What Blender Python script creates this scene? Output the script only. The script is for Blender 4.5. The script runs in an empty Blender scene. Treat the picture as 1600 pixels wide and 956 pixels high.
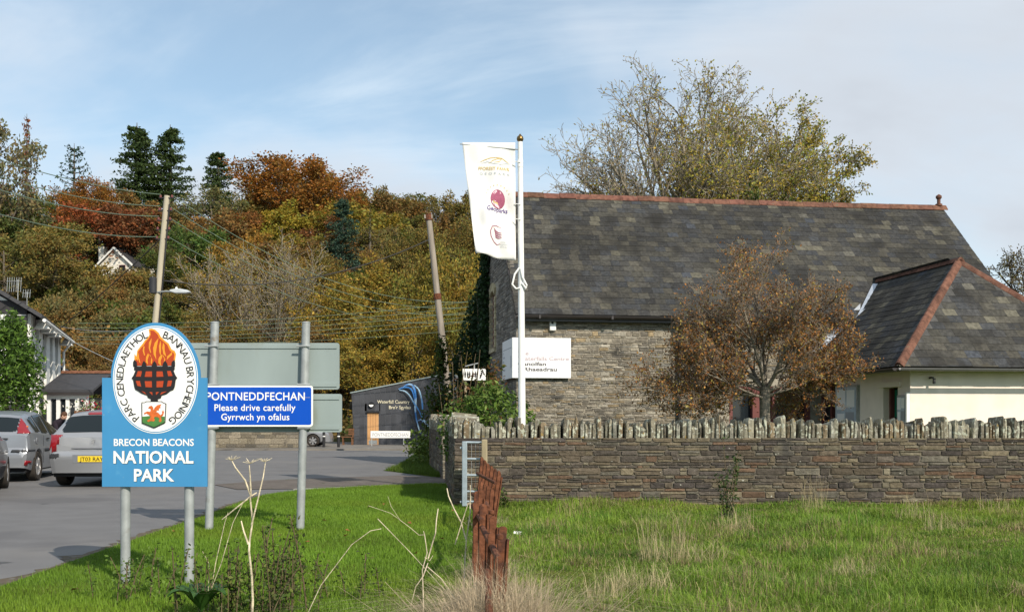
import bpy, bmesh, math, random
import numpy as np
from mathutils import Vector, Matrix

# ------------------------------------------------------------------ camera, sky, sun, exposure
scene = bpy.context.scene
COL = scene.collection
R = math.radians
CAM_Z = 1.37
cam_data = bpy.data.cameras.new('camera')
cam_data.sensor_width = 36.0
cam_data.lens = 36.0
cam_data.shift_y = 172.0 / 1600.0
cam_data.clip_start = 0.1
cam_data.clip_end = 5000.0
cam = bpy.data.objects.new('camera', cam_data)
cam.location = (0, 0, CAM_Z)
cam.rotation_euler = (R(90), 0, 0)
COL.objects.link(cam)
scene.camera = cam

SUN_EL, SUN_AZ = 35.0, 146.0          # the sun stands behind the camera's right shoulder
world = bpy.data.worlds.new('World'); scene.world = world; world.use_nodes = True
nt = world.node_tree; nt.nodes.clear()
def N(t, **kw):
    n = nt.nodes.new(t)
    for k, v in kw.items(): setattr(n, k, v)
    return n
out = N('ShaderNodeOutputWorld'); bg = N('ShaderNodeBackground')
sky = N('ShaderNodeTexSky', sky_type='NISHITA', sun_disc=False)
sky.sun_elevation = R(SUN_EL); sky.sun_rotation = R(SUN_AZ)
sky.air_density = 1.0; sky.dust_density = 0.6; sky.ozone_density = 1.2; sky.altitude = 50
tc = N('ShaderNodeTexCoord'); sep = N('ShaderNodeSeparateXYZ')
nt.links.new(tc.outputs['Generated'], sep.inputs[0])
zc = N('ShaderNodeMath', operation='MAXIMUM'); zc.inputs[1].default_value = 0.0
nt.links.new(sep.outputs['Z'], zc.inputs[0])
za = N('ShaderNodeMath', operation='ADD'); za.inputs[1].default_value = 0.45
nt.links.new(zc.outputs[0], za.inputs[0])
dx = N('ShaderNodeMath', operation='DIVIDE'); dy = N('ShaderNodeMath', operation='DIVIDE')
nt.links.new(sep.outputs['X'], dx.inputs[0]); nt.links.new(za.outputs[0], dx.inputs[1])
nt.links.new(sep.outputs['Y'], dy.inputs[0]); nt.links.new(za.outputs[0], dy.inputs[1])
comb = N('ShaderNodeCombineXYZ')
nt.links.new(dx.outputs[0], comb.inputs[0]); nt.links.new(dy.outputs[0], comb.inputs[1])
def cloud(loc, scl, detail, lo, hi, rough=0.55, dist=0.0):
    mp = N('ShaderNodeMapping'); mp.inputs['Location'].default_value = loc; mp.inputs['Scale'].default_value = scl
    nt.links.new(comb.outputs[0], mp.inputs[0])
    nz = N('ShaderNodeTexNoise'); nz.inputs['Scale'].default_value = 1.0
    nz.inputs['Detail'].default_value = detail; nz.inputs['Roughness'].default_value = rough
    nz.inputs['Distortion'].default_value = dist
    nt.links.new(mp.outputs[0], nz.inputs['Vector'])
    mr = N('ShaderNodeMapRange', interpolation_type='SMOOTHSTEP')
    mr.inputs['From Min'].default_value = lo; mr.inputs['From Max'].default_value = hi
    nt.links.new(nz.outputs['Fac'], mr.inputs['Value'])
    return mr.outputs[0], nz.outputs['Fac']
CLOC = (-6.3, 4.4, 0)
c1, n1 = cloud(CLOC, (1.15, 1.5, 1), 6, 0.44, 0.64, 0.52)                # big soft banks
c2, n2 = cloud((1.7, 4.2, 2), (1.2, 4.0, 1), 7, 0.40, 0.80, 0.6, 0.6)   # thin veils
CL1, CL2 = 0.95, 0.55
tintn = N('ShaderNodeMixRGB', blend_type='MULTIPLY'); tintn.inputs[0].default_value = 1; tintn.inputs[2].default_value = (0.86, 1.03, 1.02, 1)
nt.links.new(sky.outputs[0], tintn.inputs[1])
mixa = N('ShaderNodeMixRGB'); mixb = N('ShaderNodeMixRGB')
f2 = N('ShaderNodeMath', operation='MULTIPLY_ADD'); f2.inputs[1].default_value = CL2; f2.inputs[2].default_value = 0.22; nt.links.new(c2, f2.inputs[0])
f1 = N('ShaderNodeMath', operation='MULTIPLY'); f1.inputs[1].default_value = CL1; nt.links.new(c1, f1.inputs[0])
nt.links.new(f2.outputs[0], mixa.inputs[0]); nt.links.new(tintn.outputs[0], mixa.inputs[1])
mixa.inputs[2].default_value = (6.6, 7.3, 7.8, 1)
nt.links.new(f1.outputs[0], mixb.inputs[0]); nt.links.new(mixa.outputs[0], mixb.inputs[1])
ramp = N('ShaderNodeMixRGB'); ramp.inputs[1].default_value = (6.0, 6.5, 7.1, 1); ramp.inputs[2].default_value = (4.0, 4.3, 4.75, 1)
mr3 = N('ShaderNodeMapRange'); mr3.inputs['From Min'].default_value = 0.50; mr3.inputs['From Max'].default_value = 0.72
nt.links.new(n1, mr3.inputs['Value']); nt.links.new(mr3.outputs[0], ramp.inputs[0])
nt.links.new(ramp.outputs[0], mixb.inputs[2])
nt.links.new(mixb.outputs[0], bg.inputs['Color'])
bg.inputs['Strength'].default_value = 0.118
nt.links.new(bg.outputs[0], out.inputs[0])

sun_d = bpy.data.lights.new('sun', 'SUN'); sun_d.energy = 4.3; sun_d.angle = R(0.53); sun_d.color = (1.0, 0.90, 0.76)
sun = bpy.data.objects.new('sun', sun_d); COL.objects.link(sun)
_sd = Vector((math.sin(R(SUN_AZ)) * math.cos(R(SUN_EL)), math.cos(R(SUN_AZ)) * math.cos(R(SUN_EL)), math.sin(R(SUN_EL))))
sun.rotation_euler = (-_sd).to_track_quat('-Z', 'Y').to_euler()
sun.location = (30, -40, 40)

scene.view_settings.view_transform = 'Standard'
scene.view_settings.look = 'None'
scene.view_settings.exposure = 0.25
scene.view_settings.gamma = 1.0
scene.view_settings.use_curve_mapping = False
scene.cycles.use_denoising = True
scene.cycles.max_bounces = 6
scene.cycles.transparent_max_bounces = 6

# ------------------------------------------------------------------ helpers
rng = np.random.default_rng(11)
rnd = random.Random(5)
def P(px, py, d):                    # a point of the place: metres right, away, up, from where it is seen and how far off it is
    return Vector(((px - 800) / 1600 * d, d, CAM_Z + (650 - py) / 1600 * d))
def tag(o, label=None, cat=None, group=None, kind=None):
    if label: o['label'] = label
    if cat: o['category'] = cat
    if group: o['group'] = group
    if kind: o['kind'] = kind
    return o
def empty(name, loc=(0, 0, 0), rz=0.0):
    o = bpy.data.objects.new(name, None); COL.objects.link(o)
    o.location = loc; o.rotation_euler = (0, 0, rz); o.empty_display_size = 0.2
    return o
def link(name, me, parent=None, loc=None, rz=0.0):
    o = bpy.data.objects.new(name, me); COL.objects.link(o)
    if parent is not None: o.parent = parent
    if loc is not None: o.location = loc
    o.rotation_euler = (0, 0, rz)
    return o
def np_mesh(name, verts, faces, tint=None, mat=None, smooth=False):
    """verts (n,3) array; faces (m,k) array, all faces with k corners; tint (m,3) colours"""
    me = bpy.data.meshes.new(name)
    verts = np.asarray(verts, dtype=np.float32); faces = np.asarray(faces, dtype=np.int32)
    m, k = faces.shape
    me.vertices.add(len(verts)); me.vertices.foreach_set('co', verts.ravel())
    me.loops.add(m * k); me.loops.foreach_set('vertex_index', faces.ravel())
    me.polygons.add(m); me.polygons.foreach_set('loop_start', np.arange(0, m * k, k, dtype=np.int32))
    me.update(calc_edges=True)
    if tint is not None:
        a = me.attributes.new('tint', 'FLOAT_COLOR', 'FACE')
        c = np.ones((m, 4), dtype=np.float32); c[:, :3] = tint
        a.data.foreach_set('color', c.ravel())
    me.polygons.foreach_set('use_smooth', np.full(m, bool(smooth)))
    if mat: me.materials.append(mat)
    return me
class MB:
    def __init__(s): s.v = []; s.f = []
    def add(s, vs, fs):
        b = len(s.v); s.v += [tuple(v) for v in vs]; s.f += [tuple(i + b for i in f) for f in fs]; return s
    def box(s, x0, x1, y0, y1, z0, z1):
        return s.add([(x0, y0, z0), (x1, y0, z0), (x1, y1, z0), (x0, y1, z0), (x0, y0, z1), (x1, y0, z1), (x1, y1, z1), (x0, y1, z1)],
                     [(0, 3, 2, 1), (4, 5, 6, 7), (0, 1, 5, 4), (1, 2, 6, 5), (2, 3, 7, 6), (3, 0, 4, 7)])
    def hexa(s, p):                   # eight corners, bottom ring then top ring
        return s.add(p, [(0, 3, 2, 1), (4, 5, 6, 7), (0, 1, 5, 4), (1, 2, 6, 5), (2, 3, 7, 6), (3, 0, 4, 7)])
    def prism(s, poly, a, b, axis='y'):   # polygon in the two other axes, extruded from a to b
        n = len(poly)
        def pt(q, t):
            return {'y': (q[0], t, q[1]), 'x': (t, q[0], q[1]), 'z': (q[0], q[1], t)}[axis]
        vs = [pt(q, a) for q in poly] + [pt(q, b) for q in poly]
        fs = [tuple(range(n)), tuple(range(2 * n - 1, n - 1, -1))] + [(i, i + n, (i + 1) % n + n, (i + 1) % n) for i in range(n)]
        return s.add(vs, fs)
    def tube(s, pts, rad, n=8, caps=True):
        pts = [Vector(p) for p in pts]
        if not hasattr(rad, '__len__'): rad = [rad] * len(pts)
        b = len(s.v); up = None
        for i, p in enumerate(pts):
            t = (pts[min(i + 1, len(pts) - 1)] - pts[max(i - 1, 0)]).normalized()
            if up is None: up = Vector((0, 0, 1)) if abs(t.z) < 0.9 else Vector((1, 0, 0))
            a = t.cross(up).normalized(); c = a.cross(t).normalized(); up = c
            for j in range(n):
                an = 2 * math.pi * j / n
                s.v.append(tuple(p + (a * math.cos(an) + c * math.sin(an)) * rad[i]))
        for i in range(len(pts) - 1):
            for j in range(n):
                s.f.append((b + i * n + j, b + i * n + (j + 1) % n, b + (i + 1) * n + (j + 1) % n, b + (i + 1) * n + j))
        if caps:
            s.f.append(tuple(b + j for j in range(n - 1, -1, -1))); e = b + (len(pts) - 1) * n
            s.f.append(tuple(e + j for j in range(n)))
        return s
    def lathe(s, prof, n=16, c=(0, 0, 0), caps=True):    # prof: (radius, z)
        b = len(s.v)
        for r, z in prof:
            for j in range(n):
                an = 2 * math.pi * j / n
                s.v.append((c[0] + r * math.cos(an), c[1] + r * math.sin(an), c[2] + z))
        for i in range(len(prof) - 1):
            for j in range(n):
                s.f.append((b + i * n + j, b + i * n + (j + 1) % n, b + (i + 1) * n + (j + 1) % n, b + (i + 1) * n + j))
        if caps:
            s.f.append(tuple(b + j for j in range(n - 1, -1, -1))); e = b + (len(prof) - 1) * n
            s.f.append(tuple(e + j for j in range(n)))
        return s
    def mesh(s, name, mat=None, smooth=False, sharp=None):
        me = bpy.data.meshes.new(name); me.from_pydata(s.v, [], s.f); me.update()
        bm = bmesh.new(); bm.from_mesh(me); bmesh.ops.recalc_face_normals(bm, faces=bm.faces); bm.to_mesh(me); bm.free()
        if smooth:
            me.polygons.foreach_set('use_smooth', np.ones(len(me.polygons), dtype=bool))
            me.set_sharp_from_angle(angle=R(sharp or 40))
        if mat: me.materials.append(mat)
        return me
    def build(s, name, mat, parent=None, loc=None, smooth=False, rz=0.0, sharp=None, bevel=0.0):
        o = link(name, s.mesh(name, mat, smooth, sharp), parent, loc, rz)
        if bevel:
            b = o.modifiers.new('bevel', 'BEVEL'); b.width = bevel; b.segments = 2; b.limit_method = 'ANGLE'
        return o

# ------------------------------------------------------------------ materials
def lin(r, g, b):                     # picture colour (0-255) to scene colour
    return tuple((c / 255 / 12.92) if c / 255 <= 0.04045 else ((c / 255 + 0.055) / 1.055) ** 2.4 for c in (r, g, b))
def mat(name, color, rough=0.7, var=0.15, scale=6.0, tint=None, metal=0.0, spec=0.3, bump=0.0, bscale=40.0, transl=0.0, color2=None, c2scale=2.0, c2=(0.45, 0.65),
        spots=None, coat=0.0, stretch=None):
    m = bpy.data.materials.new(name); m.use_nodes = True
    t = m.node_tree; bs = t.nodes['Principled BSDF']; L = t.links.new
    def nn(ty, **kw):
        n = t.nodes.new(ty)
        for k, v in kw.items(): setattr(n, k, v)
        return n
    geo = nn('ShaderNodeNewGeometry'); pos = geo.outputs['Position']
    if stretch:
        mp = nn('ShaderNodeMapping'); mp.inputs['Scale'].default_value = stretch; L(pos, mp.inputs[0]); pos = mp.outputs[0]
    def noise(sc, det=4.0):
        z = nn('ShaderNodeTexNoise'); z.inputs['Scale'].default_value = sc; z.inputs['Detail'].default_value = det
        L(pos, z.inputs['Vector']); return z.outputs['Fac']
    def mul(a, b):
        x = nn('ShaderNodeMixRGB', blend_type='MULTIPLY'); x.inputs[0].default_value = 1; L(a, x.inputs[1]); L(b, x.inputs[2]); return x.outputs[0]
    rgb = nn('ShaderNodeRGB'); rgb.outputs[0].default_value = (*color[:3], 1); c = rgb.outputs[0]
    if color2:
        mr = nn('ShaderNodeMapRange', interpolation_type='SMOOTHSTEP'); mr.inputs['From Min'].default_value = c2[0]; mr.inputs['From Max'].default_value = c2[1]
        L(noise(c2scale, 6.0), mr.inputs['Value'])
        x = nn('ShaderNodeMixRGB'); L(mr.outputs[0], x.inputs[0]); L(c, x.inputs[1]); x.inputs[2].default_value = (*color2[:3], 1); c = x.outputs[0]
    if tint in ('obj', 'both'):
        oi = nn('ShaderNodeObjectInfo'); c = mul(c, oi.outputs['Color'])
    if tint in ('attr', 'both'):
        at = nn('ShaderNodeAttribute', attribute_name='tint'); c = mul(c, at.outputs['Color'])
    if var:
        mr = nn('ShaderNodeMapRange'); mr.inputs['From Min'].default_value = 0.3; mr.inputs['From Max'].default_value = 0.7
        mr.inputs['To Min'].default_value = 1 - var; mr.inputs['To Max'].default_value = 1 + var
        L(noise(scale, 6.0), mr.inputs['Value'])
        x = nn('ShaderNodeVectorMath', operation='SCALE'); L(c, x.inputs[0]); L(mr.outputs[0], x.inputs['Scale']); c = x.outputs[0]
    if spots:                          # (scale, lo, hi, colour): lichen, stains, rust
        for (sc, lo, hi, col) in spots:
            mr = nn('ShaderNodeMapRange', interpolation_type='SMOOTHSTEP'); mr.inputs['From Min'].default_value = lo; mr.inputs['From Max'].default_value = hi
            L(noise(sc, 5.0), mr.inputs['Value'])
            x = nn('ShaderNodeMixRGB'); L(mr.outputs[0], x.inputs[0]); L(c, x.inputs[1]); x.inputs[2].default_value = (*col, 1); c = x.outputs[0]
    L(c, bs.inputs['Base Color'])
    bs.inputs['Roughness'].default_value = rough; bs.inputs['Metallic'].default_value = metal
    bs.inputs['Specular IOR Level'].default_value = spec
    if coat: bs.inputs['Coat Weight'].default_value = coat; bs.inputs['Coat Roughness'].default_value = 0.05
    if bump:
        b = nn('ShaderNodeBump'); b.inputs['Strength'].default_value = bump; b.inputs['Distance'].default_value = 0.02
        L(noise(bscale, 6.0), b.inputs['Height']); L(b.outputs[0], bs.inputs['Normal'])
    if transl:
        tr = nn('ShaderNodeBsdfTranslucent'); L(c, tr.inputs[0]); mx = nn('ShaderNodeMixShader'); mx.inputs[0].default_value = transl
        L(bs.outputs[0], mx.inputs[1]); L(tr.outputs[0], mx.inputs[2]); L(mx.outputs[0], t.nodes['Material Output'].inputs['Surface'])
    return m
M = {}
M['white_paint'] = mat('white_paint', (0.78, 0.78, 0.76), 0.45, 0.04, 3, spec=0.4)
M['white_print'] = mat('white_print', (0.80, 0.80, 0.78), 0.5, 0.0)
M['black_paint'] = mat('black_paint', (0.02, 0.02, 0.022), 0.45, 0.1, 3)
M['galv'] = mat('galvanised_steel', (0.33, 0.35, 0.35), 0.5, 0.18, 9, metal=0.25, spec=0.5, spots=[(5, 0.62, 0.75, (0.20, 0.17, 0.13))])
M['gate_metal'] = mat('gate_metal', (0.30, 0.36, 0.40), 0.5, 0.15, 9, metal=0.3, spec=0.5)
M['sign_grey'] = mat('sign_back_grey', (0.25, 0.30, 0.295), 0.55, 0.10, 2.0, spots=[(3.0, 0.58, 0.8, (0.20, 0.22, 0.18))], stretch=(1, 1, 0.35))
M['glass_dark'] = mat('dark_glass', (0.012, 0.016, 0.02), 0.05, 0.0, spec=0.7)
SLSP = [(30, 0.62, 0.72, (0.115, 0.11, 0.085)), (1.1, 0.50, 0.72, (0.024, 0.023, 0.021)), (3.3, 0.62, 0.80, (0.062, 0.056, 0.042))]
M['slate_piece'] = mat('slate_piece', (1, 1, 1), 0.8, 0.34, 13, tint='obj', spec=0.16, bump=0.4, bscale=45, spots=SLSP)
M['slate_mass'] = mat('slate_mass', (1, 1, 1), 0.8, 0.34, 13, tint='attr', spec=0.16, bump=0.4, bscale=45, spots=SLSP)
M['underlay'] = mat('roof_underlay', (0.03, 0.03, 0.03), 0.9, 0.1)
M['stone_piece'] = mat('stone_piece', (1, 1, 1), 0.85, 0.3, 16, tint='obj', spec=0.15, bump=0.6, bscale=38, spots=[(17, 0.68, 0.74, (0.42, 0.41, 0.36)), (1.6, 0.58, 0.78, (0.06, 0.055, 0.05))])
M['stone_mass'] = mat('stone_mass', (1, 1, 1), 0.85, 0.3, 16, tint='attr', spec=0.15, bump=0.6, bscale=38, spots=[(17, 0.68, 0.74, (0.42, 0.41, 0.36)), (1.6, 0.58, 0.78, (0.06, 0.055, 0.05))])
M['coping_piece'] = mat('coping_piece', (1, 1, 1), 0.9, 0.3, 14, tint='obj', spec=0.1, bump=0.6, bscale=34, spots=[(15, 0.54, 0.63, (0.44, 0.45, 0.36)), (30, 0.62, 0.68, (0.5, 0.5, 0.45)), (12, 0.66, 0.72, (0.28, 0.19, 0.05))])
M['coping_mass'] = mat('coping_mass', (1, 1, 1), 0.9, 0.3, 14, tint='attr', spec=0.1, bump=0.6, bscale=34, spots=[(15, 0.54, 0.63, (0.44, 0.45, 0.36)), (30, 0.62, 0.68, (0.5, 0.5, 0.45))])
M['mortar_dark'] = mat('mortar_dark', (0.13, 0.115, 0.09), 0.95, 0.3, 10, bump=0.5)
M['mortar_light'] = mat('mortar_light', (0.31, 0.28, 0.225), 0.95, 0.25, 10, bump=0.5)
M['terracotta'] = mat('terracotta', (0.130, 0.060, 0.040), 0.9, 0.45, 9, tint='obj', spots=[(9, 0.6, 0.75, (0.12, 0.09, 0.06))])
M['cream_render'] = mat('cream_render', (0.80, 0.705, 0.615), 0.85, 0.06, 3, spots=[(1.4, 0.60, 0.85, (0.62, 0.57, 0.47))], bump=0.1, bscale=120)
M['gutter'] = mat('gutter_plastic', (0.035, 0.03, 0.03), 0.4, 0.1, 5, spec=0.5)
M['brown_frame'] = mat('brown_frame', (0.16, 0.055, 0.05), 0.5, 0.1, 6)
M['lead'] = mat('lead_flashing', (0.50, 0.54, 0.60), 0.35, 0.15, 8, metal=0.4, spec=0.6)
# ------------------------------------------------------------------ pieces: stones, slates, tiles
def stone_variants(n, seed, bulge=0.05, cut=0.12):
    r = random.Random(seed); res = []
    for _ in range(n):
        ring = []
        for (sx, sz) in ((-1, -1), (1, -1), (1, 1), (-1, 1)):
            c1 = cut * r.uniform(0.3, 1.3); c2 = cut * r.uniform(0.3, 1.3)
            a = (sx * 0.5, sz * (0.5 - c2)); b = (sx * (0.5 - c1), sz * 0.5)
            ring += [a, b] if sx * sz > 0 else [b, a]
        ring = [(x + r.uniform(-.025, .025), z + r.uniform(-.04, .04)) for x, z in ring]
        n8 = len(ring)
        v = [(x, 0.5, z) for x, z in ring] + [(x, -0.36 + r.uniform(-.05, .05), z) for x, z in ring]
        v += [(x * 0.9 + r.uniform(-.02, .02), -0.5 + r.uniform(-bulge, bulge), z * 0.8) for x, z in ring]
        v += [(r.uniform(-.1, .1), -0.5 - bulge * r.uniform(0, 1), r.uniform(-.1, .1))]
        f = []
        for k in (0, n8):
            f += [(k + i, k + (i + 1) % n8, k + n8 + (i + 1) % n8) for i in range(n8)] + [(k + i, k + n8 + (i + 1) % n8, k + n8 + i) for i in range(n8)]
        f += [(2 * n8 + i, 2 * n8 + (i + 1) % n8, 3 * n8) for i in range(n8)]
        res.append((np.array(v), np.array(f)))
    return res
def slab_variants(n, seed):              # upright coping slabs: unit box, base at z=0, uneven pointed or rounded top
    r = random.Random(seed); res = []
    for _ in range(n):
        kind = r.random()
        top = []
        for i, u in enumerate((-0.5, -0.28, 0.0, 0.25, 0.5)):
            e = 1 - (0.26 if kind < .5 else .12) * (abs(u) * 2) ** 2 + r.uniform(-.05, .05)
            if kind > .75: e -= 0.22 * (u + .5)
            top.append((u + r.uniform(-.03, .03), e))
        ring = [(-0.5 + r.uniform(0, .06), 0), (0.5 - r.uniform(0, .06), 0), (0.5 + r.uniform(-.08, .05), 0.5)] + top[::-1] + [(-0.5 + r.uniform(-.05, .08), 0.5)]
        n8 = len(ring)
        back = r.uniform(.8, 1.0)
        v = [(x, 0.5, z * back) for x, z in ring] + [(x, -0.42, z) for x, z in ring] + [(x * .8, -0.5 + r.uniform(-.03, .03), z * .97 + .005) for x, z in ring] + [(0, -0.53, 0.5), (0, .52, .5)]
        f = []
        for k in (0, n8):
            f += [(k + i, k + (i + 1) % n8, k + n8 + (i + 1) % n8) for i in range(n8)] + [(k + i, k + n8 + (i + 1) % n8, k + n8 + i) for i in range(n8)]
        f += [(2 * n8 + i, 2 * n8 + (i + 1) % n8, 3 * n8) for i in range(n8)] + [((i + 1) % n8, i, 3 * n8 + 1) for i in range(n8)]
        res.append((np.array(v), np.array(f)))
    return res
SLATE_V = []
for _s in range(6):
    _r = random.Random(_s + 40); j = lambda a: _r.uniform(-a, a)
    v = np.array([(-.5, 0, 0.004), (.5 + j(.006), j(.012), 0.004), (.5, 1, 0), (-.5, 1, 0), (-.5 + j(.008), j(.018), 0.013), (.5 + j(.008), j(.018), 0.013 + j(.001)), (.5, 1, .005), (-.5, 1, .005)])
    f = np.array([(4, 5, 6), (4, 6, 7), (0, 1, 5), (0, 5, 4), (1, 2, 6), (1, 6, 5), (3, 0, 4), (3, 4, 7)])
    SLATE_V.append((v, f))
STONE_V = stone_variants(14, 3)
SLAB_V = slab_variants(16, 9)

def place_pieces(name, mass_name, parent, variants, items, mat_piece, mat_mass, limit=300):
    """items: (rank, variant index, 4x4 matrix in the parent's frame, tint). The largest become parts of their own, the rest one part."""
    items = sorted(items, key=lambda it: -it[0])
    meshes = {}
    for it in items[:limit]:
        if it[1] not in meshes:
            v, f = variants[it[1]]; meshes[it[1]] = np_mesh(name, v, f, None, mat_piece)
        o = bpy.data.objects.new(name, meshes[it[1]]); COL.objects.link(o)
        o.parent = parent; o.matrix_local = it[2]; o.color = (*it[3], 1)
    rest = items[limit:]
    if rest:
        V, F, T = [], [], []; b = 0
        for _, vi, mx, tc_ in rest:
            v, f = variants[vi]; a = np.array(mx)
            V.append(v @ a[:3, :3].T + a[:3, 3]); F.append(f + b); b += len(v); T.append(np.tile(np.array(tc_), (len(f), 1)))
        o = link(mass_name, np_mesh(mass_name, np.concatenate(V), np.concatenate(F), np.concatenate(T), mat_mass), parent)
        o['kind'] = 'stuff'
def frame(o, ex, ey, ez, sx=1, sy=1, sz=1):
    m = Matrix.Identity(4)
    for i in range(3):
        m[i][0] = ex[i] * sx; m[i][1] = ey[i] * sy; m[i][2] = ez[i] * sz; m[i][3] = o[i]
    return m
def rubble(length, z0, z1, o, ex, ey, palette, seed, hmin=.05, hmax=.13, lmin=.14, lmax=.5, skip=None, top=None, depth=.12, rank=None, proud=0.0, gap=.006):
    """random-coursed rubble on a wall face; o origin, ex along the wall, ey into the wall"""
    r = random.Random(seed); ez = Vector((0, 0, 1)); ex = Vector(ex); ey = Vector(ey); o = Vector(o); items = []
    z = z0
    while z < z1 - .03:
        h = min(r.uniform(hmin, hmax) * (1.45 if r.random() < .16 else 1), z1 - z)
        if z1 - (z + h) < hmin * .7: h = z1 - z
        x = 0.0
        while x < length - .02:
            l = r.uniform(lmin, lmax) * (0.8 + h * 3)
            if length - x - l < lmin * .6: l = length - x
            parts = [(x, z, l, h)]
            if h > hmin * 1.7 and r.random() < .42:
                t = r.uniform(.35, .65) * h; parts = [(x, z, l, t), (x, z + t, l, h - t)]
            for (xx, zz, ll, hh) in parts:
                cx, cz = xx + ll / 2, zz + hh / 2
                if skip and skip(cx, cz, ll, hh): continue
                if top and cz + hh * .3 > top(cx): continue
                c = palette[min(int(r.random() ** 1.3 * len(palette)), len(palette) - 1)]; k = r.uniform(.75, 1.25)
                p = o + ex * cx + ez * (cz + r.uniform(-.004, .004)) + ey * (depth / 2 - proud - r.uniform(0, .008))
                rk = (ll * hh) if rank is None else rank(cx, cz, ll * hh)
                a = r.uniform(-.02, .02); exx = (ex + ez * a).normalized(); ezz = (ez - ex * a).normalized()
                items.append((rk, r.randrange(len(STONE_V)), frame(p, exx, ey, ezz, ll - gap, depth, hh - gap), tuple(q * k for q in c)))
            x += l
        z += h
    return items

# ------------------------------------------------------------------ lettering
_tcache = {}
def text2d(s, size, bold=0.0, align='CENTER', space=1.0, shear=0.0, narrow=1.0):
    key = (s, bold, align, space, shear)
    if key not in _tcache:
        cu = bpy.data.curves.new('t', 'FONT'); cu.body = s; cu.size = 1.0; cu.offset = bold; cu.align_x = align; cu.space_character = space; cu.shear = shear
        cu.resolution_u = 3; cu.fill_mode = 'FRONT'
        o = bpy.data.objects.new('t', cu); COL.objects.link(o)
        dg = bpy.context.evaluated_depsgraph_get(); me = bpy.data.meshes.new_from_object(o.evaluated_get(dg))
        _tcache[key] = ([(v.co.x, v.co.y) for v in me.vertices], [tuple(p.vertices) for p in me.polygons])
        bpy.data.objects.remove(o); bpy.data.curves.remove(cu); bpy.data.meshes.remove(me)
    v, f = _tcache[key]
    k = size / 0.72                       # size = height of a capital
    return [(x * k * narrow, y * k) for x, y in v], f
def text_mb(mb, s, size, fn, width=None, **kw):
    v, f = text2d(s, size, **kw)
    if width:
        xs = [p[0] for p in v]; w = max(xs) - min(xs); c = (max(xs) + min(xs)) / 2; k = width / w
        v = [((x - c) * k, y) for x, y in v]
    mb.add([fn(x, y) for x, y in v], f)
def flat(mb, poly, fn):
    mb.add([fn(*p) for p in poly], [tuple(range(len(poly)))])
def flat_obj(mb, name, mat_, parent):     # thin flat print: no normal recalculation needed
    me = bpy.data.meshes.new(name); me.from_pydata(mb.v, [], mb.f); me.update(); me.materials.append(mat_)
    return link(name, me, parent)
# ------------------------------------------------------------------ the ground and what is laid on it
_py = [-80, 25, 40, 58, 62, 72, 85, 100, 140, 170, 200, 230, 260, 400, 950]
_pz = [0, 0, -.15, -.33, -.33, .4, 3.5, 8, 17, 24, 33, 40, 43, 44, 44]
def gz(x, y):
    h = np.interp(y, _py, _pz)
    s = np.interp(x, [-600, -130, -20, 15, 60, 110, 600], [.8, 1, 1, .85, .4, .1, .05])
    b = np.clip((np.asarray(y) - 70) / 60, 0, 1)
    bump = b * (1.1 * np.sin(np.asarray(x) * .11 + 1) + .9 * np.sin(np.asarray(y) * .13 + np.asarray(x) * .05))
    return np.where(np.asarray(y) > 62, (h + .33) * s - .33 + bump, h)
gy = np.array(sorted(set([-80, -20, 0, 10, 20, 25, 30, 35, 40, 45, 50, 54, 58, 60, 62, 66] + list(range(70, 265, 5)) + [280, 320, 400, 600, 950])), float)
gx = np.array([-600, -400, -250] + list(range(-200, 130, 6)) + [160, 250, 400, 600], float)
X, Y = np.meshgrid(gx, gy); Z = gz(X, Y) - 0.004
nv = len(gx)
F = [(i * nv + j, i * nv + j + 1, (i + 1) * nv + j + 1, (i + 1) * nv + j) for i in range(len(gy) - 1) for j in range(nv - 1)]
M['ground'] = mat('ground_soil', (0.045, 0.050, 0.014), 0.95, 0.35, 3.0, color2=(0.06, 0.045, 0.02), c2scale=.12, spec=0.05)
o = link('ground', np_mesh('ground', np.stack([X, Y, Z], -1).reshape(-1, 3), F, None, M['ground'], True)); tag(o, kind='structure')

EDGE_Y = [-6, 8, 11, 14, 16.5, 17.6, 18.4, 19.0, 19.6, 20.5, 22.3, 23.2, 24.2, 25.8, 28, 33, 40, 45, 49]
EDGE_X = [-4.0, -4.06, -4.15, -4.2, -4.28, -4.25, -4.0, -3.6, -2.9, -1.38, -1.5, -1.75, -2.4, -3.2, -3.15, -3.4, -3.8, -4.2, -4.5]
def edge(y): return np.interp(y, EDGE_Y, EDGE_X)
M['asphalt'] = mat('asphalt', (0.150, 0.147, 0.148), 0.85, 0.10, 2.0, spec=0.25, bump=0.25, bscale=160, spots=[(.35, .50, .72, (0.175, 0.168, 0.162)), (.22, .60, .66, (0.122, 0.119, 0.121)), (.9, .70, .74, (0.07, 0.07, 0.072)), (60, .66, .72, (0.19, 0.185, 0.18))])
ys = sorted(set(EDGE_Y + [25, 30, 35, 40, 20.0, 0, 5, 10, 15, 47.6])); ys = [y for y in ys if y <= 47.6]
V = []; F = []
for i, y in enumerate(ys):
    for x in (-70.0, -30.0, -12.0, float(edge(y))): V.append((x, y, float(gz(x, y)) + .006))
for i in range(len(ys) - 1):
    for j in range(3): F.append((i * 4 + j, i * 4 + j + 1, i * 4 + 5 + j, i * 4 + 4 + j))
o = link('road', np_mesh('road', V, F, None, M['asphalt'])); tag(o, kind='structure')
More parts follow.
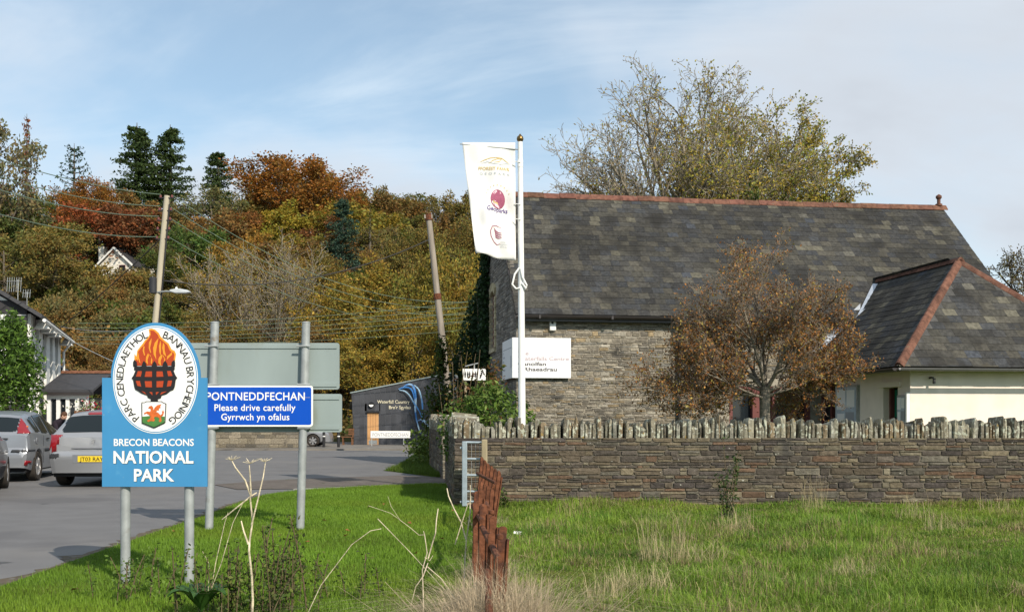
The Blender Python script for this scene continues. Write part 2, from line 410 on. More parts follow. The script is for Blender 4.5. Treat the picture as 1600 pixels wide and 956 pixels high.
# mud and grit washed along the road edge
M['mud'] = mat('road_edge_mud', (0.095, 0.075, 0.05), 0.95, 0.4, 9, spots=[(14, .55, .7, (0.15, .14, .125)), (5, .6, .75, (0.06, .07, .02))])
V = []; F = []; yy_ = np.linspace(2, 19.4, 180); r = random.Random(3)
for i, y in enumerate(yy_):
    e_ = float(edge(y)); V += [(e_ - .05 - abs(r.gauss(0, .06)) - .05 * math.sin(y * 1.7) ** 2, y, .0105), (e_ + .12, y, .0105)]
    if i: F.append((2 * i - 2, 2 * i - 1, 2 * i + 1, 2 * i))
tag(link('road_edge', np_mesh('road_edge', V, F, None, M['mud'])), kind='structure')
# gateway apron of older, browner tarmac
M['apron'] = mat('old_tarmac', (0.135, 0.118, 0.105), 0.95, 0.2, 3.0, spec=0.1, bump=0.3, bscale=90, spots=[(2.2, .62, .72, (0.05, 0.06, 0.02))])
ap = MB(); poly = [(-5.1, 19.0), (-4.05, 19.15), (-3.4, 19.75), (-2.8, 20.1), (-1.3, 20.95), (-1.3, 22.4), (-1.9, 23.0), (-2.6, 23.4), (-4.0, 22.6), (-5.3, 21.6), (-5.9, 20.3)]
ap.add([(x, y, .016) for x, y in poly], [tuple(range(len(poly)))])
tag(ap.build('gateway_apron', M['apron']), kind='structure')
# strip of kerb concrete before the apron
kb = MB()
for (a, b) in (((-4.05, 18.95), (-2.75, 19.85)), ((-2.75, 19.85), (-1.32, 20.72))):
    kb.hexa([(a[0], a[1], -.05), (b[0], b[1], -.05), (b[0], b[1] + .14, -.05), (a[0], a[1] + .14, -.05), (a[0], a[1], .022), (b[0], b[1], .022), (b[0], b[1] + .14, .022), (a[0], a[1] + .14, .022)])
M['kerb'] = mat('kerb_concrete', (0.26, 0.25, 0.23), 0.9, 0.2, 4, bump=.2)
tag(kb.build('kerb', M['kerb']), kind='structure')
# far pavement and yard in front of the dark building
M['yard'] = mat('pavement', (0.19, 0.175, 0.155), 0.95, 0.15, 2.0, spec=0.1)
pv = MB(); zz = float(gz(-10, 48))
pv.add([(-40, 47.5, -.30), (5, 47.5, -.30), (5, 47.5, -.14), (-40, 47.5, -.14), (-40, 58, -.24), (5, 58, -.24), (-40, 76, -.2), (5, 76, -.2)], [(0, 1, 2, 3), (3, 2, 5, 4), (4, 5, 7, 6)])
tag(pv.build('pavement', M['yard']), kind='structure')
def yard(y): return float(np.interp(y, [47.5, 58, 76], [-.14, -.24, -.2]))
M['turf'] = mat('turf', (0.055, 0.10, 0.012), 0.95, 0.35, 5.0, color2=(0.09, 0.10, 0.02), c2scale=.9, spec=0.05, bump=.4, bscale=50)
# turf under the mown verge, the field and the patch by the gateway
def turf_sheet(name, rows, z=.003):
    V = []; F = []; n = 7
    for (y, xa, xb) in rows:
        for j in range(n): V.append((xa + (xb - xa) * j / (n - 1), y, float(gz(xa, y)) + z))
    for i in range(len(rows) - 1):
        for j in range(n - 1): F.append((i * n + j, i * n + j + 1, (i + 1) * n + j + 1, (i + 1) * n + j))
    return tag(link(name, np_mesh(name, V, F, None, M['turf'])), kind='structure')
turf_sheet('verge_turf', [(y, float(edge(y)) - .02, (-.25 if y < 15.5 else -.9)) for y in (-6, 0, 5, 8, 11, 14, 15.4, 16.5, 17.6, 18.4, 19, 19.4)] + [(19.9, -2.9, -1.1), (20.6, -1.5, -1.2)], .014)
turf_sheet('field_turf', [(y, -.25, 40) for y in (-20, 0, 8, 12, 15.75)], .010)
turf_sheet('gateway_turf', [(23.0, -1.8, -1.5), (24.2, -2.45, -1.6), (25.8, -3.25, -1.7), (28, -3.2, -1.95), (33, -3.45, -2.2), (40, -3.85, -2.2), (46, -4.3, -2.4)], .014)
turf_sheet('garden_lawn', [(y, -.85 - (y - 16) * .11, 40) for y in (15.9, 20, 25)], .012)

# ------------------------------------------------------------------ the long stone building
TH = R(8.5)
BL, BW, EH, RH = 13.3, 7.0, 4.10, 7.54
SL = (RH - EH) / (BW / 2); SA = math.atan(SL)
BLOC = Vector((0.1, 25.0, 0.0))
def BWLD(a, b, z=0.0):
    return Vector((BLOC.x + a * math.cos(TH) - b * math.sin(TH), BLOC.y + a * math.sin(TH) + b * math.cos(TH), z))
bld = empty('stone_building', BLOC, TH)
tag(bld, 'long low rubble stone building with grey slate roof and red ridge tiles', 'building')
DX0, DX1, DZ = 5.44, 7.6, 2.12                       # glazed doorway
WY0, WY1, WZ0, WZ1 = 3.95, 4.85, 3.3, 4.75            # gable window
w = MB(); i_ = .011; T = .45
w.box(i_, DX0, i_, T, -.1, EH); w.box(DX1, BL - i_, i_, T, -.1, EH); w.box(DX0 + .001, DX1 - .001, i_, T, DZ, EH)
w.box(i_, BL - i_, BW - T, BW - i_, -.1, EH)
def rz_(y): return EH + SL * (y if y < BW / 2 else BW - y)
w.prism([(T + .001, -.1), (BW - T - .001, -.1), (BW - T - .001, WZ0), (T + .001, WZ0)], i_, T, 'x')
w.prism([(T + .001, WZ0), (WY0, WZ0), (WY0, rz_(BW - WY0) - .05), (BW / 2, RH - .05), (T + .001, rz_(T) - .05)], i_, T, 'x')
w.prism([(WY1, WZ0), (BW - T - .001, WZ0), (BW - T - .001, rz_(T) - .05), (WY1, rz_(WY1) - .05)], i_, T, 'x')
w.prism([(WY0 + .001, WZ1 + .18), (WY1 - .001, WZ1 + .18), (WY1 - .001, rz_(WY1) - .05), (WY0 + .001, rz_(WY0) - .05)], i_, T, 'x')
w.prism([(T, -.1), (BW - T, -.1), (BW - T, rz_(T) - .05), (BW / 2, RH - .05), (T, rz_(T) - .05)], BL - T, BL - i_, 'x')
w.box(T, BL - T, T, BW - T, -.1, .02)
w.build('wall', M['mortar_light'], bld)
PAL_B = [(0.255, .225, .175), (0.225, .20, .16), (0.285, .255, .205), (0.19, .168, .135), (0.215, .195, .165), (0.31, .285, .235), (0.15, .135, .112), (0.27, .21, .13), (0.18, .172, .152)]
items = rubble(7.75, .75, EH - .06, (0.0, 0, 0), (1, 0, 0), (0, 1, 0), PAL_B, 21, .032, .088, .10, .36,
               skip=lambda x, z, l, h: (x + l / 2 > DX0 - .02 and z - h / 2 < DZ + .04) , rank=lambda x, z, a: a * (1 if x < 4.2 and z > 1.35 else .2))
PAL_G = [(0.20, .18, .155), (0.16, .145, .125), (0.24, .215, .18), (0.13, .12, .105), (0.18, .17, .15)]
items += rubble(7.0, .75, RH, (0, 7.0, 0), (0, -1, 0), (1, 0, 0), PAL_G, 22, .06, .14, .16, .5,
                skip=lambda x, z, l, h: (7 - x + l / 2 > WY0 - .24 and 7 - x - l / 2 < WY1 + .24 and WZ0 - .16 < z < WZ1 + .38), top=lambda x: rz_(7 - x) - .1, rank=lambda x, z, a: a * .3)
place_pieces('stone', 'stonework', bld, STONE_V, items, M['stone_piece'], M['stone_mass'])
# lintel over the doorway
MB().box(DX0 - .2, DX1, -.015, .2, DZ + .005, DZ + .2).build('lintel', M['mortar_light'], bld, bevel=.01)
# gable window with pale brick surround
win = MB().box(.10, .14, WY0, WY1, WZ0, WZ1 + .16).build('window', M['glass_dark'], bld)
fr = MB()
for y0, y1 in ((WY0, WY0 + .07), (WY1 - .07, WY1), ((WY0 + WY1) / 2 - .03, (WY0 + WY1) / 2 + .03)): fr.box(.06, .098, y0, y1, WZ0, WZ1 + .16)
fr.box(.062, .097, WY0 + .072, WY1 - .072, WZ0, WZ0 + .08); fr.build('frame', M['brown_frame'], win)
M['pale_brick'] = mat('pale_brick', (0.42, 0.36, 0.24), 0.9, 0.2, 9, tint='obj', bump=.2)
bme = MB().box(-.03, .10, -.115, .115, -.036, .036).mesh('brick', M['pale_brick'])
k = 0; z = WZ0 + .04
while z < WZ1:
    for yy in (WY0 - .105, WY1 + .105):
        b = bpy.data.objects.new('brick', bme); COL.objects.link(b); b.parent = bld; b.location = (0 if k % 2 else -.006, yy, z); t = rnd.uniform(.75, 1.2); b.color = (t, t, t * .95, 1)
        if k % 2: b.scale = (1, .8, 1)
    z += .08; k += 1
for i in range(11):
    a = R(125 - i * 7.0); c = ((WY0 + WY1) / 2, WZ1 - .55); rr = .86
    b = bpy.data.objects.new('brick', bme); COL.objects.link(b); b.parent = bld
    b.location = (-.01, c[0] + rr * math.cos(a) * 1.12, c[1] + rr * math.sin(a)); b.rotation_euler = (a, 0, 0); t = rnd.uniform(.85, 1.2); b.color = (t, t, t * .95, 1)
MB().box(-.05, .1, WY0 - .15, WY1 + .15, WZ0 - .12, WZ0 - .01).build('sill', M['pale_brick'], bld)
# glazed doorway, brown frames
dg_ = MB().box(DX0 + .05, DX1 - .02, .16, .19, .03, DZ - .02).build('glazing', M['glass_dark'], bld)
for (x0, x1) in ((DX0, DX0 + .09), (DX0 + .62, DX0 + .80), (DX0 + 1.15, DX0 + 1.23), (DX0 + 1.62, DX0 + 1.80), (DX1 - .10, DX1 - .002)):
    MB().box(x0, x1, .02, .158, .022, DZ - .1).build('door_frame', M['brown_frame'], bld)
MB().box(DX0, DX1 - .002, .015, .157, DZ - .098, DZ - .002).build('door_head', M['brown_frame'], bld)
MB().box(DX0 + .92, DX0 + 1.04, .148, .157, 1.35, 1.62).build('door_notice', M['white_print'], bld)

# roof: slabs, slates, ridge, gutter
rf = MB(); e0 = -.24; t_ = .07
for sgn in (0, 1):
    f_ = (lambda y: y) if sgn == 0 else (lambda y: BW - y)
    pr = [(f_(e0), EH + SL * e0), (f_(BW / 2), RH), (f_(BW / 2), RH - t_ * 1.3), (f_(e0), EH + SL * e0 - t_)]
    rf.prism(pr, -.03, BL + .05, 'x')
roof = rf.build('roof', M['underlay'], bld)
SLATE_PAL = [(0.044, .043, .040), (0.038, .038, .038), (0.053, .051, .045), (0.032, .032, .032), (0.048, .046, .039), (0.060, .056, .046), (0.040, .042, .045), (0.043, .041, .036)]
def slate_tint(r, patch=1.0):
    q = r.random()
    if q < .05: c = (0.092, .086, .066)
    elif q < .065: c = (0.046, .051, .060)
    elif q < .10: c = (0.080, .076, .064)
    else: c = SLATE_PAL[r.randrange(len(SLATE_PAL))]
    k = r.uniform(.86, 1.16) * patch
    return tuple(v * k for v in c)
def patchy(x, s):
    return 1 + .24 * math.sin(x * .9 + 1.7 * math.sin(s * 1.1)) * math.sin(s * 1.25 + x * .35 + .6)
r = random.Random(8); items = []; slope = Vector((0, math.cos(SA), math.sin(SA))); nrm = Vector((0, -math.sin(SA), math.cos(SA)))
org = Vector((0, e0 - .03, EH + SL * (e0 - .03))) + nrm * .004
g = .226; ncourse = int((math.hypot(BW / 2 - e0, SL * (BW / 2 - e0))) / g) + 1
for c in range(ncourse):
    x = -.05 + (.13 if c % 2 else 0) + r.uniform(-.03, .03) - .13
    while x < BL + .03:
        wd = r.uniform(.235, .30)
        x1 = min(x + wd, BL + .06); x0 = max(x, -.05)
        if x1 - x0 > .05:
            L_ = g + .03 if c < ncourse - 1 else .12
            p = org + slope * (c * g + r.uniform(-.006, .006)) + Vector(((x0 + x1) / 2, 0, 0))
            tilt = r.uniform(-.008, .008); ex = Vector((1, 0, 0)) + slope * tilt; ey = slope - Vector((1, 0, 0)) * tilt
            items.append(((x1 - x0) * (1 if (x0 > .3 and x1 < 4.6 and c > 1) else .5), r.randrange(6), frame(p, ex, ey, nrm, x1 - x0 - .003, L_, 1), slate_tint(r, patchy(x0, c * g))))
        x += wd
place_pieces('slate', 'slates', roof, SLATE_V, items, M['slate_piece'], M['slate_mass'])
# plain slates of the rear slope
rs = MB(); rs.prism([(BW - e0 + .01, EH + SL * e0 + .03), (BW / 2 + .05, RH - .02), (BW / 2 + .05, RH + .0), (BW - e0 + .01, EH + SL * e0 + .05)], -.04, BL + .05, 'x')
rs.build('rear_slope', M['slate_mass'] if False else mat('rear_slate', (0.06, .06, .06), .7, .3, 12), roof)
rt = MB(); prof = [(-.135, -.13), (-.13, -.10), (-.04, .02), (0, .04), (.04, .02), (.13, -.10), (.135, -.13), (0, -.02)]
rt.prism([(y, z) for y, z in prof], 0, .446, 'x')
rme = rt.mesh('ridge_tile', M['terracotta']); x = -.04
while x < BL - .2:
    b = bpy.data.objects.new('ridge_tile', rme); COL.objects.link(b); b.parent = roof; b.location = (x, BW / 2, RH + .05 + rnd.uniform(-.012, .012) - .03 * math.sin(math.pi * x / BL)); b.rotation_euler = (0, rnd.uniform(-.02, .02), 0)
    t = rnd.uniform(.75, 1.25); b.color = (t, t * rnd.uniform(.92, 1.1), t, 1); x += .45
MB().lathe([(.10, 0), (.10, .06), (.05, .08), (.05, .20), (.085, .24), (.085, .30), (.05, .33), (.0, .36)], 12, (BL - .06, BW / 2, RH + .06)).build('finial', M['terracotta'], roof, smooth=True)
gt = MB(); prof = [(-.07 * math.cos(a), -.07 * math.sin(a)) for a in np.linspace(0, math.pi, 8)] + [(.06 * math.cos(a), -.06 * math.sin(a)) for a in np.linspace(0, math.pi, 8)]
gz0 = EH + SL * e0 - .05
gt.prism([(e0 - .06 + y, gz0 + z) for y, z in prof], -.02, BL + .03, 'x'); gt.build('gutter', M['gutter'], roof)
for i in range(8): MB().box(.5 + i * 1.8, .55 + i * 1.8, e0 - .137, e0 + .02, gz0 - .085, gz0 - .0).build('gutter_bracket', M['gutter'], roof)
MB().box(-.02, BL + .02, e0 + .03, e0 + .055, gz0 - .14, gz0 + .03).build('fascia', M['gutter'], roof)
MB().tube([(4.1, e0 - .05, gz0 - .05), (4.1, e0 - .05, gz0 - .16), (4.1, -.075, gz0 - .36), (4.1, -.075, 0)], .045, 10).build('downpipe', M['gutter'], bld, smooth=True)
# alarm box
al = MB().box(.82, .98, -.09, -.005, 3.46, 3.76).build('alarm_box', M['white_paint'], bld, bevel=.02)
MB().box(.86, .91, -.097, -.092, 3.62, 3.68).build('emblem', M['black_paint'], al)
# pale quoin strip at the near corner is the building's own stone; a verge board closes the roof edge
for f_ in (lambda y: y, lambda y: BW - y):
    MB().prism([(f_(e0), EH + SL * e0 - .12), (f_(BW / 2), RH - .14), (f_(BW / 2), RH - .02), (f_(e0), EH + SL * e0 - .01)], -.055, -.031, 'x').build('verge_board', M['gutter'], roof)

# ------------------------------------------------------------------ corner sign of two white panels
sg = empty('visitor_centre_sign', BWLD(-.08, -.12, 2.30), TH)
tag(sg, 'white two panel sign wrapped round the corner of the stone building', 'sign')
M['sign_white'] = mat('sign_white', (0.80, 0.81, 0.82), 0.4, 0.03, 2)
M['mauve_print'] = mat('mauve_print', (0.46, 0.36, 0.40), 0.5, 0); M['grey_print'] = mat('grey_print', (0.06, 0.05, 0.06), 0.5, 0); M['palegrey_print'] = mat('palegrey_print', (0.30, 0.32, 0.36), 0.5, 0)
MB().box(0, 1.42, 0, .03, 0, .98).build('panel', M['sign_white'], sg, bevel=.004)
MB().box(-.031, -.001, 0, 1.75, 0, .98).build('side_panel', M['sign_white'], sg, bevel=.004)
for x in (.2, 1.2): MB().box(x, x + .04, .03, .13, .1, .88).build('bracket', M['galv'], sg)
for y in (.3, 1.4): MB().box(-.001, .085, y, y + .04, .1, .88).build('bracket', M['galv'], sg)
fn = lambda ox, oz: (lambda x, y: (ox + x, -.004, oz + y))
a = MB(); b = MB()
a0_ = MB(); text_mb(a0_, 'The', .09, fn(.235, .56), width=.27, bold=.012); flat_obj(a0_, 'lettering', M['mauve_print'], sg); text_mb(a, 'Waterfalls Centre', .09, fn(.735, .43), width=1.27, bold=.012)
b0_ = MB(); text_mb(b0_, 'Canolfan', .09, fn(.45, .30), width=.70, bold=.018); flat_obj(b0_, 'lettering', M['grey_print'], sg); text_mb(b, 'y Rhaeadrau', .09, fn(.585, .17), width=.97, bold=.018)
flat_obj(a, 'lettering', M['mauve_print'], sg); flat_obj(b, 'lettering', M['grey_print'], sg)
c = MB(); sfn = lambda oy, oz: (lambda x, y: (-.035, oy - x, oz + y))
for i, s in enumerate(('The', 'Waterfalls', 'Centre', 'Canolfan', 'y Rhaeadrau')): text_mb(c, s, .06, sfn(1.62, .64 - i * .105), align='LEFT', bold=.01)
c.add([(-.035, .18, .25), (-.035, .26, .25), (-.035, .26, .55), (-.035, .18, .55)], [(0, 3, 2, 1)]); c.add([(-.035, .12, .74), (-.035, 1.6, .74), (-.035, 1.6, .755), (-.035, .12, .755)], [(0, 3, 2, 1)])
flat_obj(c, 'lettering', M['palegrey_print'], sg)

# ------------------------------------------------------------------ hipped entrance extension
XA, XB = 7.70, -4.60
ext = empty('entrance_extension', BWLD(XA, XB), TH)
tag(ext, 'cream rendered extension with hipped slate roof joined to the stone building', 'building')
EW, ED, EE = 4.4, -XB, 2.42; OX, OY = .53, .47
AX, AY, AZ = EW / 2, 1.76, 4.95
wl = MB(); wl.box(0, EW, 0, .3, -.1, EE); wl.box(EW - .3, EW, .301, ED - .02, -.1, EE)
D0, D1 = .50, 1.12; B0 = 3.4
wl.box(0, .3, .301, D0, -.1, EE); wl.box(0, .3, D1, B0, -.1, EE); wl.box(0.001, .3, D0, D1, 2.0, EE); wl.box(.001, .3, B0, ED - .02, 2.25, EE)
wl.build('wall', M['cream_render'], ext)
MB().box(-.012, 0.29, D1 - .001 + .002, D1 + 1.15, 0, 2.2).build('wall_panel', M['cream_render'], ext) if False else None
MB().box(.24, .28, D0 + .002, D1 - .002, 0, 2.0).build('door', M['glass_dark'], ext)
for y0, y1 in ((D0, D0 + .06), (D1 - .06, D1)): MB().box(.14, .238, y0 + .001, y1 - .001, 0, 1.98).build('door_frame', M['brown_frame'], ext)
MB().box(-.06, .02, D0 - .15, D1 + .15, 2.0, 2.12).build('lintel', M['cream_render'], ext)
M['green_poster'] = mat('green_poster', (0.01, 0.16, 0.10), .4, .1, 6)
gp = MB().box(.225, .237, D0 + .12, D1 - .08, 1.35, 1.95).build('poster', M['green_poster'], ext)
q = MB()
for i in range(7): q.tube([(.222, D0 + .30, 1.45 + i * .05), (.222, D0 + .30 + (.1 if i % 2 else -.09), 1.52 + i * .055)], .008, 5)
q.tube([(.222, D0 + .31, 1.42), (.222, D0 + .29, 1.85)], .009, 5); q.build('emblem', M['palegrey_print'], gp)
MB().box(.26, .29, B0 + .01, ED - .03, .05, 2.24).build('glazing', M['glass_dark'], ext)
for y in (B0 + .03, B0 + .6, ED - .1): MB().box(.18, .258, y, y + .07, 0, 2.24).build('door_frame', M['brown_frame'], ext)
M['board_blue'] = mat('notice_paper', (0.42, .50, .58), .35, .12, 8)
def notice(y0, y1, z0, z1, edge_white):
    nb = MB().box(-.07, -.003, y0, y1, z0, z1).build('notice_board', M['galv'], ext, bevel=.006)
    MB().box(-.076, -.071, y0 + .05, y1 - .05, z0 + .06, z1 - .05).build('paper', M['board_blue'], nb)
    for (a0, a1, b0, b1, mm) in ((.1, .45, .55, .9, 'white_print'), (.5, .9, .5, .92, 'sign_white'), (.12, .5, .12, .45, 'palegrey_print'), (.55, .88, .1, .42, 'sign_white')):
        MB().box(-.080, -.077, y0 + (y1 - y0) * a0, y0 + (y1 - y0) * a1, z0 + (z1 - z0) * b0, z0 + (z1 - z0) * b1).build('notice', M[mm], nb)
    if edge_white: MB().box(-.08, .0 - .003, y0 - .06, y0 - .002, z0 - .2, z1 + .05).build('edge_post', M['white_paint'], nb)
notice(.06, .42, 1.2, 1.82, True); notice(2.2, 3.3, .95, 2.1, False)
MB().box(.42, .46, -.14, -.003, 2.16, 2.2).build('lamp_bracket', M['gutter'], ext)
MB().box(.435, .475, -.17, -.12, 2.05, 2.165).build('wall_lamp', M['gutter'], ext)
MB().box(EW - .35, EW - .05, -.015, -.002, 0, EE - .05).build('pilaster', M['cream_render'], ext)
# roof planes of the extension
YE = ED + 1.3
A_, B_, C_, D_, E_ = (-OX, -OY, EE), (EW + OX, -OY, EE), (AX, AY, AZ), (AX, YE, AZ), (-OX, YE, EE)
F_ = (EW + OX, YE, EE)
rb = MB(); rb.add([A_, B_, C_, D_, E_, F_], [(0, 1, 2), (0, 2, 3, 4), (1, 5, 3, 2)])
eroof = rb.build('roof', M['underlay'], ext)
so = eroof.modifiers.new('thick', 'SOLIDIFY'); so.thickness = .05; so.offset = -1
def clip2(poly, a, b, c):               # keep a*x+b*y+c >= 0
    res = []
    for i in range(len(poly)):
        p, q = poly[i], poly[(i + 1) % len(poly)]; dp = a * p[0] + b * p[1] + c; dq = a * q[0] + b * q[1] + c
        if dp >= 0: res.append(p)
        if dp * dq < 0: t = dp / (dp - dq); res.append((p[0] + (q[0] - p[0]) * t, p[1] + (q[1] - p[1]) * t))
    return res
def slate_plane(o, ex, ey, region, xr, smax, seed, g=.215, full_limit=300, dark=1.0):
    """slates on a roof plane; region: 2d half planes in (x, s)"""
    ex = Vector(ex).normalized(); ey = Vector(ey).normalized(); n = ex.cross(ey).normalized(); o = Vector(o) + n * .006
    r = random.Random(seed); items = []; cuts = MB()
    for c in range(-1, int(smax / g) + 1):
        x = xr[0] - r.uniform(0, .25)
        while x < xr[1]:
            wd = r.uniform(.25, .33); x0, x1 = x, x + wd; x += wd
            s0 = c * g + (.17 if c < 0 else 0) + r.uniform(-.005, .005); s1 = (c + 1) * g + .03
            poly = [(x0 + .003, s0), (x1 - .003, s0), (x1 - .003, s1), (x0 + .003, s1)]; inside = poly
            for h in region: inside = clip2(inside, *h) if inside else inside
            if not inside or len(inside) < 3: continue
            area = abs(sum(inside[i][0] * inside[(i + 1) % len(inside)][1] - inside[(i + 1) % len(inside)][0] * inside[i][1] for i in range(len(inside)))) / 2
            if area > .97 * (x1 - x0 - .006) * (s1 - s0):
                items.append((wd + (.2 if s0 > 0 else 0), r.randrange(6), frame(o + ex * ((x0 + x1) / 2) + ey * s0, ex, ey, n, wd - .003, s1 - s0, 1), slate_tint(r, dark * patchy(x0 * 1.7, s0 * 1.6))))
            elif area > .002:
                top = [o + ex * px + ey * ps + n * (.013 - .008 * (ps - s0) / (s1 - s0)) for px, ps in inside]; bot = [p - n * .01 for p in top]; k = len(top)
                cuts.add(top + bot, [tuple(range(k))] + [(i, (i + 1) % k, (i + 1) % k + k, i + k)[::-1] for i in range(k)])
    return items, cuts
wF = EW + 2 * OX; dF = AY + OY; hF = AZ - EE; sF = math.hypot(dF, hF)
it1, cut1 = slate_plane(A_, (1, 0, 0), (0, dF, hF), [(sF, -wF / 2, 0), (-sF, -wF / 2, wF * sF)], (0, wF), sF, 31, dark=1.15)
dS = AX + OX; sS = math.hypot(dS, hF)
it2, cut2 = slate_plane(E_, (0, -1, 0), (dS, 0, hF), [(-sS, -(dF), (YE + OY) * sS), (1, 0, .0)], (0, YE + OY), sS, 32)
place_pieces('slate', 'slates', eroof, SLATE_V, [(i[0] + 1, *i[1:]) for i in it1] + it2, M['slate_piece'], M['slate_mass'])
M['slate_plain'] = mat('slate_plain', (0.062, .060, .056), .7, .35, 10, bump=.3)
cut1.add(cut2.v, cut2.f); o = cut1.build('cut_slates', M['slate_plain'], eroof); o['kind'] = 'stuff'
it3, cut3 = slate_plane(B_, (0, 1, 0), (-dS, 0, hF), [(sS, -dF, 0), (-1, 0, YE + OY)], (0, YE + OY), sS, 33, g=.24)
V, F, T = [], [], []; b0 = 0
for _, vi, mx, tc_ in it3:
    v, f = SLATE_V[vi]; a_ = np.array(mx); V.append(v @ a_[:3, :3].T + a_[:3, 3]); F.append(f + b0); b0 += len(v); T.append(np.tile(np.array(tc_), (len(f), 1)))
o = link('side_slates', np_mesh('side_slates', np.concatenate(V), np.concatenate(F), np.concatenate(T), M['slate_mass']), eroof); o['kind'] = 'stuff'
def ridge_run(p, q, n0, wide=.105):
    p, q = Vector(p), Vector(q); d = (q - p); L_ = d.length; d.normalize(); k = int(L_ / .42) or 1; st = L_ / k
    side = d.cross(Vector((0, 0, 1))).normalized(); up = side.cross(d).normalized()
    pr = [(-wide, -.06), (-wide + .008, -.035), (-.04, .045), (0, .058), (.04, .045), (wide - .008, -.035), (wide, -.06), (0, 0)]
    mb = MB(); m_ = len(pr)
    mb.add([(0, a, b) for a, b in pr] + [(st - .004, a, b) for a, b in pr], [tuple(range(m_)), tuple(range(2 * m_ - 1, m_ - 1, -1))] + [(i, i + m_, (i + 1) % m_ + m_, (i + 1) % m_) for i in range(m_)])
    me = mb.mesh(n0, M['terracotta'])
    for i in range(k):
        o = bpy.data.objects.new(n0, me); COL.objects.link(o); o.parent = eroof
        o.matrix_local = frame(p + d * st * i + up * rnd.uniform(.0, .01), d, side, up); t = rnd.uniform(.75, 1.25); o.color = (t, t, t, 1)
ridge_run(A_, C_, 'hip_tile'); ridge_run(B_, C_, 'hip_tile'); ridge_run((AX, AY - .1, AZ + .02), (AX, ED + .95, AZ + .02), 'ridge_tile')
MB().prism([(-OY - .10 + y, EE - .06 + z) for y, z in [(-.06 * math.cos(a), -.06 * math.sin(a)) for a in np.linspace(0, math.pi, 7)] + [(.05 * math.cos(a), -.05 * math.sin(a)) for a in np.linspace(0, math.pi, 7)]], -OX - .02, EW + OX, 'x').build('gutter', mat('gutter_grey', (.12, .12, .12), .4, .1), eroof)
MB().prism([(-OX - .07 + y, EE - .06 + z) for y, z in [(-.06 * math.cos(a), -.06 * math.sin(a)) for a in np.linspace(0, math.pi, 7)]], -OY, ED - .3, 'y').build('gutter', M['gutter'], eroof)
MB().box(-OX + .03, EW + OX, -OY + .05, -.001, EE - .09, EE - .055).build('soffit', M['gutter'], eroof)
MB().box(-OX + .03, -.001, .0, ED - .3, EE - .09, EE - .055).build('soffit', M['gutter'], eroof)
# lead flashing where the left slope runs into wall and roof of the long building
zs = EH - .02; xs = -OX + (zs - EE) / hF * dS
fl = MB(); n_ = Vector((-hF, 0, dS)).normalized()
def onS(x, y): return Vector((x, y, EE + (x + OX) / dS * hF)) + n_ * .03
mr_b = lambda z: (z - EH) / SL + ED      # depth in this frame at which the long roof has height z
for (x0, x1) in ((-OX + .05, xs), ):
    fl.add([onS(x0, ED - .12), onS(x1, ED - .30), onS(x1, ED - .02), onS(x0, ED - .02)], [(0, 1, 2, 3)])
    fl.add([onS(x0, ED - .025), onS(x1, ED - .025), onS(x1, ED - .025) + Vector((0, 0, .16)), onS(x0, ED - .025) + Vector((0, 0, .16))], [(0, 1, 2, 3)])
fl.build('lead_flashing', M['lead'], eroof)
f2_ = MB(); xt = AX - .12
a0 = Vector((xs - .1, ED - .28, EH + SL * -.2)); a1 = Vector((xt, mr_b(EE + (xt + OX) / dS * hF), EE + (xt + OX) / dS * hF))
nn_ = (Vector((0, -math.sin(SA), math.cos(SA))) + n_).normalized()
sd_ = (a1 - a0).cross(nn_).normalized()
f2_.add([a0 + nn_ * .05 + sd_ * .10, a1 + nn_ * .05 + sd_ * .07, a1 + nn_ * .06 - sd_ * .07, a0 + nn_ * .06 - sd_ * .10], [(0, 1, 2, 3)])
f2_.build('valley_flashing', M['lead'], eroof)
# ------------------------------------------------------------------ field wall with upright coping stones
PAL_W = [(0.105, .085, .062), (0.085, .072, .060), (0.13, .105, .072), (0.068, .058, .052), (0.15, .125, .085), (0.11, .10, .08), (0.125, .082, .055), (0.095, .08, .065), (0.16, .14, .10)]
def coping_row(length, o, ex, ey, z, thick, seed, hmin=.18, hmax=.33, wmin=.026, wmax=.070):
    r = random.Random(seed); ex = Vector(ex); ey = Vector(ey); o = Vector(o); x = 0; items = []
    while x < length:
        wd = r.uniform(wmin, wmax) if r.random() < .8 else r.uniform(wmax, wmax * 1.5)
        h = r.uniform(hmin, hmax) * (1.15 if r.random() < .12 else 1)
        lean = r.uniform(-.06, .06); ez = (Vector((0, 0, 1)) + ex * lean).normalized(); tw = r.uniform(-.15, .15)
        e1 = (ex + ey * tw).normalized(); e2 = (ey - ex * tw).normalized()
        c = r.choice([(0.22, .20, .15), (0.18, .17, .13), (0.26, .24, .18), (0.15, .135, .105), (0.20, .155, .10), (0.24, .23, .19)]); k = r.uniform(.8, 1.2)
        p = o + ex * (x + wd / 2) + ey * (thick / 2 + r.uniform(-.02, .02)) + Vector((0, 0, z - .01))
        items.append((wd * h, r.randrange(len(SLAB_V)), frame(p, e1, e2, ez, wd * 1.06, thick * r.uniform(.85, 1.0), h), tuple(q * k for q in c)))
        x += wd + r.uniform(.0, .012)
    return items
WX0, WX1, WY, WH, WT = -.89, 11.5, 15.70, 1.04, .42
fw = empty('field_wall', (WX0, WY, 0)); tag(fw, 'rubble stone field wall topped with upright pointed coping stones', 'wall')
MB().box(.012, WX1 - WX0, .012, WT, -.15, WH - .01).build('wall_core', M['mortar_dark'], fw)
items = rubble(WX1 - WX0, .0, WH, (0, 0, 0), (1, 0, 0), (0, 1, 0), PAL_W, 51, .032, .115, .08, .42, rank=lambda x, z, a: a if x < 9.2 else a * .1)
place_pieces('stone', 'stonework', fw, STONE_V, items, M['stone_piece'], M['stone_mass'])
